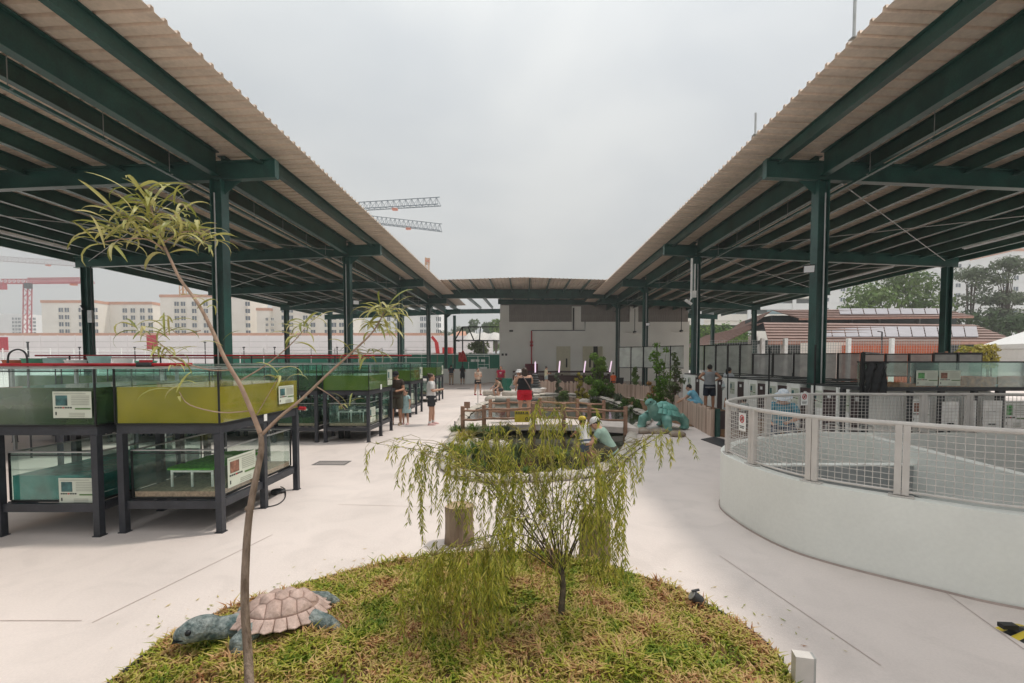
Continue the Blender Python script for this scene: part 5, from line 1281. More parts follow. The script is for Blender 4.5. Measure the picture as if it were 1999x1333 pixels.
# ================================================================== tortoise sculptures
def remesh(o, vox, smooth=4):
    m = o.modifiers.new('remesh', 'REMESH'); m.mode = 'VOXEL'; m.voxel_size = vox; m.use_smooth_shade = True
    if smooth: s = o.modifiers.new('smooth', 'SMOOTH'); s.iterations = smooth; s.factor = .5
    return o
def tortoise(label, loc, rz, a, b, h, zs, head, neck, legs, mats, tilt=0.0, vox=.012, tail=True):
    """local: nose along +X; shell half axes a, b, dome height h with rim at zs"""
    t = thing('tortoise_statue', label, 'statue', loc, 'tortoise statues', rz)
    body, shellm, scutem = mats; mb = MB()
    T = Matrix.Rotation(tilt, 3, 'Y')
    mb.ball((0, 0, zs - .02 * a), (a * .92, b * .9, max(.10 * a, zs * .35)), 20, 10, M=T)
    mb.tube([Vector(p) for p in neck], [b * q for q in (.38, .35, .32, .31)][:len(neck)], 12)
    hd = Vector(head[0]); hr = head[1]; MH = Matrix.Rotation(head[2], 3, 'Y')
    mb.ball(hd, (hr * 1.35, hr * .88, hr * .85), 16, 10, M=MH); mb.ball(hd + MH @ Vector((hr * .95, 0, -.05 * hr)), (hr * .62, hr * .55, hr * .52), 12, 8, M=MH)
    mb.ball(hd + MH @ Vector((hr * .7, 0, -.5 * hr)), (hr * .75, hr * .55, hr * .25), 12, 8, M=MH)
    mb.ball(hd + MH @ Vector((hr * 1.45, 0, -.22 * hr)), (hr * .18, hr * .2, hr * .3), 8, 6, M=MH)
    for pts, rads in legs:
        mb.tube(pts, rads, 12); e = Vector(pts[-1]); mb.ball(e + Vector((rads[-1] * .35, 0, rads[-1] * .25)), (rads[-1] * 1.35, rads[-1] * 1.1, rads[-1] * .5), 12, 8)
        for q in (-1, 0, 1): mb.ball(e + Vector((rads[-1] * 1.5, q * rads[-1] * .6, .02)), (rads[-1] * .4, rads[-1] * .22, rads[-1] * .22), 8, 6)
    if tail: mb.tube([(-a * .85, 0, zs - .02), (-a * 1.05, 0, zs - .10 * a)], [a * .1, a * .04], 8)
    bo = mb.build('body', body, t, local=True); remesh(bo, vox, 3)
    e = MB()
    for s in (-1, 1): e.ball(hd + MH @ Vector((hr * .55, s * hr * .74, .22 * hr)), hr * .2, 10, 8)
    e.build('eyes', 'black', t, smooth='all', local=True)
    m = MB().box(hd + MH @ Vector((hr * 1.05, 0, -.34 * hr)), (hr * 1.0, hr * 1.05, hr * .07), M=MH); m.build('mouth', 'black', t, local=True)
    # shell
    def dome(r): return h * (1 - r ** 2.2) ** .8 if r <= .82 else h * (1 - .82 ** 2.2) ** .8 * (1 - (r - .82) / .18)
    def S(x, y, off=0.0):
        r = min(1.0, math.hypot(x, y)); k = 1 + .06 * max(0, r - .8) / .2
        p = Vector((x * a * k, y * b * k, dome(r))); nr = Vector((x / a * h * .8, y / b * h * .8, .7)).normalized()
        return T @ (p + nr * off) + Vector((0, 0, zs))
    mb = MB(); NR, NA = 10, 48
    mb.v.append(tuple(S(0, 0, -.015 * a)))
    for i in range(1, NR + 1):
        for j in range(NA): an = 2 * math.pi * j / NA; r = i / NR; mb.v.append(tuple(S(r * math.cos(an) * .985, r * math.sin(an) * .985, -.02 * a)))
    for j in range(NA): mb.f.append((0, 1 + j, 1 + (j + 1) % NA))
    for i in range(NR - 1):
        for j in range(NA): p = 1 + i * NA; q = (j + 1) % NA; mb.f.append((p + j, p + NA + j, p + NA + q, p + q))
    mb.f.append(tuple(1 + (NR - 1) * NA + j for j in reversed(range(NA))))
    sh = mb.build('shell', shellm, t, smooth='all', local=True)
    def scute(poly, nm='scute', hgt=.05):
        pts = []
        for i in range(len(poly)):
            p, q = Vector(poly[i]), Vector(poly[(i + 1) % len(poly)]); k = max(2, int((q - p).length / .09))
            pts += [p.lerp(q, j / k) for j in range(k)]
        c = sum(pts, Vector((0, 0))) / len(pts); m = MB(); n_ = len(pts)
        for f_, o_ in ((.985, -.022), (.955, .004), (.86, .016), (.55, .016 + hgt * .45), (.3, .016 + hgt * .8)):
            for p in pts: q = c + (p - c) * f_; m.v.append(tuple(S(q.x, q.y, o_ * a)))
        m.v.append(tuple(S(c.x, c.y, (.016 + hgt) * a)))
        for i in range(4):
            for j in range(n_): q = (j + 1) % n_; m.f.append((i * n_ + j, i * n_ + q, (i + 1) * n_ + q, (i + 1) * n_ + j))
        for j in range(n_): m.f.append((4 * n_ + j, 4 * n_ + (j + 1) % n_, 5 * n_))
        m.build(nm, scutem, sh, smooth='all')
    xb = [-.78, -.48, -.16, .16, .48, .78]; xm = [-.63, -.32, 0, .32, .63]
    for i in range(5):
        scute([(xb[i], -.2), (xm[i], -.33), (xb[i + 1], -.2), (xb[i + 1], .2), (xm[i], .33), (xb[i], .2)], hgt=.07)
    RR = .81; oa = [math.radians(q) for q in (150, 115, 90, 65, 30)]
    for s in (-1, 1):
        outer = [(RR * math.cos(q), RR * math.sin(q) * s) for q in oa]
        for i in range(4):
            arc = [(RR * math.cos(oa[i] + (oa[i + 1] - oa[i]) * k / 4), s * RR * math.sin(oa[i] + (oa[i + 1] - oa[i]) * k / 4)) for k in range(5)]
            poly = [(xm[i], .34 * s)] + arc + [(xm[i + 1], .34 * s), (xb[i + 1], .21 * s)]
            scute(poly if s < 0 else poly[::-1], hgt=.06)
    NM = 22
    for k in range(NM):
        a0, a1 = 2 * math.pi * (k + .02) / NM, 2 * math.pi * (k + .98) / NM; am = (a0 + a1) / 2
        scute([(.825 * math.cos(a0), .825 * math.sin(a0)), (1.0 * math.cos(a0), 1.0 * math.sin(a0)), (1.09 * math.cos(am), 1.09 * math.sin(am)), (1.0 * math.cos(a1), 1.0 * math.sin(a1)), (.825 * math.cos(a1), .825 * math.sin(a1)), (.825 * math.cos(am), .825 * math.sin(am))], 'marginal_scute', .015)
    return t
mat('tort_skin', (0.075, 0.125, 0.125), rough=.6, col2=(0.36, 0.40, 0.385), scale=20, bump=1.0, bscale=38, detail=8); weather(MATS['tort_skin'], .35, 6.0, 40.0)
mat('tort_shell', (0.28, 0.19, 0.15), rough=.7, var=.2, scale=10)
mat('tort_scute', (0.44, 0.31, 0.26), rough=.65, col2=(0.63, 0.47, 0.41), scale=7, bump=.35, bscale=30); weather(MATS['tort_scute'], .25, 5.0, 45.0)
c1 = gnd(550, 1200, .15)
tortoise('grey-blue tortoise statue with pinkish shell on the grass bed', (c1.x, c1.y, .03), R(206), .285, .225, .135, .135,
         ((.470, .03, .165), .093, R(3)), [(.13, 0, .12), (.24, 0, .115), (.34, .02, .13), (.42, .03, .15)],
         [([(.16, .13, .13), (.24, .20, .10), (.24, .22, .01)], [.065, .058, .052]), ([(.16, -.13, .13), (.24, -.20, .10), (.24, -.22, .01)], [.065, .058, .052]),
          ([(-.18, .13, .12), (-.29, .18, .08), (-.36, .20, .015)], [.065, .055, .045]), ([(-.18, -.13, .12), (-.29, -.18, .08), (-.36, -.20, .015)], [.065, .055, .045])],
         ('tort_skin', 'tort_shell', 'tort_scute'), tilt=R(-3), vox=.009)
mat('verdigris', (0.09, 0.26, 0.22), rough=.55, metal=.0, col2=(0.24, 0.44, 0.38), scale=5, bump=.5, bscale=28)
mat('verdigris_dark', (0.03, 0.10, 0.085), rough=.6, metal=.2, var=.3); mat('verdigris_light', (0.10, 0.32, 0.27), rough=.5, metal=.0, col2=(0.22, 0.47, 0.40), scale=4, bump=.3)
c2 = gnd(1297, 838)
tortoise('large green bronze tortoise statue with raised head beside the pond', (c2.x, c2.y + .05, 0), R(218), .53, .45, .36, .40,
         ((.74, .05, .82), .115, R(10)), [(.28, 0, .38), (.48, 0, .50), (.59, .03, .68), (.66, .05, .80)],
         [([(.30, .28, .38), (.44, .40, .30), (.46, .44, .03)], [.15, .135, .12]), ([(.30, -.28, .38), (.44, -.40, .30), (.46, -.44, .03)], [.15, .135, .12]),
          ([(-.34, .27, .36), (-.46, .37, .22), (-.46, .38, .03)], [.15, .13, .115]), ([(-.34, -.27, .36), (-.46, -.37, .22), (-.46, -.38, .03)], [.15, .13, .115])],
         ('verdigris', 'verdigris_dark', 'verdigris_light'), tilt=R(-12), vox=.018)
mat('stone', (0.26, 0.20, 0.15), rough=.9, col2=(0.40, 0.34, 0.28), scale=7, bump=.6, bscale=18)
def rock(u, v, r, label, seed, z=0.0, group='stones by the bronze tortoise', m='stone', sq=.6):
    rg = random.Random(seed); c = gnd(u, v, z); mb = MB().ball((c.x, c.y, z + r[2] * .6), r, 12, 8)
    mb.v = [tuple(Vector((c.x, c.y, z + r[2] * .6)) + (Vector(p) - Vector((c.x, c.y, z + r[2] * .6))) * rg.uniform(.84, 1.1)) for p in mb.v]
    return tag(mb.build('stone', m, None, smooth='all'), label, 'stone', group)
rock(1254, 846, (.20, .14, .10), 'brown stone under the left front foot of the bronze tortoise', 1)
rock(1322, 852, (.22, .15, .10), 'brown stone at the right front foot of the bronze tortoise', 2)
rock(1286, 846, (.28, .14, .09), 'flat brown stone below the head of the bronze tortoise', 3)

# ================================================================== sapling with long leaves (front left)
mat('sapling_bark', (0.15, 0.105, 0.075), rough=.85, col2=(0.34, 0.26, 0.20), scale=26, bump=.9, bscale=70, stretch=(1, 1, .25))
mat('sapling_twig', (0.30, 0.20, 0.15), rough=.7, col2=(0.42, 0.30, 0.22), scale=20)
YS = 2.72
base = gnd(490, 1425); 
t = thing('sapling', 'slender young tree with long narrow leaves standing in the front bed', 'tree', (base.x, base.y, .03))
def path(pp, Y0, Y1): return [at(u, v, Y0 + (Y1 - Y0) * i / max(1, len(pp) - 1)) for i, (u, v) in enumerate(pp)]
trunk = [Vector((base.x, base.y, .0))] + path([(485, 1290), (478, 1180), (480, 1090), (486, 1010), (498, 940), (510, 880), (509, 846)], 2.52, YS)
mb = MB().tube(catmull(trunk, 4), [.026 - .011 * i / 28 for i in range(29)], 10); mb.build('trunk', 'sapling_bark', t, smooth='all')
MB().ball(at(487, 992, YS), (.027, .027, .02), 10, 6).build('knot', 'sapling_bark', t, smooth='all')
def branch(pp, Y0, Y1, r0, r1, m='sapling_twig', nm='branch', k=4):
    pts = catmull(path(pp, Y0, Y1), k); n_ = len(pts); MB().tube(pts, [r0 + (r1 - r0) * i / (n_ - 1) for i in range(n_)], 7).build(nm, m, t, smooth='all'); return pts
branch([(509, 848), (490, 800), (468, 750), (440, 702), (412, 640), (385, 590), (352, 545), (330, 500), (308, 450), (292, 400)], YS, 2.62, .0145, .005)
branch([(512, 848), (545, 815), (590, 778), (640, 730), (690, 685), (730, 645), (752, 605)], YS, 2.9, .011, .004)
branch([(322, 488), (290, 468), (245, 466), (205, 472)], 2.64, 2.45, .005, .0025); branch([(318, 475), (350, 455), (385, 452), (400, 470)], 2.64, 2.8, .005, .0025)
branch([(306, 440), (270, 425), (235, 430)], 2.63, 2.5, .004, .002); branch([(312, 455), (335, 425), (352, 415)], 2.63, 2.72, .004, .002)
branch([(452, 722), (410, 722), (360, 708), (318, 690)], 2.71, 2.55, .005, .0022); branch([(470, 742), (520, 712), (570, 670), (596, 640)], 2.71, 2.85, .005, .0022)
branch([(392, 645), (350, 652), (330, 640), (318, 655)], 2.68, 2.5, .0032, .0015); branch([(333, 690), (305, 665), (270, 652)], 2.56, 2.45, .003, .0015)
branch([(487, 802), (430, 805), (370, 790), (350, 765)], YS, 2.5, .0045, .002); branch([(614, 752), (650, 775), (675, 800)], 2.8, 2.9, .004, .002)
branch([(690, 685), (720, 690), (745, 680)], 2.85, 2.95, .0035, .002); branch([(500, 812), (530, 760), (545, 735)], 2.72, 2.6, .003, .0015)
def leaf_mesh(i, bend, wid):
    mb = MB(); n_ = 7; y = 0; z = 0; x = 0; ang = R(28)
    for k in range(n_ + 1):
        f_ = k / n_; w = wid * (math.sin(math.pi * min(1, f_ * .93 + .05)) ** .7) * (1 if f_ < .98 else .1)
        mb.v += [(x, -w, z + w * .35), (x, 0, z), (x, w, z + w * .35)]
        ang -= bend / n_ * (.6 + .8 * f_); x += math.cos(ang) / n_; z += math.sin(ang) / n_
    for k in range(n_):
        o = 3 * k; mb.f += [(o, o + 3, o + 4, o + 1), (o + 1, o + 4, o + 5, o + 2)]
    return mb.mesh('leaf', 'sapling_leaf', smooth='all')
LEAF = [leaf_mesh(i, R(b), w) for i, (b, w) in enumerate(((70, .055), (100, .06), (125, .055), (45, .05), (145, .065)))]
rgl = random.Random(17)
def whorl(u, v, Y, n_, ln=.2, spread=1.0, tilt=0.0, up=0.0):
    c = at(u, v, Y)
    for i in range(n_):
        az = 2 * math.pi * (i + rgl.uniform(-.3, .3)) / n_ + rgl.uniform(0, .3); el = rgl.uniform(-.25, .75) + up
        off = Vector((rgl.uniform(-.02, .02), rgl.uniform(-.02, .02), rgl.uniform(-.025, .025))) * spread
        o = link('leaf', rgl.choice(LEAF), t, loc=None)
        o.matrix_parent_inverse = Matrix.Translation(-Vector(t['_loc']))
        o.rotation_mode = 'XYZ'; o.location = c + off
        o.rotation_euler = (rgl.uniform(-.5, .5), -el, az); L_ = ln * rgl.uniform(.85, 1.35); o.scale = (L_ * 1.08, L_ * rgl.uniform(.6, .85), L_)
for u, v, Y, n_, ln in ((285, 380, 2.62, 11, .19), (296, 402, 2.62, 9, .20), (235, 430, 2.5, 11, .18), (262, 428, 2.55, 7, .17), (205, 470, 2.45, 11, .18), (238, 466, 2.5, 9, .18), (300, 440, 2.62, 12, .2), (352, 415, 2.72, 9, .17),
                        (340, 455, 2.7, 12, .2), (385, 455, 2.78, 11, .19), (400, 472, 2.8, 10, .17), (325, 485, 2.64, 9, .19), (272, 462, 2.56, 9, .19), (365, 470, 2.74, 8, .2)): whorl(u, v, Y, n_, ln, spread=2.0)
for u, v, Y, n_, ln in ((596, 640, 2.85, 11, .15), (580, 660, 2.84, 8, .15), (752, 605, 2.9, 13, .17), (742, 622, 2.9, 11, .17), (735, 648, 2.9, 10, .17), (765, 612, 2.92, 8, .16), (722, 690, 2.92, 8, .14), (760, 640, 2.95, 8, .16),
                        (318, 690, 2.55, 10, .15), (345, 705, 2.55, 9, .13), (318, 655, 2.5, 6, .15), (270, 652, 2.45, 7, .15), (345, 640, 2.55, 5, .15), (350, 765, 2.5, 5, .15), (675, 800, 2.9, 5, .13), (545, 735, 2.6, 6, .14), (395, 590, 2.66, 4, .14), (430, 668, 2.7, 2, .1), (690, 686, 2.87, 6, .13)): whorl(u, v, Y, n_, ln, spread=1.6)

# ================================================================== young willow (front centre)
bw = gnd(1098, 1226)
t = thing('willow', 'young weeping willow with hanging yellow-green leaves in the front bed', 'tree', (bw.x, bw.y, .03))
YW_ = bw.y; rgw = random.Random(23)
mat('willow_twig', (0.20, 0.17, 0.05), rough=.7, col2=(0.30, 0.24, 0.09), scale=9)
mat('willow_bark', (0.05, 0.04, 0.028), rough=.85, col2=(0.15, 0.12, 0.085), scale=18, bump=.5)
fork = at(1096, 1112, YW_)
tk = MB().tube(catmull([Vector((bw.x, bw.y, 0)), at(1096, 1190, YW_), at(1099, 1150, YW_), fork], 4), [.030, .028, .027, .026, .025, .024, .023, .023, .022, .022, .021, .021, .021], 9)
for p2, r in (((1060, 1060), .011), ((1040, 1040), .010), ((1075, 1000), .011), ((1120, 1070), .009), ((1150, 1075), .008), ((1082, 950), .008)):
    pass
leaf_v = MB(); twig = MB()
def strand(p, length, sway, ldens=.0095):
    n_ = max(4, int(length / .035)); d = Vector((sway[0], sway[1], -.25)).normalized(); pts = [p.copy()]
    for i in range(n_):
        d = (d + Vector((rgw.uniform(-.08, .08), rgw.uniform(-.08, .08), -.42))).normalized(); pts.append(pts[-1] + d * length / n_)
    twig.tube(pts, [.0011] * len(pts), 3, caps=False)
    k = int(length / ldens)
    for i in range(k):
        f_ = (i + rgw.random()) / k * (len(pts) - 1); j = min(int(f_), len(pts) - 2); q = pts[j].lerp(pts[j + 1], f_ - j); dd = (pts[j + 1] - pts[j]).normalized()
        a = rgw.uniform(0, 6.283); sd = Vector((math.cos(a), math.sin(a), 0)); ld = (dd * rgw.uniform(.5, 1.1) + sd * rgw.uniform(.35, .8) + Vector((0, 0, -.15))).normalized(); ln = rgw.uniform(.035, .066)
        w = ld.cross(Vector((rgw.uniform(-1, 1), rgw.uniform(-1, 1), rgw.uniform(-1, 1)))).normalized() * rgw.uniform(.0034, .0056)
        leaf_v.add([q, q + ld * ln * .45 + w, q + ld * ln + Vector((0, 0, -.006)), q + ld * ln * .45 - w], [(0, 1, 2, 3)])
GW = [(735, 866, 935, 16, 4, 3.6), (775, 856, 890, 10, 3, 3.6), (822, 885, 1045, 26, 13, 3.35), (862, 868, 1010, 32, 16, 3.45), (915, 852, 1000, 36, 20, 3.5), (965, 860, 985, 36, 17, 3.5), (1005, 930, 1060, 36, 14, 3.3),
      (845, 1085, 1285, 22, 22, 2.95), (893, 1075, 1265, 26, 16, 3.0), (948, 1070, 1290, 30, 32, 2.92), (985, 1010, 1180, 26, 16, 3.05), (1040, 920, 1080, 40, 14, 3.4), (1080, 900, 1030, 30, 8, 3.4),
      (1098, 790, 860, 36, 20, 3.6), (1062, 802, 880, 26, 12, 3.6), (1010, 838, 900, 40, 14, 3.6), (1130, 830, 880, 20, 10, 3.6), (1168, 885, 1130, 26, 22, 3.15), (1208, 920, 1150, 24, 15, 3.15), (1145, 960, 1090, 24, 10, 3.25),
      (1250, 860, 950, 14, 8, 3.5), (1272, 850, 930, 12, 7, 3.5), (1300, 842, 900, 16, 8, 3.55), (905, 930, 1070, 30, 12, 3.3), (1060, 1010, 1110, 30, 10, 3.2)]
for (u, v0, v1, su, cnt_, Y) in GW:
    top = at(u, v0, Y); mid_ = fork.lerp(top, .55) + Vector((0, 0, .10 + .05 * rgw.random() + .12 * max(0, (top - fork).to_2d().length - .3)))
    pts = catmull([fork + Vector((rgw.uniform(-.01, .01), 0, -.03)), fork.lerp(mid_, .5) + Vector((rgw.uniform(-.02, .02), 0, .02)), mid_, top], 5); n_ = len(pts)
    tk.tube(pts, [.0056 - .0044 * i / (n_ - 1) for i in range(n_)], 6)
    for i in range(int(26 + 40 * (v0 < 1000))):           # leaves along the limb itself
        j = min(n_ - 2, int((.45 + .55 * rgw.random()) * (n_ - 1))); q = pts[j].lerp(pts[j + 1], rgw.random()); ld = ((pts[j + 1] - pts[j]).normalized() + Vector((rgw.uniform(-1, 1), rgw.uniform(-1, 1), rgw.uniform(-1, .5)))).normalized(); w = ld.orthogonal().normalized() * .0045; ln = rgw.uniform(.035, .06)
        leaf_v.add([q, q + ld * ln * .45 + w, q + ld * ln, q + ld * ln * .45 - w], [(0, 1, 2, 3)])
    for i in range(cnt_):
        f_ = rgw.uniform(.55, 1.0); q = pts[min(n_ - 1, int(f_ * (n_ - 1)))] if (rgw.random() < .45 and v0 < 1000) else top
        s0 = Vector((rgw.gauss(0, su * .75) * Y / FPX, rgw.uniform(-.2, .2), rgw.uniform(-.06, .07))); q = q + s0
        twig.tube([top, top.lerp(q, .6) + Vector((0, 0, .03)), q], [.0022, .0018, .0012], 4, caps=False)
        ln = (v1 - v0) * Y / FPX * rgw.uniform(.35, 1.1); strand(q, max(.08, ln), (rgw.uniform(-.4, .4) + (u - 1098) / 900, rgw.uniform(-.4, .4)))
tk.build('trunk', 'willow_bark', t, smooth='all'); twig.build('twigs', 'willow_twig', t); leaf_v.build('foliage', 'willow_leaf', t)
# dry cut branches lying at the foot
mb = MB(); rg = random.Random(3)
for i in range(7): a = at(rg.uniform(1040, 1075), rg.uniform(1050, 1070), YW_); mb.tube([at(1090, 1108, YW_), a.lerp(at(1090, 1108, YW_), .4) + Vector((0, rg.uniform(-.1, .1), .01)), a + Vector((0, rg.uniform(-.15, .15), 0))], [.007, .005, .002], 5)
mb.build('bare_twigs', 'sapling_twig', t)

# log stools, spotlight, steel post, hazard stand
mat('log_bark', (0.20, 0.14, 0.095), rough=.9, col2=(0.34, 0.26, 0.19), scale=9, bump=.8, bscale=20, stretch=(1, 1, .25)); mat('log_end', (0.42, 0.31, 0.20), rough=.8, var=.2, scale=12)
def log_stool(u, v, r, h, label, seed):
    c = gnd(u, v); t = thing('log_stool', label, 'stool', (c.x, c.y, 0), 'log stools behind the willow'); rg = random.Random(seed); mb = MB(); n_ = 18; o = [rg.uniform(.9, 1.08) for _ in range(n_)]
    for z, k in ((0, 1.05), (h * .3, .98), (h * .7, .97), (h, 1.0)):
        for j in range(n_): a = 2 * math.pi * j / n_; mb.v.append((c.x + math.cos(a) * r * k * o[j], c.y + math.sin(a) * r * k * o[j], z))
    for i in range(3):
        for j in range(n_): q = (j + 1) % n_; mb.f.append((i * n_ + j, i * n_ + q, (i + 1) * n_ + q, (i + 1) * n_ + j))
    mb.f.append(tuple(range(n_))[::-1]); mb.build('bark', 'log_bark', t, smooth='all')
    m = MB(); m.add([(c.x + math.cos(2 * math.pi * j / n_) * r * .99 * o[j], c.y + math.sin(2 * math.pi * j / n_) * r * .99 * o[j], h + .003) for j in range(n_)], [tuple(range(n_))]); m.build('cut_face', 'log_end', t)
log_stool(897, 1058, .15, .40, 'left log stool standing behind the willow', 1); log_stool(1160, 1090, .15, .46, 'right log stool standing behind the willow', 2)
p = gnd(1360, 1186, .03); t = thing('bed_spotlight', 'small grey garden spotlight at the right edge of the grass bed', 'spotlight', (p.x, p.y, .03))
MB().tube([p, p + Vector((0, 0, .05))], .008, 6).build('stake', 'black', t)
d_ = Vector((-.75, .1, .55)).normalized(); q = p + Vector((0, 0, .07)); MB().tube([q + d_ * .045, q - d_ * .03, q - d_ * .06], [.042, .042, .028], 14).build('housing', 'dark_grey', t, smooth=True)
MB().tube([q + d_ * .0455, q + d_ * .05], .037, 14).build('lens', 'galv', t); MB().tube([q + d_ * .048 + Vector((.0, 0, .03)), q + d_ * .05 + Vector((.06, 0, .04))], .01, 6).build('visor', 'dark_grey', t)
p = gnd(1570, 1352); t = thing('steel_post', 'pale metal post at the bottom edge beside the grass bed', 'post', (p.x, p.y, 0)); zt = at(0, 1277, p.y).z
MB().box((p.x - .015, p.y, zt / 2), (.095, .07, zt), rz=R(-12)).build('body', 'rail_grey', t); MB().box((p.x + .05, p.y + .02, zt / 2 - .01), (.03, .06, zt - .02), rz=R(-12)).build('channel', 'galv', t)
MB().box((p.x, p.y, .006), (.2, .14, .01)).build('base_plate', 'galv', t)
t = thing('hazard_ramp', 'yellow and black striped cable ramp at the lower right edge', 'ramp', gnd(1990, 1235))
a, b, c, d = gnd(1942, 1225), gnd(2080, 1300), gnd(2130, 1260), gnd(1990, 1218)
mb = MB(); up = Vector((0, 0, .035)); m1, m2 = a.lerp(d, .45), b.lerp(c, .45)
for i in range(8):
    f0, f1 = i / 8, (i + .97) / 8
    o = MB(); o.add([a.lerp(b, f0), a.lerp(b, f1), m1.lerp(m2, min(1, f1 + .05)) + up, m1.lerp(m2, f0 + .05) + up], [(0, 1, 2, 3)]); o.add([m1.lerp(m2, f0 + .05) + up, m1.lerp(m2, min(1, f1 + .05)) + up, d.lerp(c, f1), d.lerp(c, f0)], [(0, 1, 2, 3)]); o.build('stripe', 'yellow' if i % 2 == 0 else 'black', t)
MB().beam(gnd(1953, 1221, .05), gnd(1982, 1222, .05), .05, .03).build('rubber_foot', 'black', t)

# ================================================================== pond, bridge, log fence
def G2(u, v): p = gnd(u, v); return Vector((p.x, p.y, 0))
pond_px = [(880, 922), (868, 895), (884, 868), (893, 845), (905, 818), (925, 800), (955, 787), (1005, 778), (1060, 772), (1125, 772), (1180, 780), (1218, 793), (1262, 812), (1258, 829), (1236, 838), (1232, 862), (1220, 892), (1190, 916), (1130, 932), (1060, 938), (980, 940), (920, 936)]
pond = catmull([G2(u, v) for u, v in pond_px], 4, closed=True)
m = mat('pond_water', (0.022, 0.026, 0.014), rough=.05, var=.4, scale=1.2, bump=.25, bscale=5, spec=.6)
mb = MB(); mb.add([(p.x, p.y, .03) for p in pond], [tuple(range(len(pond)))])
if mb.f: tag(mb.build('pond_water', 'pond_water'), kind='structure')
mat('pond_kerb', (0.44, 0.39, 0.33), rough=.85, col2=(0.56, 0.52, 0.46), scale=5, bump=.5, bscale=14)
pk = thing('pond_kerb', 'pale rounded kerb stones edging the pond', 'kerb', (0, 14, 0)); rg = random.Random(77)
acc = 0; last = pond[0]; nP = len(pond); i = 0
L = [0.0]
for i in range(nP): L.append(L[-1] + (pond[(i + 1) % nP] - pond[i]).length)
tot = L[-1]; s = 0.0; k = 0
def along(sv):
    sv %= tot
    for i in range(nP):
        if L[i + 1] >= sv: return pond[i].lerp(pond[(i + 1) % nP], (sv - L[i]) / max(1e-6, L[i + 1] - L[i]))
    return pond[0]
while s < tot - .1:
    ln = rg.uniform(.34, .62); a, b = along(s), along(min(tot, s + ln - .02)); w = rg.uniform(.13, .18); h = rg.uniform(.10, .16)
    pts = [a, a.lerp(b, .15), a.lerp(b, .5), a.lerp(b, .85), b]; d = (b - a).normalized(); sd = Vector((-d.y, d.x, 0)); up = Vector((0, 0, 1))
    mb = MB().loft([(p + up * (h * .45), sd * w * f_, up * h * .62 * f_) for p, f_ in zip(pts, (.72, .95, rg.uniform(.95, 1.05), .95, .72))], 8); mb.build('kerb_stone', 'pond_kerb', pk, smooth=True); s += ln
# grassy clumps around the near pond
def blades(mb, c, n_, h, spread, rg, w=.006, droop=.7):
    for _ in range(n_):
        a = rg.uniform(0, 6.28); d = Vector((math.cos(a), math.sin(a), 0)); p = Vector(c) + d * rg.uniform(0, spread * .3); hh = h * rg.uniform(.5, 1.1); s_ = Vector((-d.y, d.x, 0)) * w * rg.uniform(.6, 1.3)
        q1 = p + d * spread * .35 + Vector((0, 0, hh * .75)); q2 = p + d * spread * rg.uniform(.7, 1.1) + Vector((0, 0, hh * (1 - droop * rg.uniform(.1, .8))))
        mb.add([p - s_, p + s_, q1 + s_, q1 - s_, q2], [(0, 1, 2, 3), (3, 2, 4)])
rg = random.Random(64)
PC = [(890, 852, .45), (905, 866, .5), (925, 850, .5), (955, 858, .55), (985, 850, .5), (880, 890, .4), (900, 900, .45), (930, 890, .5), (960, 905, .5), (895, 925, .3), (935, 925, .35), (985, 915, .45), (1010, 890, .4), (1065, 905, .5), (1090, 900, .4), (1030, 930, .25), (1105, 925, .2)]
for i, (u, v, h) in enumerate(PC):
    c = gnd(u, v); t = thing('pond_plant', 'tufted grassy plant at the near pond edge, %s' % ['beside the bridge end', 'left of the near pond', 'under the bridge rail', 'in the near left corner', 'below the bridge deck', 'at the left kerb', 'behind the left stool', 'amid the near left water', 'before the dark water', 'on the front left kerb', 'on the front kerb', 'left of the open water', 'in mid water', 'right of the middle', 'under the willow top', 'low on the front kerb', 'by the pale pebble'][i], 'plant', (c.x, c.y, 0), 'tufted plants around the near pond')
    mb = MB(); blades(mb, (c.x, c.y, .02), 130, h * .75, h * .62, rg, w=.007); mb.build('blades', ('leaf_pale', 'leaf_mid', 'leaf_bright', 'leaf_yellow')[(i * 7) % 4 if i % 5 else 1], t)
for i, (u, v, r) in enumerate(((1095, 928, .13), (905, 880, .22), (925, 872, .20), (872, 905, .18), (970, 880, .26), (1140, 790, .3), (958, 783, .3))):
    rock(u, v, (r, r * .8, r * .6), ('pale pebble on the near pond kerb', 'grey stone at the left pond edge', 'pale stone left of the bridge', 'dark stone on the left kerb', 'flat stone in the near pond', 'pale stone in the far pond', 'stone at the far left pond edge')[i], 30 + i, .02, 'stones in and around the pond', m='pond_kerb')
# bridge
mat('deck_pale', (0.62, 0.55, 0.50), rough=.8, var=.1, scale=5, bump=.2); mat('rail_wood', (0.25, 0.14, 0.09), rough=.8, col2=(0.38, 0.23, 0.16), scale=8, bump=.4)
YB0, YB1 = 11.75, 13.25
bl, br = at(890, 838, YB0).x, at(1245, 850, YB0).x
t = thing('foot_bridge', 'low wooden foot bridge with log rails across the pond', 'bridge', ((bl + br) / 2, 12.5, 0))
def dz_(x): f_ = (x - bl) / (br - bl); return .20 + .10 * math.sin(math.pi * f_) - .02 * f_
np_ = 30
for i in range(np_):
    x0_, x1_ = bl + (br - bl) * i / np_, bl + (br - bl) * (i + .95) / np_; z_ = dz_((x0_ + x1_) / 2)
    MB().bx(x0_, x1_, YB0, YB1, z_ - .04, z_).build('deck_plank', 'deck_pale', t)
for y in (YB0 - .035, YB1 + .035):
    mb = MB(); 
    for i in range(12):
        a, b = bl + (br - bl) * i / 12, bl + (br - bl) * (i + 1) / 12; mb.beam((a, y, dz_(a) - .07), (b, y, dz_(b) - .07), .06, .15)
    mb.build('side_beam', 'deck_pale', t)
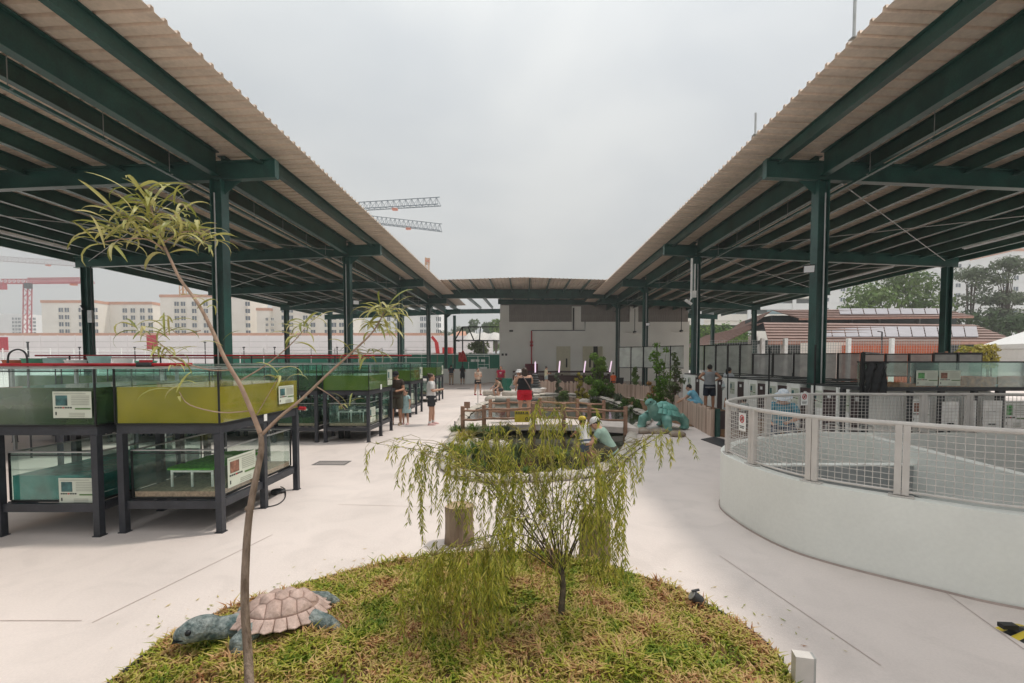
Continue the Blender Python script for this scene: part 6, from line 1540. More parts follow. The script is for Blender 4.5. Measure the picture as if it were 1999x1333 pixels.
for y, us in ((YB0 - .10, (899, 942, 1042, 1103, 1155, 1228)), (YB1 + .10, (955, 991, 1055, 1131, 1184))):
    ps = []
    for u in us:
        x = at(u, 0, y).x; z_ = dz_(min(max(x, bl), br)); MB().tube([(x, y, max(0, z_ - .2)), (x, y, z_ + .56)], .055, 10).build('post', 'rail_wood', t, smooth=True); ps.append((x, z_))
    for (xa, za), (xb, zb2) in zip(ps[:-1], ps[1:]):
        for hh in (.44, .20): MB().tube([(xa - .03, y - .02, za + hh + .015), ((xa + xb) / 2, y - .02, (za + zb2) / 2 + hh - .015), (xb + .03, y - .02, zb2 + hh)], .028, 8).build('rail', 'rail_wood', t, smooth=True)
# yellow sign on bridge
t = thing('caution_sign', 'yellow notice board hanging on the bridge rail', 'sign', at(1020, 812, YB0))
c = at(1019, 813, YB0 - .17); w, h = 29 * 11.6 / FPX, 22 * 11.6 / FPX
MB().box(c, (w, .02, h)).build('board', 'yellow', t)
m = MB()
for i in range(5): m.box(c + Vector((-w * .38 + i * w * .12, -.012, h * .36)), (w * .07, .004, h * .16))
for i in range(2): m.box(c + Vector((w * .28 + i * w * .1, -.012, h * .36)), (w * .07, .004, h * .16))
m.box(c + Vector((0, -.012, h * .24)), (w * .95, .004, h * .04)); m.build('lettering', 'ink', t)
m = MB(); pts = [c + Vector((w * .32 + math.cos(a) * .03, -.013, -h * .22 + math.sin(a) * .045)) for a in [k * math.pi / 6 for k in range(12)]]; m.tube(pts + [pts[0]], .01, 5).build('symbol', 'ink', t)
for dx in (-.12, .12): MB().tube([c + Vector((dx, .02, h * .5)), c + Vector((dx, .09, h * .5 + .06))], .006, 5).build('hook', 'dark_grey', t)
t = thing('picture_stand', 'small brown board on a stake beside the bridge', 'sign', gnd(912, 800)); p = gnd(912, 806)
MB().bx(p.x - .02, p.x + .02, p.y, p.y + .03, 0, .2).build('stake', 'rail_wood', t); MB().box((p.x, p.y - .02, .3), (.22, .025, .24)).build('board', 'rail_wood', t)
t = thing('selfie_stand', 'thin metal stand with tilted plate on the far walkway', 'stand', gnd(933, 790)); p = gnd(933, 788)
MB().tube([(p.x, p.y, 0), (p.x, p.y, .62)], .015, 8).build('pole', 'galv', t); MB().box((p.x + .08, p.y, .64), (.36, .14, .02), M=Matrix.Rotation(R(-18), 3, 'Y')).build('plate', 'rail_grey', t); MB().lathe([(.12, 0.001), (.12, .015), (.02, .02)], (p.x, p.y, 0)).build('base', 'galv', t)
t = thing('cable_stake', 'short dark stake left of the bridge', 'stake', gnd(888, 848)); p = gnd(888, 850); MB().tube([(p.x, p.y, 0), (p.x, p.y, .36)], .012, 6).build('rod', 'black', t); MB().ball((p.x, p.y, .36), .018, 8, 6).build('cap', 'black', t)
# log edging benches on the far side
for i, (u0, u1, v) in enumerate(((945, 975, 772), (982, 1012, 774), (968, 1012, 786))):
    a, b = gnd(u0, v), gnd(u1, v + 1); tag(MB().tube([a + Vector((0, 0, .16)), b + Vector((0, 0, .16))], .17, 12).build('log', 'pond_kerb', None, smooth=True), ('pale log lying on the far bank beside the squatting visitors', 'pale green log right of the squatting visitors', 'long pale log at the far pond edge')[i], 'log', 'logs on the far bank')
# garden soil between pond and fence
mb = MB(); gp = [G2(u, v) for u, v in ((1060, 771), (1125, 771), (1180, 779), (1218, 792), (1264, 812), (1300, 822), (1338, 832))] + [Vector((5.0, 13.2, 0)), Vector((6.1, 20.5, 0)), Vector((5.0, 26, 0)), Vector((2.5, 27, 0)), Vector((1.0, 27, 0))]
mb.add([(p.x, p.y, .012) for p in gp], [tuple(range(len(gp)))]); tag(mb.build('garden_soil', 'dirt'), kind='structure')
# log fence
mat('fence_wood', (0.48, 0.35, 0.28), rough=.85, col2=(0.64, 0.50, 0.41), scale=5, bump=.5, bscale=16, stretch=(1, 1, .15), coord='Generated')
mat('fence_wood_dark', (0.36, 0.25, 0.20), rough=.85, col2=(0.50, 0.38, 0.30), scale=5, bump=.5, stretch=(1, 1, .15))
FP = [gnd(1391, 852), gnd(1345, 826), Vector((5.25, 15.2, 0)), Vector((6.0, 19.0, 0)), gnd(1272, 783), gnd(1198, 772), gnd(1110, 768), gnd(1050, 765)]
fl = catmull(FP, 6); tf = thing('log_fence', 'curving fence of upright split logs behind the pond', 'fence', FP[0]); rg = random.Random(12)
Lf = [0.0]
for i in range(len(fl) - 1): Lf.append(Lf[-1] + (fl[i + 1] - fl[i]).length)
PL = []
for q in range(6):
    h = .64 + .02 * q; r = .048; mb = MB(); mb.tube([(0, 0, 0), (0, 0, h * .5), (0, 0, h)], [r, r * (.96 + .03 * (q % 3)), r * .94], 9); PL.append(mb.mesh('fence_log', 'fence_wood' if q % 3 else 'fence_wood_dark', smooth=True))
s = 0.0; cnt_ = 0
while s < Lf[-1] and cnt_ < 298:
    for i in range(len(fl) - 1):
        if Lf[i + 1] >= s: p = fl[i].lerp(fl[i + 1], (s - Lf[i]) / (Lf[i + 1] - Lf[i])); break
    o = link('fence_log', rg.choice(PL), tf); o.location = (p.x + rg.uniform(-.006, .006), p.y, 0); o.rotation_euler = (rg.uniform(-.015, .015), rg.uniform(-.015, .015), rg.uniform(0, 6)); s += .094 if cnt_ < 60 else .097; cnt_ += 1
for hh in (.2, .5): MB().tube([Vector((p.x + .05, p.y + .06, hh)) for p in fl], .015, 6).build('back_rail', 'fence_wood_dark', tf)
# raised dirt terrace of the petting garden behind the fence
mb = MB(); tp = [p + Vector((.1, .12, 0)) for p in fl[:32]] + [Vector((6.6, 24.5, 0)), Vector((7.15, 20, 0)), Vector((7.15, 11.6, 0)), Vector((5.2, 11.2, 0))]
mb.prism([(p.x, p.y) for p in tp], .002, .20); tag(mb.build('dirt_terrace', 'dirt'), kind='structure')
t = thing('garden_gate', 'dark brown board gate with green post at the near end of the log fence', 'gate', (FP[0].x + .3, FP[0].y, 0))
g0 = FP[0] + Vector((.10, -.02, 0)); MB().bx(g0.x - .04, g0.x + .06, g0.y - .05, g0.y + .05, 0, .72).build('post', 'steel', t); MB().bx(g0.x + .07, g0.x + 1.0, g0.y - .02, g0.y + .02, .06, .66).build('board', 'door_brown', t)
for xx in (.25, .85): MB().bx(g0.x + xx, g0.x + xx + .05, g0.y - .035, g0.y - .022, .08, .64).build('batten', 'door_brown', t)
t = thing('door_mat', 'dark grey rubber mat on the floor before the gate', 'mat', gnd(1400, 862)); m_ = [gnd(1368, 858), gnd(1395, 853), gnd(1440, 866), gnd(1412, 874)]
MB().prism([(p.x, p.y) for p in m_], .002, .014).build('rubber', 'dark_grey', t)
# shrubs along the fence
def shrub(label, u, v, Y, hgt, rad, leaf, n_, size, seed, kind=0, nclump=9, name='garden_shrub', z0=.02):
    p = at(u, v, Y); b = Vector((p.x, Y, z0)); rg = random.Random(seed); t = thing(name, label, 'shrub', b, 'shrubs in the pond garden'); st = MB(); cl = []
    for i in range(nclump):
        a = rg.uniform(0, 6.28); z = hgt * ((i + .6) / nclump); rr = rad * rg.uniform(.1, .75) * (1 - .5 * z / hgt); c = b + Vector((math.cos(a) * rr, math.sin(a) * rr, z)); q = rad * rg.uniform(.28, .45) * (1.1 - .5 * z / hgt); cl.append((c, (q, q, q * .8)))
        st.tube([b, b.lerp(c, .5) + Vector((0, 0, .1 * hgt)), c], [.018, .012, .004], 5)
    st.build('stem', 'bark', t); leaf_cloud(MB(), cl, n_, size, rg).build('foliage', leaf, t); return t
shrub('bright green bushy young tree by the far fence', 1168, 778, 23.5, at(0, 695, 23.5).z, .95, 'leaf_bright', 3200, .075, 1, nclump=18)
shrub('lower dark part of the green bush against the fence', 1178, 770, 24.0, 1.0, .7, 'leaf_mid', 1200, .07, 2)
shrub('slim yellow-green plant left of the bushy young tree', 1130, 770, 24.5, 1.25, .4, 'leaf_yellow', 420, .07, 3)
shrub('narrow reed-like plant at the left of the fence', 1087, 770, 25.5, 1.25, .35, 'leaf_bluegreen', 420, .07, 4)
shrub('yellow flowering plant low on the bank', 1138, 772, 22.5, .55, .4, 'leaf_yellow', 300, .07, 5, nclump=6)
shrub('tall climbing plant with red-tinged leaves left of the second right column', 1290, 790, 17.2, at(0, 672, 17.2).z, .75, 'leaf_bright', 1500, .06, 6, nclump=16)
shrub('second tall climbing plant touching the second right column', 1318, 790, 16.4, at(0, 690, 16.4).z, .55, 'leaf_pale', 1000, .06, 7, nclump=14)
mat('leaf_orange', (0.30, 0.14, 0.04), rough=.5, col2=(0.40, 0.24, 0.05), island=.3, transl=.25)
shrub('orange-tinged leafy plant behind the bronze tortoise', 1276, 785, 17.6, 1.1, .5, 'leaf_orange', 520, .06, 8, nclump=7)
shrub('low green plant on the soil bank above the pond corner', 1243, 800, 17.5, .45, .45, 'leaf_mid', 700, .06, 9, nclump=7)
shrub('low ferny plant beside the pond kerb, left of the bronze tortoise', 1222, 795, 18.5, .35, .5, 'leaf_mid', 600, .05, 10, nclump=7)
shrub('low green plant near the far pond kerb', 1100, 772, 23.5, .30, .6, 'leaf_mid', 600, .06, 13, nclump=7)
shrub('potted green plant beside the third right column', 1240, 752, 29, 1.5, .6, 'leaf_mid', 600, .09, 14, nclump=8)
shrub('low plant on the bank below the bushy tree', 1205, 785, 20.5, .35, .6, 'leaf_bluegreen', 500, .06, 15, nclump=7)
t = thing('fallen_branch', 'dark bare branch lying on the pond kerb', 'branch', gnd(1215, 797)); MB().tube([gnd(1206, 798, .18), gnd(1222, 793, .2), gnd(1232, 787, .28)], [.02, .03, .015], 6).tube([gnd(1222, 793, .2), gnd(1228, 795, .22)], [.018, .01], 5).build('wood', 'bark', t)
# ================================================================== people
mat('skin_light', (0.52, 0.30, 0.21), rough=.55, var=.06, scale=5); mat('skin_tan', (0.40, 0.21, 0.13), rough=.55, var=.06, scale=5)
mat('hair_black', (0.012, 0.010, 0.009), rough=.5, var=.3); mat('hair_brown', (0.045, 0.025, 0.016), rough=.5, var=.3)
def cloth(n, c, **k): return mat('cloth_' + n, c, rough=.85, var=k.get('var', .12), scale=k.get('scale', 6), bump=.3, bscale=9, col2=k.get('col2'))
cloth('brown', (0.045, 0.030, 0.022)); cloth('olive', (0.07, 0.065, 0.045)); cloth('white', (0.62, 0.61, 0.60)); cloth('black', (0.012, 0.013, 0.016)); cloth('charcoal', (0.035, 0.037, 0.042))
cloth('aqua', (0.36, 0.50, 0.50), var=.18, scale=14); cloth('navy', (0.014, 0.02, 0.035)); cloth('khaki', (0.36, 0.26, 0.18)); cloth('maroon', (0.30, 0.010, 0.040)); cloth('crimson', (0.55, 0.012, 0.030))
cloth('cream', (0.62, 0.57, 0.38)); cloth('paleblue', (0.40, 0.48, 0.48)); cloth('orange', (0.60, 0.11, 0.03)); cloth('grey', (0.27, 0.28, 0.29)); cloth('lightgrey', (0.42, 0.44, 0.46)); cloth('denim', (0.07, 0.09, 0.13)); cloth('green', (0.05, 0.09, 0.06))
cloth('tiedye', (0.03, 0.17, 0.24), col2=(0.13, 0.34, 0.44), scale=9); cloth('bluewhite', (0.42, 0.50, 0.58), col2=(0.70, 0.72, 0.74), scale=30); cloth('sage', (0.25, 0.36, 0.30)); cloth('skyblue', (0.20, 0.47, 0.62)); cloth('beige', (0.55, 0.42, 0.33)); cloth('pink', (0.62, 0.40, 0.38)); cloth('taupe', (0.20, 0.14, 0.13))
V = Vector
def person(label, pos, H, yaw, top='white', bottom='black', sleeve=.55, leg_len=.55, hair='short', hair_m='hair_black', hat=None, hat_m='cloth_white', skin='skin_light',
           lean=0.0, arms=None, legs=None, shoes='cloth_white', head_k=1.0, build=1.0, head_turn=0.0, head_nod=0.0, skirt=False, group='visitors', tank_top=False, strap=None, print_m=None, zoff=0.0, socks=False, tuck=-.05):
    arms = arms or {}; legs = legs or {}
    t = thing('person', label, 'person', (pos[0], pos[1], pos[2]), group, yaw)
    D = lambda v: V(v).normalized()
    aL = arms.get('L', [(-.18, .02, -1), (-.05, .15, -1)]); aR = arms.get('R', [(.18, .02, -1), (.05, .15, -1)])
    lL = legs.get('L', [(-.06, .03, -1), (-.01, -.05, -1)]); lR = legs.get('R', [(.06, .03, -1), (.01, -.05, -1)])
    th, sh = .245 * H, .235 * H; hipw = .052 * H * build
    kn = {s: D(l[0]) * th for s, l in (('L', lL), ('R', lR))}; an = {s: kn[s] + D(l[1]) * sh for s, l in (('L', lL), ('R', lR))}
    hipz = max(-an['L'].z, -an['R'].z) + .045 * H + zoff
    hip = {'L': V((-hipw, 0, hipz)), 'R': V((hipw, 0, hipz))}; pel = V((0, 0, hipz))
    up = D((0, math.sin(lean), math.cos(lean))); fw = D((0, math.cos(lean), -math.sin(lean))); rt = V((1, 0, 0))
    def sp(f): return pel + up * (f * H)
    W = lambda a: rt * a * H * build; F = lambda a: fw * a * H * build
    shl = {'L': sp(.272) + rt * (-.098 * H * (.5 + build / 2)), 'R': sp(.272) + rt * (.098 * H * (.5 + build / 2))}
    ua, fa = .165 * H, .145 * H; el = {}; wr = {}; hd_ = {}
    for s, a in (('L', aL), ('R', aR)): el[s] = shl[s] + D(a[0]) * ua; wr[s] = el[s] + D(a[1]) * fa; hd_[s] = D(a[1])
    MHd = Matrix.Rotation(head_turn, 3, 'Z') @ Matrix.Rotation(-lean * .5 - head_nod, 3, 'X'); hc = sp(.365) + MHd @ V((0, .012 * H, 0)) + V((0, -math.sin(lean) * .0, 0)); hk = H * head_k
    b = MB()
    b.loft([(sp(-.035), W(.075), F(.055)), (sp(0), W(.096), F(.066)), (sp(.05), W(.090), F(.062)), (sp(.11), W(.079), F(.055)), (sp(.18), W(.088), F(.060)), (sp(.245), W(.094), F(.056)), (sp(.285), W(.075), F(.042)), (sp(.305), rt * .032 * H, fw * .032 * H)], 16)
    b.tube([sp(.285), sp(.32), hc - V((0, 0, .03 * hk))], [.034 * H, .030 * H, .030 * H], 10)
    b.ball(hc, (.046 * hk, .055 * hk, .064 * hk), 16, 12, M=MHd); b.ball(hc + MHd @ V((0, .022 * hk, -.032 * hk)), (.034 * hk, .034 * hk, .036 * hk), 12, 8, M=MHd)
    b.ball(hc + MHd @ V((0, .058 * hk, -.008 * hk)), (.008 * hk, .012 * hk, .014 * hk), 8, 6, M=MHd)
    for s in (-1, 1): b.ball(hc + MHd @ V((s * .047 * hk, -.002 * hk, -.006 * hk)), (.007 * hk, .012 * hk, .018 * hk), 8, 6, M=MHd)
    for s in 'LR':
        k = -1 if s == 'L' else 1
        b.tube([shl[s] - rt * k * .02 * H, shl[s].lerp(el[s], .35), el[s]], [.034 * H * build, .030 * H * build, .024 * H], 10)
        b.tube([el[s], el[s].lerp(wr[s], .3), wr[s]], [.024 * H, .024 * H, .0165 * H], 10)
        h = hd_[s]; sd = (rt * -k - h * (rt * -k).dot(h)); sd = sd.normalized() if sd.length > .1 else fw; nn = h.cross(sd).normalized()
        pc = wr[s] + h * .026 * H; MX = Matrix((nn, sd, h)).transposed()
        b.ball(pc, (.024 * H, .011 * H, .032 * H), 10, 8, M=MX)
        for q, (o, l) in enumerate(((-.018, .040), (-.006, .046), (.006, .043), (.018, .034))):
            p0 = pc + nn * o * H + h * .018 * H; p1 = p0 + (h + sd * .25).normalized() * l * .5 * H; p2 = p1 + (h * .7 + sd * .7).normalized() * l * .5 * H; b.tube([p0, p1, p2], [.0062 * H, .0056 * H, .0046 * H], 6)
        p0 = pc + fw * .015 * H; b.tube([p0, p0 + (h * .5 + fw * .7 + sd * .3).normalized() * .028 * H, p0 + (h * .9 + fw * .5 + sd * .3).normalized() * .048 * H], [.008 * H, .007 * H, .0055 * H], 6)
        K, A = hip[s] + kn[s], hip[s] + an[s]
        b.tube([hip[s], hip[s].lerp(K, .4), K], [.054 * H * build, .049 * H * build, .034 * H], 12); b.tube([K, K.lerp(A, .3), A, A + V((0, 0, -.02 * H))], [.034 * H, .035 * H, .021 * H, .022 * H], 12)
        b.ball(A + V((k * .006 * H, .035 * H, -.030 * H)), (.025 * H, .062 * H, .017 * H), 10, 6)
    bo = b.build('body', skin, t, local=True); remesh(bo, max(.0085, .0085 * H), 2)
    # shirt
    c = MB(); g = 1.13
    if top:
        nk = .288 if not tank_top else .25
        c.loft([(sp(tuck if not skirt else -.02), W(.100 * g), F(.072 * g)), (sp(max(.0, tuck + .02)), W(.098 * g), F(.070 * g)), (sp(.06), W(.093 * g), F(.066 * g)), (sp(.12), W(.086 * g), F(.061 * g)), (sp(.18), W(.092 * g), F(.064 * g)), (sp(.24), W(.095 * g), F(.060 * g)), (sp(nk), W(.074 * g), F(.046 * g))], 18)
        if tank_top:
            for k in (-1, 1): c.tube([sp(.22) + rt * k * .055 * H, sp(.296) + rt * k * .055 * H], .026 * H, 8)
        for s in 'LR':
            if sleeve > 0:
                k = -1 if s == 'L' else 1; e1 = shl[s].lerp(el[s], min(1, sleeve)); c.tube([shl[s] - rt * k * .03 * H, shl[s].lerp(e1, .4), e1], [.040 * H * build, .039 * H * build, .037 * H * build], 10)
                if sleeve > 1: c.tube([el[s].lerp(shl[s], .1), el[s].lerp(wr[s], sleeve - 1)], [.033 * H, .028 * H], 10)
        remesh(c.build('shirt', 'cloth_' + top, t, local=True), .011 * H, 2)
        if print_m:
            m = MB()
            for i in range(3): m.box(sp(.20) + F(.0735) + rt * (i - 1) * .03 * H, (.022 * H, .006, .03 * H)); 
            for i in range(2): m.box(sp(.155) + F(.0745) + rt * (i - .5) * .04 * H, (.02 * H, .006, .026 * H))
            m.build('shirt_print', print_m, t, local=True)
    c = MB()
    if skirt:
        c.loft([(sp(.10), W(.082 * g), F(.06 * g)), (sp(0), W(.105 * g), F(.08 * g)), (sp(-.10), W(.135 * g), F(.105 * g)), (sp(-leg_len * .25 - .10), W(.15 * g), F(.12 * g))], 18)
        remesh(c.build('skirt', 'cloth_' + bottom, t, local=True), .011 * H, 2)
    elif bottom:
        c.loft([(sp(-.05), W(.09 * g), F(.066 * g)), (sp(-.01), W(.102 * g), F(.072 * g)), (sp(.045), W(.093 * g), F(.066 * g))], 18)
        for s in 'LR':
            K, A = hip[s] + kn[s], hip[s] + an[s]; e1 = hip[s].lerp(K, min(1, leg_len)); c.tube([hip[s] + V((0, 0, .01 * H)), hip[s].lerp(e1, .5), e1], [.062 * H * build, .060 * H * build, (.056 if leg_len < 1 else .042) * H * build], 12)
            if leg_len > 1: c.tube([K.lerp(hip[s], .1), K, K.lerp(A, leg_len - 1)], [.043 * H, .043 * H, .034 * H], 12)
        remesh(c.build('shorts' if leg_len < 1.3 else 'trousers', 'cloth_' + bottom, t, local=True), .011 * H, 2)
    for s in 'LR':
        k = -1 if s == 'L' else 1; A = hip[s] + an[s]; m = MB().loft([(A + V((0, .035 * H, -.0448 * H)), (.031 * H, 0, 0), (0, .076 * H, 0)), (A + V((0, .035 * H, -.034 * H)), (.032 * H, 0, 0), (0, .077 * H, 0)), (A + V((0, .030 * H, -.018 * H)), (.028 * H, 0, 0), (0, .062 * H, 0)), (A + V((0, .008 * H, -.004 * H)), (.026 * H, 0, 0), (0, .034 * H, 0))], 14); m.build('shoe', shoes, t, smooth='all', local=True)
        if socks: MB().tube([A + V((0, 0, -.005 * H)), A + (hip[s] + kn[s] - A) * .14], [.027 * H, .026 * H], 10).build('sock', 'cloth_white', t, smooth=True, local=True)
    # hair
    hb = MB(); HP_ = lambda x, y, z: hc + MHd @ V((x * hk, y * hk, z * hk))
    if hair:
        hb.ball(HP_(0, -.010, .014), (.051 * hk, .056 * hk, .058 * hk), 16, 12, M=MHd)
        if hair == 'bun': hb.ball(HP_(0, -.06, .05), .026 * hk, 10, 8)
        if hair == 'pony': hb.tube([HP_(0, -.055, .03), HP_(0, -.088, .0), HP_(0, -.085, -.07), HP_(0, -.075, -.12)], [.020 * hk, .024 * hk, .02 * hk, .008 * hk], 8)
        if hair == 'long': hb.loft([(HP_(0, -.012, .02), MHd @ V((.052 * hk, 0, 0)), MHd @ V((0, .05 * hk, 0))), (HP_(0, -.03, -.05), MHd @ V((.056 * hk, 0, 0)), MHd @ V((0, .036 * hk, 0))), (HP_(0, -.045, -.14), MHd @ V((.052 * hk, 0, 0)), MHd @ V((0, .026 * hk, 0))), (HP_(0, -.045, -.19), MHd @ V((.03 * hk, 0, 0)), MHd @ V((0, .012 * hk, 0)))], 12)
        remesh(hb.build('hair', hair_m, t, local=True), .009 * hk, 1)
    ey = MB()
    for s in (-1, 1): ey.ball(HP_(s * .019, .0505, .006), .0065 * hk, 8, 6)
    ey.build('eyes', 'black', t, smooth='all', local=True)
    MB().ball(HP_(0, .0535, -.036), (.014 * hk, .006 * hk, .004 * hk), 10, 6, M=MHd).build('lips', 'cloth_pink', t, smooth='all', local=True)
    if hat == 'cap':
        m = MB().loft([(HP_(0, -.004, .020), MHd @ V((.058 * hk, 0, 0)), MHd @ V((0, .064 * hk, 0))), (HP_(0, -.004, .048), MHd @ V((.056 * hk, 0, 0)), MHd @ V((0, .061 * hk, 0))), (HP_(0, -.004, .072), MHd @ V((.042 * hk, 0, 0)), MHd @ V((0, .046 * hk, 0))), (HP_(0, -.004, .083), MHd @ V((.015 * hk, 0, 0)), MHd @ V((0, .016 * hk, 0)))], 16)
        hh = m.build('cap', hat_m, t, smooth='all', local=True)
        MB().loft([(HP_(0, .075, .020), MHd @ V((.046 * hk, 0, 0)), MHd @ V((0, .045 * hk, 0))), (HP_(0, .073, .027), MHd @ V((.045 * hk, 0, 0)), MHd @ V((0, .044 * hk, 0)))], 16).build('visor', hat_m, hh, smooth=True, local=True)
    if hat == 'bucket':
        MB().loft([(HP_(0, 0, .012), MHd @ V((.098 * hk, 0, 0)), MHd @ V((0, .104 * hk, 0))), (HP_(0, 0, .018), MHd @ V((.098 * hk, 0, 0)), MHd @ V((0, .104 * hk, 0))), (HP_(0, 0, .034), MHd @ V((.064 * hk, 0, 0)), MHd @ V((0, .070 * hk, 0))), (HP_(0, 0, .080), MHd @ V((.052 * hk, 0, 0)), MHd @ V((0, .057 * hk, 0))), (HP_(0, 0, .087), MHd @ V((.044 * hk, 0, 0)), MHd @ V((0, .048 * hk, 0)))], 20).build('bucket_hat', hat_m, t, smooth=True, local=True)
    if strap:
        pts = [sp(.285) + rt * -.05 * H + F(-.03), sp(.2) + rt * .0 * H + F(-.088), sp(.06) + rt * .085 * H + F(-.07), sp(-.02) + rt * .125 * H]
        MB().tube(catmull(pts, 5), .010 * H, 6).build('bag_strap', strap, t, smooth='all', local=True); bg = MB().ball(sp(-.03) + rt * .135 * H, (.03 * H, .055 * H, .05 * H), 12, 8).build('shoulder_bag', strap, t, smooth='all', local=True)
    t['_J'] = [list(sp(.2)), list(wr['L']), list(wr['R'])]
    return t
def foot(u, v, z=0.0): p = gnd(u, v, z); return (p.x, p.y, z)
A_down = {}
phone = {'L': [(-.25, .10, -1), (.35, 1, -.1)], 'R': [(.25, .10, -1), (-.35, 1, .1)]}
def in_world(t, pt): return Matrix.Translation(Vector(t.location)) @ Matrix.Rotation(t.rotation_euler.z, 4, 'Z') @ Vector(pt)
p = person('man in dark cap, brown shirt and olive shorts looking at his phone by the tanks', foot(774, 829), 1.70, R(178), 'brown', 'olive', arms=phone, leg_len=.95, hat='cap', hat_m='cloth_black', head_nod=.35, shoes='cloth_khaki', build=1.08, skin='skin_tan')
w = in_world(p, Vector(p['_J'][1]).lerp(Vector(p['_J'][2]), .5)); t = thing('phone', 'dark phone held by the man in the brown shirt', 'phone', w); MB().box(w, (.075, .012, .15), M=Matrix.Rotation(R(-50), 3, 'X')).build('case', 'black', t); MB().box(w + Vector((0, .006, .008)), (.066, .003, .138), M=Matrix.Rotation(R(-50), 3, 'X')).build('screen', 'dark_grey', t)
person('small child in pale aqua dress standing beside the man in brown', foot(792, 828), 1.10, R(165), 'aqua', 'aqua', sleeve=.6, skirt=True, leg_len=.4, hair='short', hair_m='hair_brown', head_k=1.35, shoes='cloth_pink', arms={'L': [(-.3, .1, -1), (-.1, .3, -1)], 'R': [(.3, .1, -1), (.1, .2, -1)]})
person('woman in white shirt and dark shorts looking right on the walkway', foot(842, 829), 1.64, R(-78), 'white', 'charcoal', build=1.15, leg_len=.72, sleeve=.8, hair='bun', hair_m='hair_brown', shoes='cloth_pink', socks=True,
       arms={'L': [(-.2, .15, -1), (.4, .9, .1)], 'R': [(.2, .15, -1), (-.3, .9, .15)]}, legs={'L': [(-.05, .12, -1), (0, .02, -1)], 'R': [(.08, -.02, -1), (0, -.1, -1)]}, print_m='cloth_maroon')
person('man in navy shirt and khaki trousers at the rear counter', foot(881, 751), 1.70, R(5), 'navy', 'khaki', leg_len=1.95, shoes='cloth_black', arms={'L': [(-.2, .5, -1), (.2, 1, .1)], 'R': [(.2, .4, -1), (-.2, 1, .1)]})
person('person in long black clothes leaning at the rear counter', foot(903, 750), 1.66, R(8), 'black', 'black', leg_len=1.0, hair='long', skin='skin_tan', shoes='cloth_black', arms={'L': [(-.2, .6, -1), (.1, 1, .3)], 'R': [(.2, .4, -1), (-.1, 1, .1)]}, lean=.12)
t = thing('red_cloth', 'bright red cloth hanging on the black frame post at the rear counter', 'cloth', at(904, 697, 45.8)); mb = MB(); c_ = at(904, 697, 45.8)
for a in range(9):
    for b_ in range(7): mb.v.append((c_.x - .45 + .9 * a / 8 * (.7 + .3 * b_ / 6), c_.y - .12 + .05 * math.sin(a * 1.4 + b_), c_.z + .5 - b_ * .16))
for a in range(8):
    for b_ in range(6): k = a * 7 + b_; mb.f.append((k, k + 1, k + 8, k + 7))
o_ = mb.build('drape', 'red', t, smooth='all'); o_.modifiers.new('thick', 'SOLIDIFY').thickness = .01
MB().ball(c_ + Vector((0, -.08, .55)), (.12, .08, .12)).build('knot', 'red', t, smooth='all')
person('woman in beige top and black shorts holding something on the far walkway', foot(933, 771), 1.62, R(-150), 'beige', 'black', sleeve=.3, leg_len=.55, hair='short', arms={'L': [(-.2, .2, -1), (.5, .9, .3)], 'R': [(.2, .25, -1), (-.4, .9, .3)]}, legs={'L': [(-.12, .1, -1), (-.02, 0, -1)], 'R': [(.14, -.08, -1), (.05, -.12, -1)]}, shoes='cloth_maroon')
person('man in dark red printed shirt standing behind the squatting visitors', foot(978, 767), 1.72, R(172), 'maroon', 'green', leg_len=1.95, build=1.2, hair='short', skin='skin_tan', print_m='cloth_white', shoes='cloth_black')
squat = {'L': [(-.25, 1, .12), (.02, -.25, -1)], 'R': [(.25, 1, .12), (-.02, -.25, -1)]}
person('woman in beige top squatting at the far pond edge', foot(978, 775), 1.62, R(130), 'khaki', 'charcoal', legs=squat, lean=.45, leg_len=.9, hair='short', arms={'L': [(-.1, .6, -.8), (.1, .8, -.5)], 'R': [(.1, .6, -.8), (-.2, .8, -.4)]}, head_nod=.2)
person('small child in white dress crouching beside the woman in beige', foot(967, 774), 1.0, R(-40), 'white', 'white', legs=squat, lean=.3, skirt=False, leg_len=.8, hair='long', head_k=1.35, arms={'L': [(-.1, .6, -.8), (.1, .8, -.3)], 'R': [(.1, .6, -.8), (-.2, .8, -.4)]})
person('person in sage top and grey shorts crouching behind the woman in red shorts', foot(1000, 769), 1.65, R(-120), 'sage', 'grey', legs=squat, lean=.5, leg_len=.9, hair='short', arms={'L': [(-.1, .6, -.8), (.1, .8, -.5)], 'R': [(.1, .6, -.8), (-.2, .8, -.4)]})
zb_ = .29
wp = at(1024, 798, 12.35); 
wom = person('woman in black sleeveless top and red shorts on the bridge, seen from behind', (wp.x, 12.5, zb_), 1.54, R(12), 'black', 'crimson', sleeve=0, tank_top=True, leg_len=.62, build=1.22, hair='long', hair_m='hair_brown', strap='cloth_taupe', shoes='cloth_black', tuck=.03,
       arms={'L': [(-.5, .25, -1), (.2, .9, .55)], 'R': [(.25, .45, -.6), (-.5, .8, .8)]}, legs={'L': [(-.05, .03, -1), (0, -.03, -1)], 'R': [(.06, .03, -1), (0, -.03, -1)]})
person('baby in white sun hat held on the arm of the woman in red shorts', (wp.x - .16, 12.62, zb_ + .80), .68, R(190), 'white', 'lightgrey', head_k=1.7, hat='bucket', hat_m='cloth_white', hair=None, legs={'L': [(-.3, .6, -.4), (0, -.1, -1)], 'R': [(.3, .6, -.4), (0, -.1, -1)]}, arms={'L': [(-.5, .4, -.5), (0, .8, .3)], 'R': [(.5, .4, -.5), (0, .8, .3)]}, zoff=0)
person('woman in cream shirt looking at her phone behind the fence', foot(1066, 757), 1.62, R(-70), 'cream', 'paleblue', hair='bun', leg_len=.6, arms=phone, head_nod=.25)
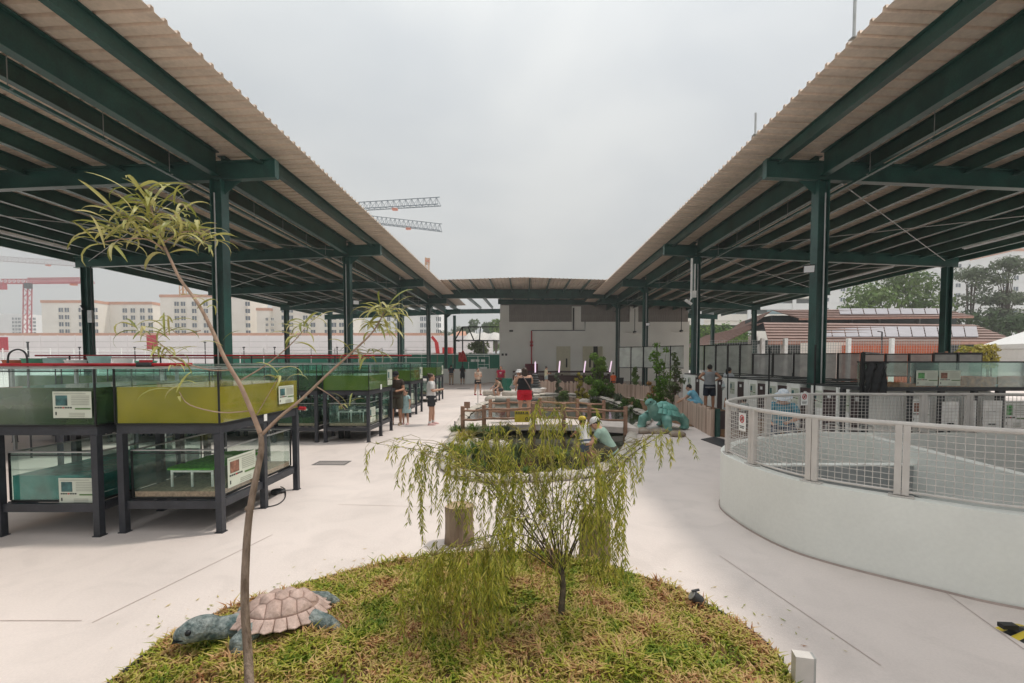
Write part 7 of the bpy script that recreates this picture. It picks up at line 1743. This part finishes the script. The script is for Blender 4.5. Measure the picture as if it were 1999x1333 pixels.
person('person in bright orange shirt beside the far right column', foot(1197, 766), 1.30, R(20), 'orange', 'black', hair='short', sleeve=.7, head_k=1.1, build=1.1)
person('man in grey sleeveless shirt with hands on hips in the petting garden', (at(1397, 0, 15.6).x, 15.6, .2), 1.70, R(-15), 'grey', 'navy', sleeve=.15, leg_len=.85, hair='short', skin='skin_tan', arms={'L': [(-.75, -.35, -.75), (.8, .45, -.45)], 'R': [(.75, -.35, -.75), (-.8, .45, -.45)]}, build=1.05)
person('woman in grey top and pale shorts leaning to the pens, hair tied back', (at(1431, 0, 16.4).x, 16.4, .2), 1.62, R(-60), 'lightgrey', 'paleblue', leg_len=.55, hair='pony', lean=.22, arms={'L': [(-.1, .7, -.7), (.1, 1, -.1)], 'R': [(.1, .25, -1), (0, .2, -1)]}, legs={'L': [(-.05, .35, -1), (0, -.05, -1)], 'R': [(.05, -.25, -1), (0, -.35, -1)]}, skin='skin_tan')
person('person bending low with a sky-blue bag behind the fence', (at(1376, 0, 14.6).x, 14.6, .2), 1.58, R(60), 'skyblue', 'skyblue', legs=squat, lean=.55, leg_len=.9, hair='short', arms={'L': [(-.1, .6, -.8), (.1, .8, -.5)], 'R': [(.1, .6, -.8), (-.2, .8, -.4)]})
person('small child in pale blue shirt sitting in the petting garden', (at(1468, 0, 12.6).x, 12.6, .2), .98, R(10), 'paleblue', 'maroon', head_k=1.3, hair='short', leg_len=.7, legs={'L': [(-.3, 1, -.05), (0, .2, -1)], 'R': [(.3, 1, -.05), (0, .2, -1)]}, skin='skin_tan')
t = thing('garden_stool', 'low wooden stool under the small child in pale blue', 'stool', (at(1468, 0, 12.6).x, 12.6, .2)); cx_ = at(1468, 0, 12.6).x
MB().bx(cx_ - .15, cx_ + .15, 12.45, 12.72, .34, .375).build('seat', 'rail_wood', t)
for a, b_ in ((-.12, 12.48), (.12, 12.48), (-.12, 12.69), (.12, 12.69)): MB().bx(cx_ + a - .015, cx_ + a + .015, b_ - .015, b_ + .015, .2, .339).build('leg', 'rail_wood', t)
person('person in blue tie-dye shirt and patterned bucket hat crouching behind the round enclosure', (at(1546, 0, 8.7).x, 8.7, 0), 1.66, R(150), 'tiedye', 'denim', build=1.1, sleeve=.75, hair='short', hat='bucket', hat_m='cloth_bluewhite', head_nod=.3, lean=.35, legs={'L': [(-.3, .9, -.75), (.02, -.3, -1)], 'R': [(.3, .9, -.75), (-.02, -.3, -1)]}, leg_len=.95, arms={'L': [(-.3, .4, -.9), (.6, .8, -.25)], 'R': [(.4, .5, -.9), (-.3, .9, -.35)]})
person('child in pale shirt bending over the near pond edge beside the adult in white cap', foot(1143, 916), .98, R(20), 'white', 'denim', head_k=1.25, lean=.35, hair='short', hat='cap', hat_m='yellow', leg_len=.8, shoes='cloth_brown', arms={'L': [(-.2, .5, -.8), (0, .8, -.4)], 'R': [(.2, .5, -.8), (0, .8, -.4)]}, skin='skin_tan')
person('adult in white cap and pale green shirt crouching at the near pond edge', foot(1192, 914), 1.5, R(80), 'sage', 'olive', build=1.1, hat='cap', hat_m='cloth_white', hair='short', lean=.5, head_nod=.25, legs={'L': [(-.2, 1, .25), (.02, -.25, -1)], 'R': [(.2, 1, .2), (-.02, -.25, -1)]}, leg_len=1.0, arms={'L': [(-.2, .6, -.9), (.2, .9, -.3)], 'R': [(.2, .6, -.9), (-.2, .9, -.3)]})

# ================================================================== odds and ends behind the pond
t = thing('stone_fountain', 'stack of dark flat stones above a white bowl behind the woman in red shorts', 'fountain', gnd(1047, 767)); p = gnd(1047, 767); rg = random.Random(4)
mat('slate', (0.07, 0.075, 0.075), rough=.6, var=.3, scale=8)
for i in range(6):
    r = .42 - i * .045; c = Vector((p.x - .05 + rg.uniform(-.06, .06), p.y, .34 + i * .15)); MB().ball(c, (r, r * .8, .085), 14, 7).build('stone', 'slate', t, smooth='all')
MB().lathe([(.25, 0.0), (.42, .08), (.5, .30), (.46, .31), (.2, .2)], (p.x + .12, p.y - .1, 0), 20).build('bowl', 'white_plastic', t, smooth=True)
for i, (u, v, m, lab) in enumerate(((990, 768, 'hoarding_green', 'dark green wheeled bin behind the red-shirted man'), (1208, 765, 'black', 'black bin at the foot of the far right column'))):
    p = gnd(u, v); t = thing('waste_bin', lab, 'bin', (p.x, p.y, 0), 'waste bins')
    MB().loft([((p.x, p.y, .05), (.24, 0, 0), (0, .24, 0)), ((p.x, p.y, .85), (.3, 0, 0), (0, .3, 0))], 4).build('body', m, t); MB().loft([((p.x, p.y, .852), (.32, 0, 0), (0, .32, 0)), ((p.x, p.y, .9), (.3, 0, 0), (0, .3, 0))], 4).build('lid', m, t); MB().tube([(p.x - .15, p.y + .15, .06), (p.x + .15, p.y + .15, .06)], .055, 8).build('wheel', 'black', t)
t = thing('wire_crate', 'low metal wire trolley handle by the black posts of the terrarium stand', 'trolley', (at(1717, 0, 8.6).x, 8.6, 0)); x = at(1717, 0, 8.6).x
MB().tube(catmull([(x - .13, 8.6, .0), (x - .13, 8.6, .62), (x - .1, 8.6, .70), (x + .06, 8.6, .70), (x + .12, 8.6, .62), (x + .12, 8.6, 0)], 4), .014, 8).build('handle', 'galv', t, smooth='all'); MB().bx(x - .13, x + .13, 8.62, 8.9, .10, .12).build('deck', 'galv', t)
t = thing('wire_crate', 'low metal wire trolley handle beside the brown pen door', 'trolley', (at(1648, 0, 8.9).x, 8.9, 0)); x = at(1648, 0, 8.9).x
MB().tube(catmull([(x - .13, 8.9, .0), (x - .13, 8.9, .62), (x - .1, 8.9, .70), (x + .06, 8.9, .70), (x + .12, 8.9, .62), (x + .12, 8.9, 0)], 4), .014, 8).build('handle', 'galv', t, smooth='all'); MB().bx(x - .13, x + .13, 8.92, 9.2, .10, .12).build('deck', 'galv', t)

# ================================================================== hazy air over the whole place
hm = bpy.data.materials.new('haze'); hm.use_nodes = True; HN = hm.node_tree.nodes; HN.remove(HN['Principled BSDF'])
pv = HN.new('ShaderNodeVolumePrincipled'); pv.inputs['Color'].default_value = (0.96, 0.95, 0.95, 1); pv.inputs['Density'].default_value = 0.0014; pv.inputs['Anisotropy'].default_value = 0.2
hm.node_tree.links.new(pv.outputs[0], HN['Material Output'].inputs['Volume']); MATS['haze'] = hm
tag(MB().bx(-420, 420, -70, 420, -1.5, 110).build('haze', 'haze'), 'thin pale haze in the air over the whole place', 'haze', kind='stuff')

# tidy helper properties
for o in bpy.data.objects:
    for k in ('_loc', '_J'):
        if k in o: del o[k]
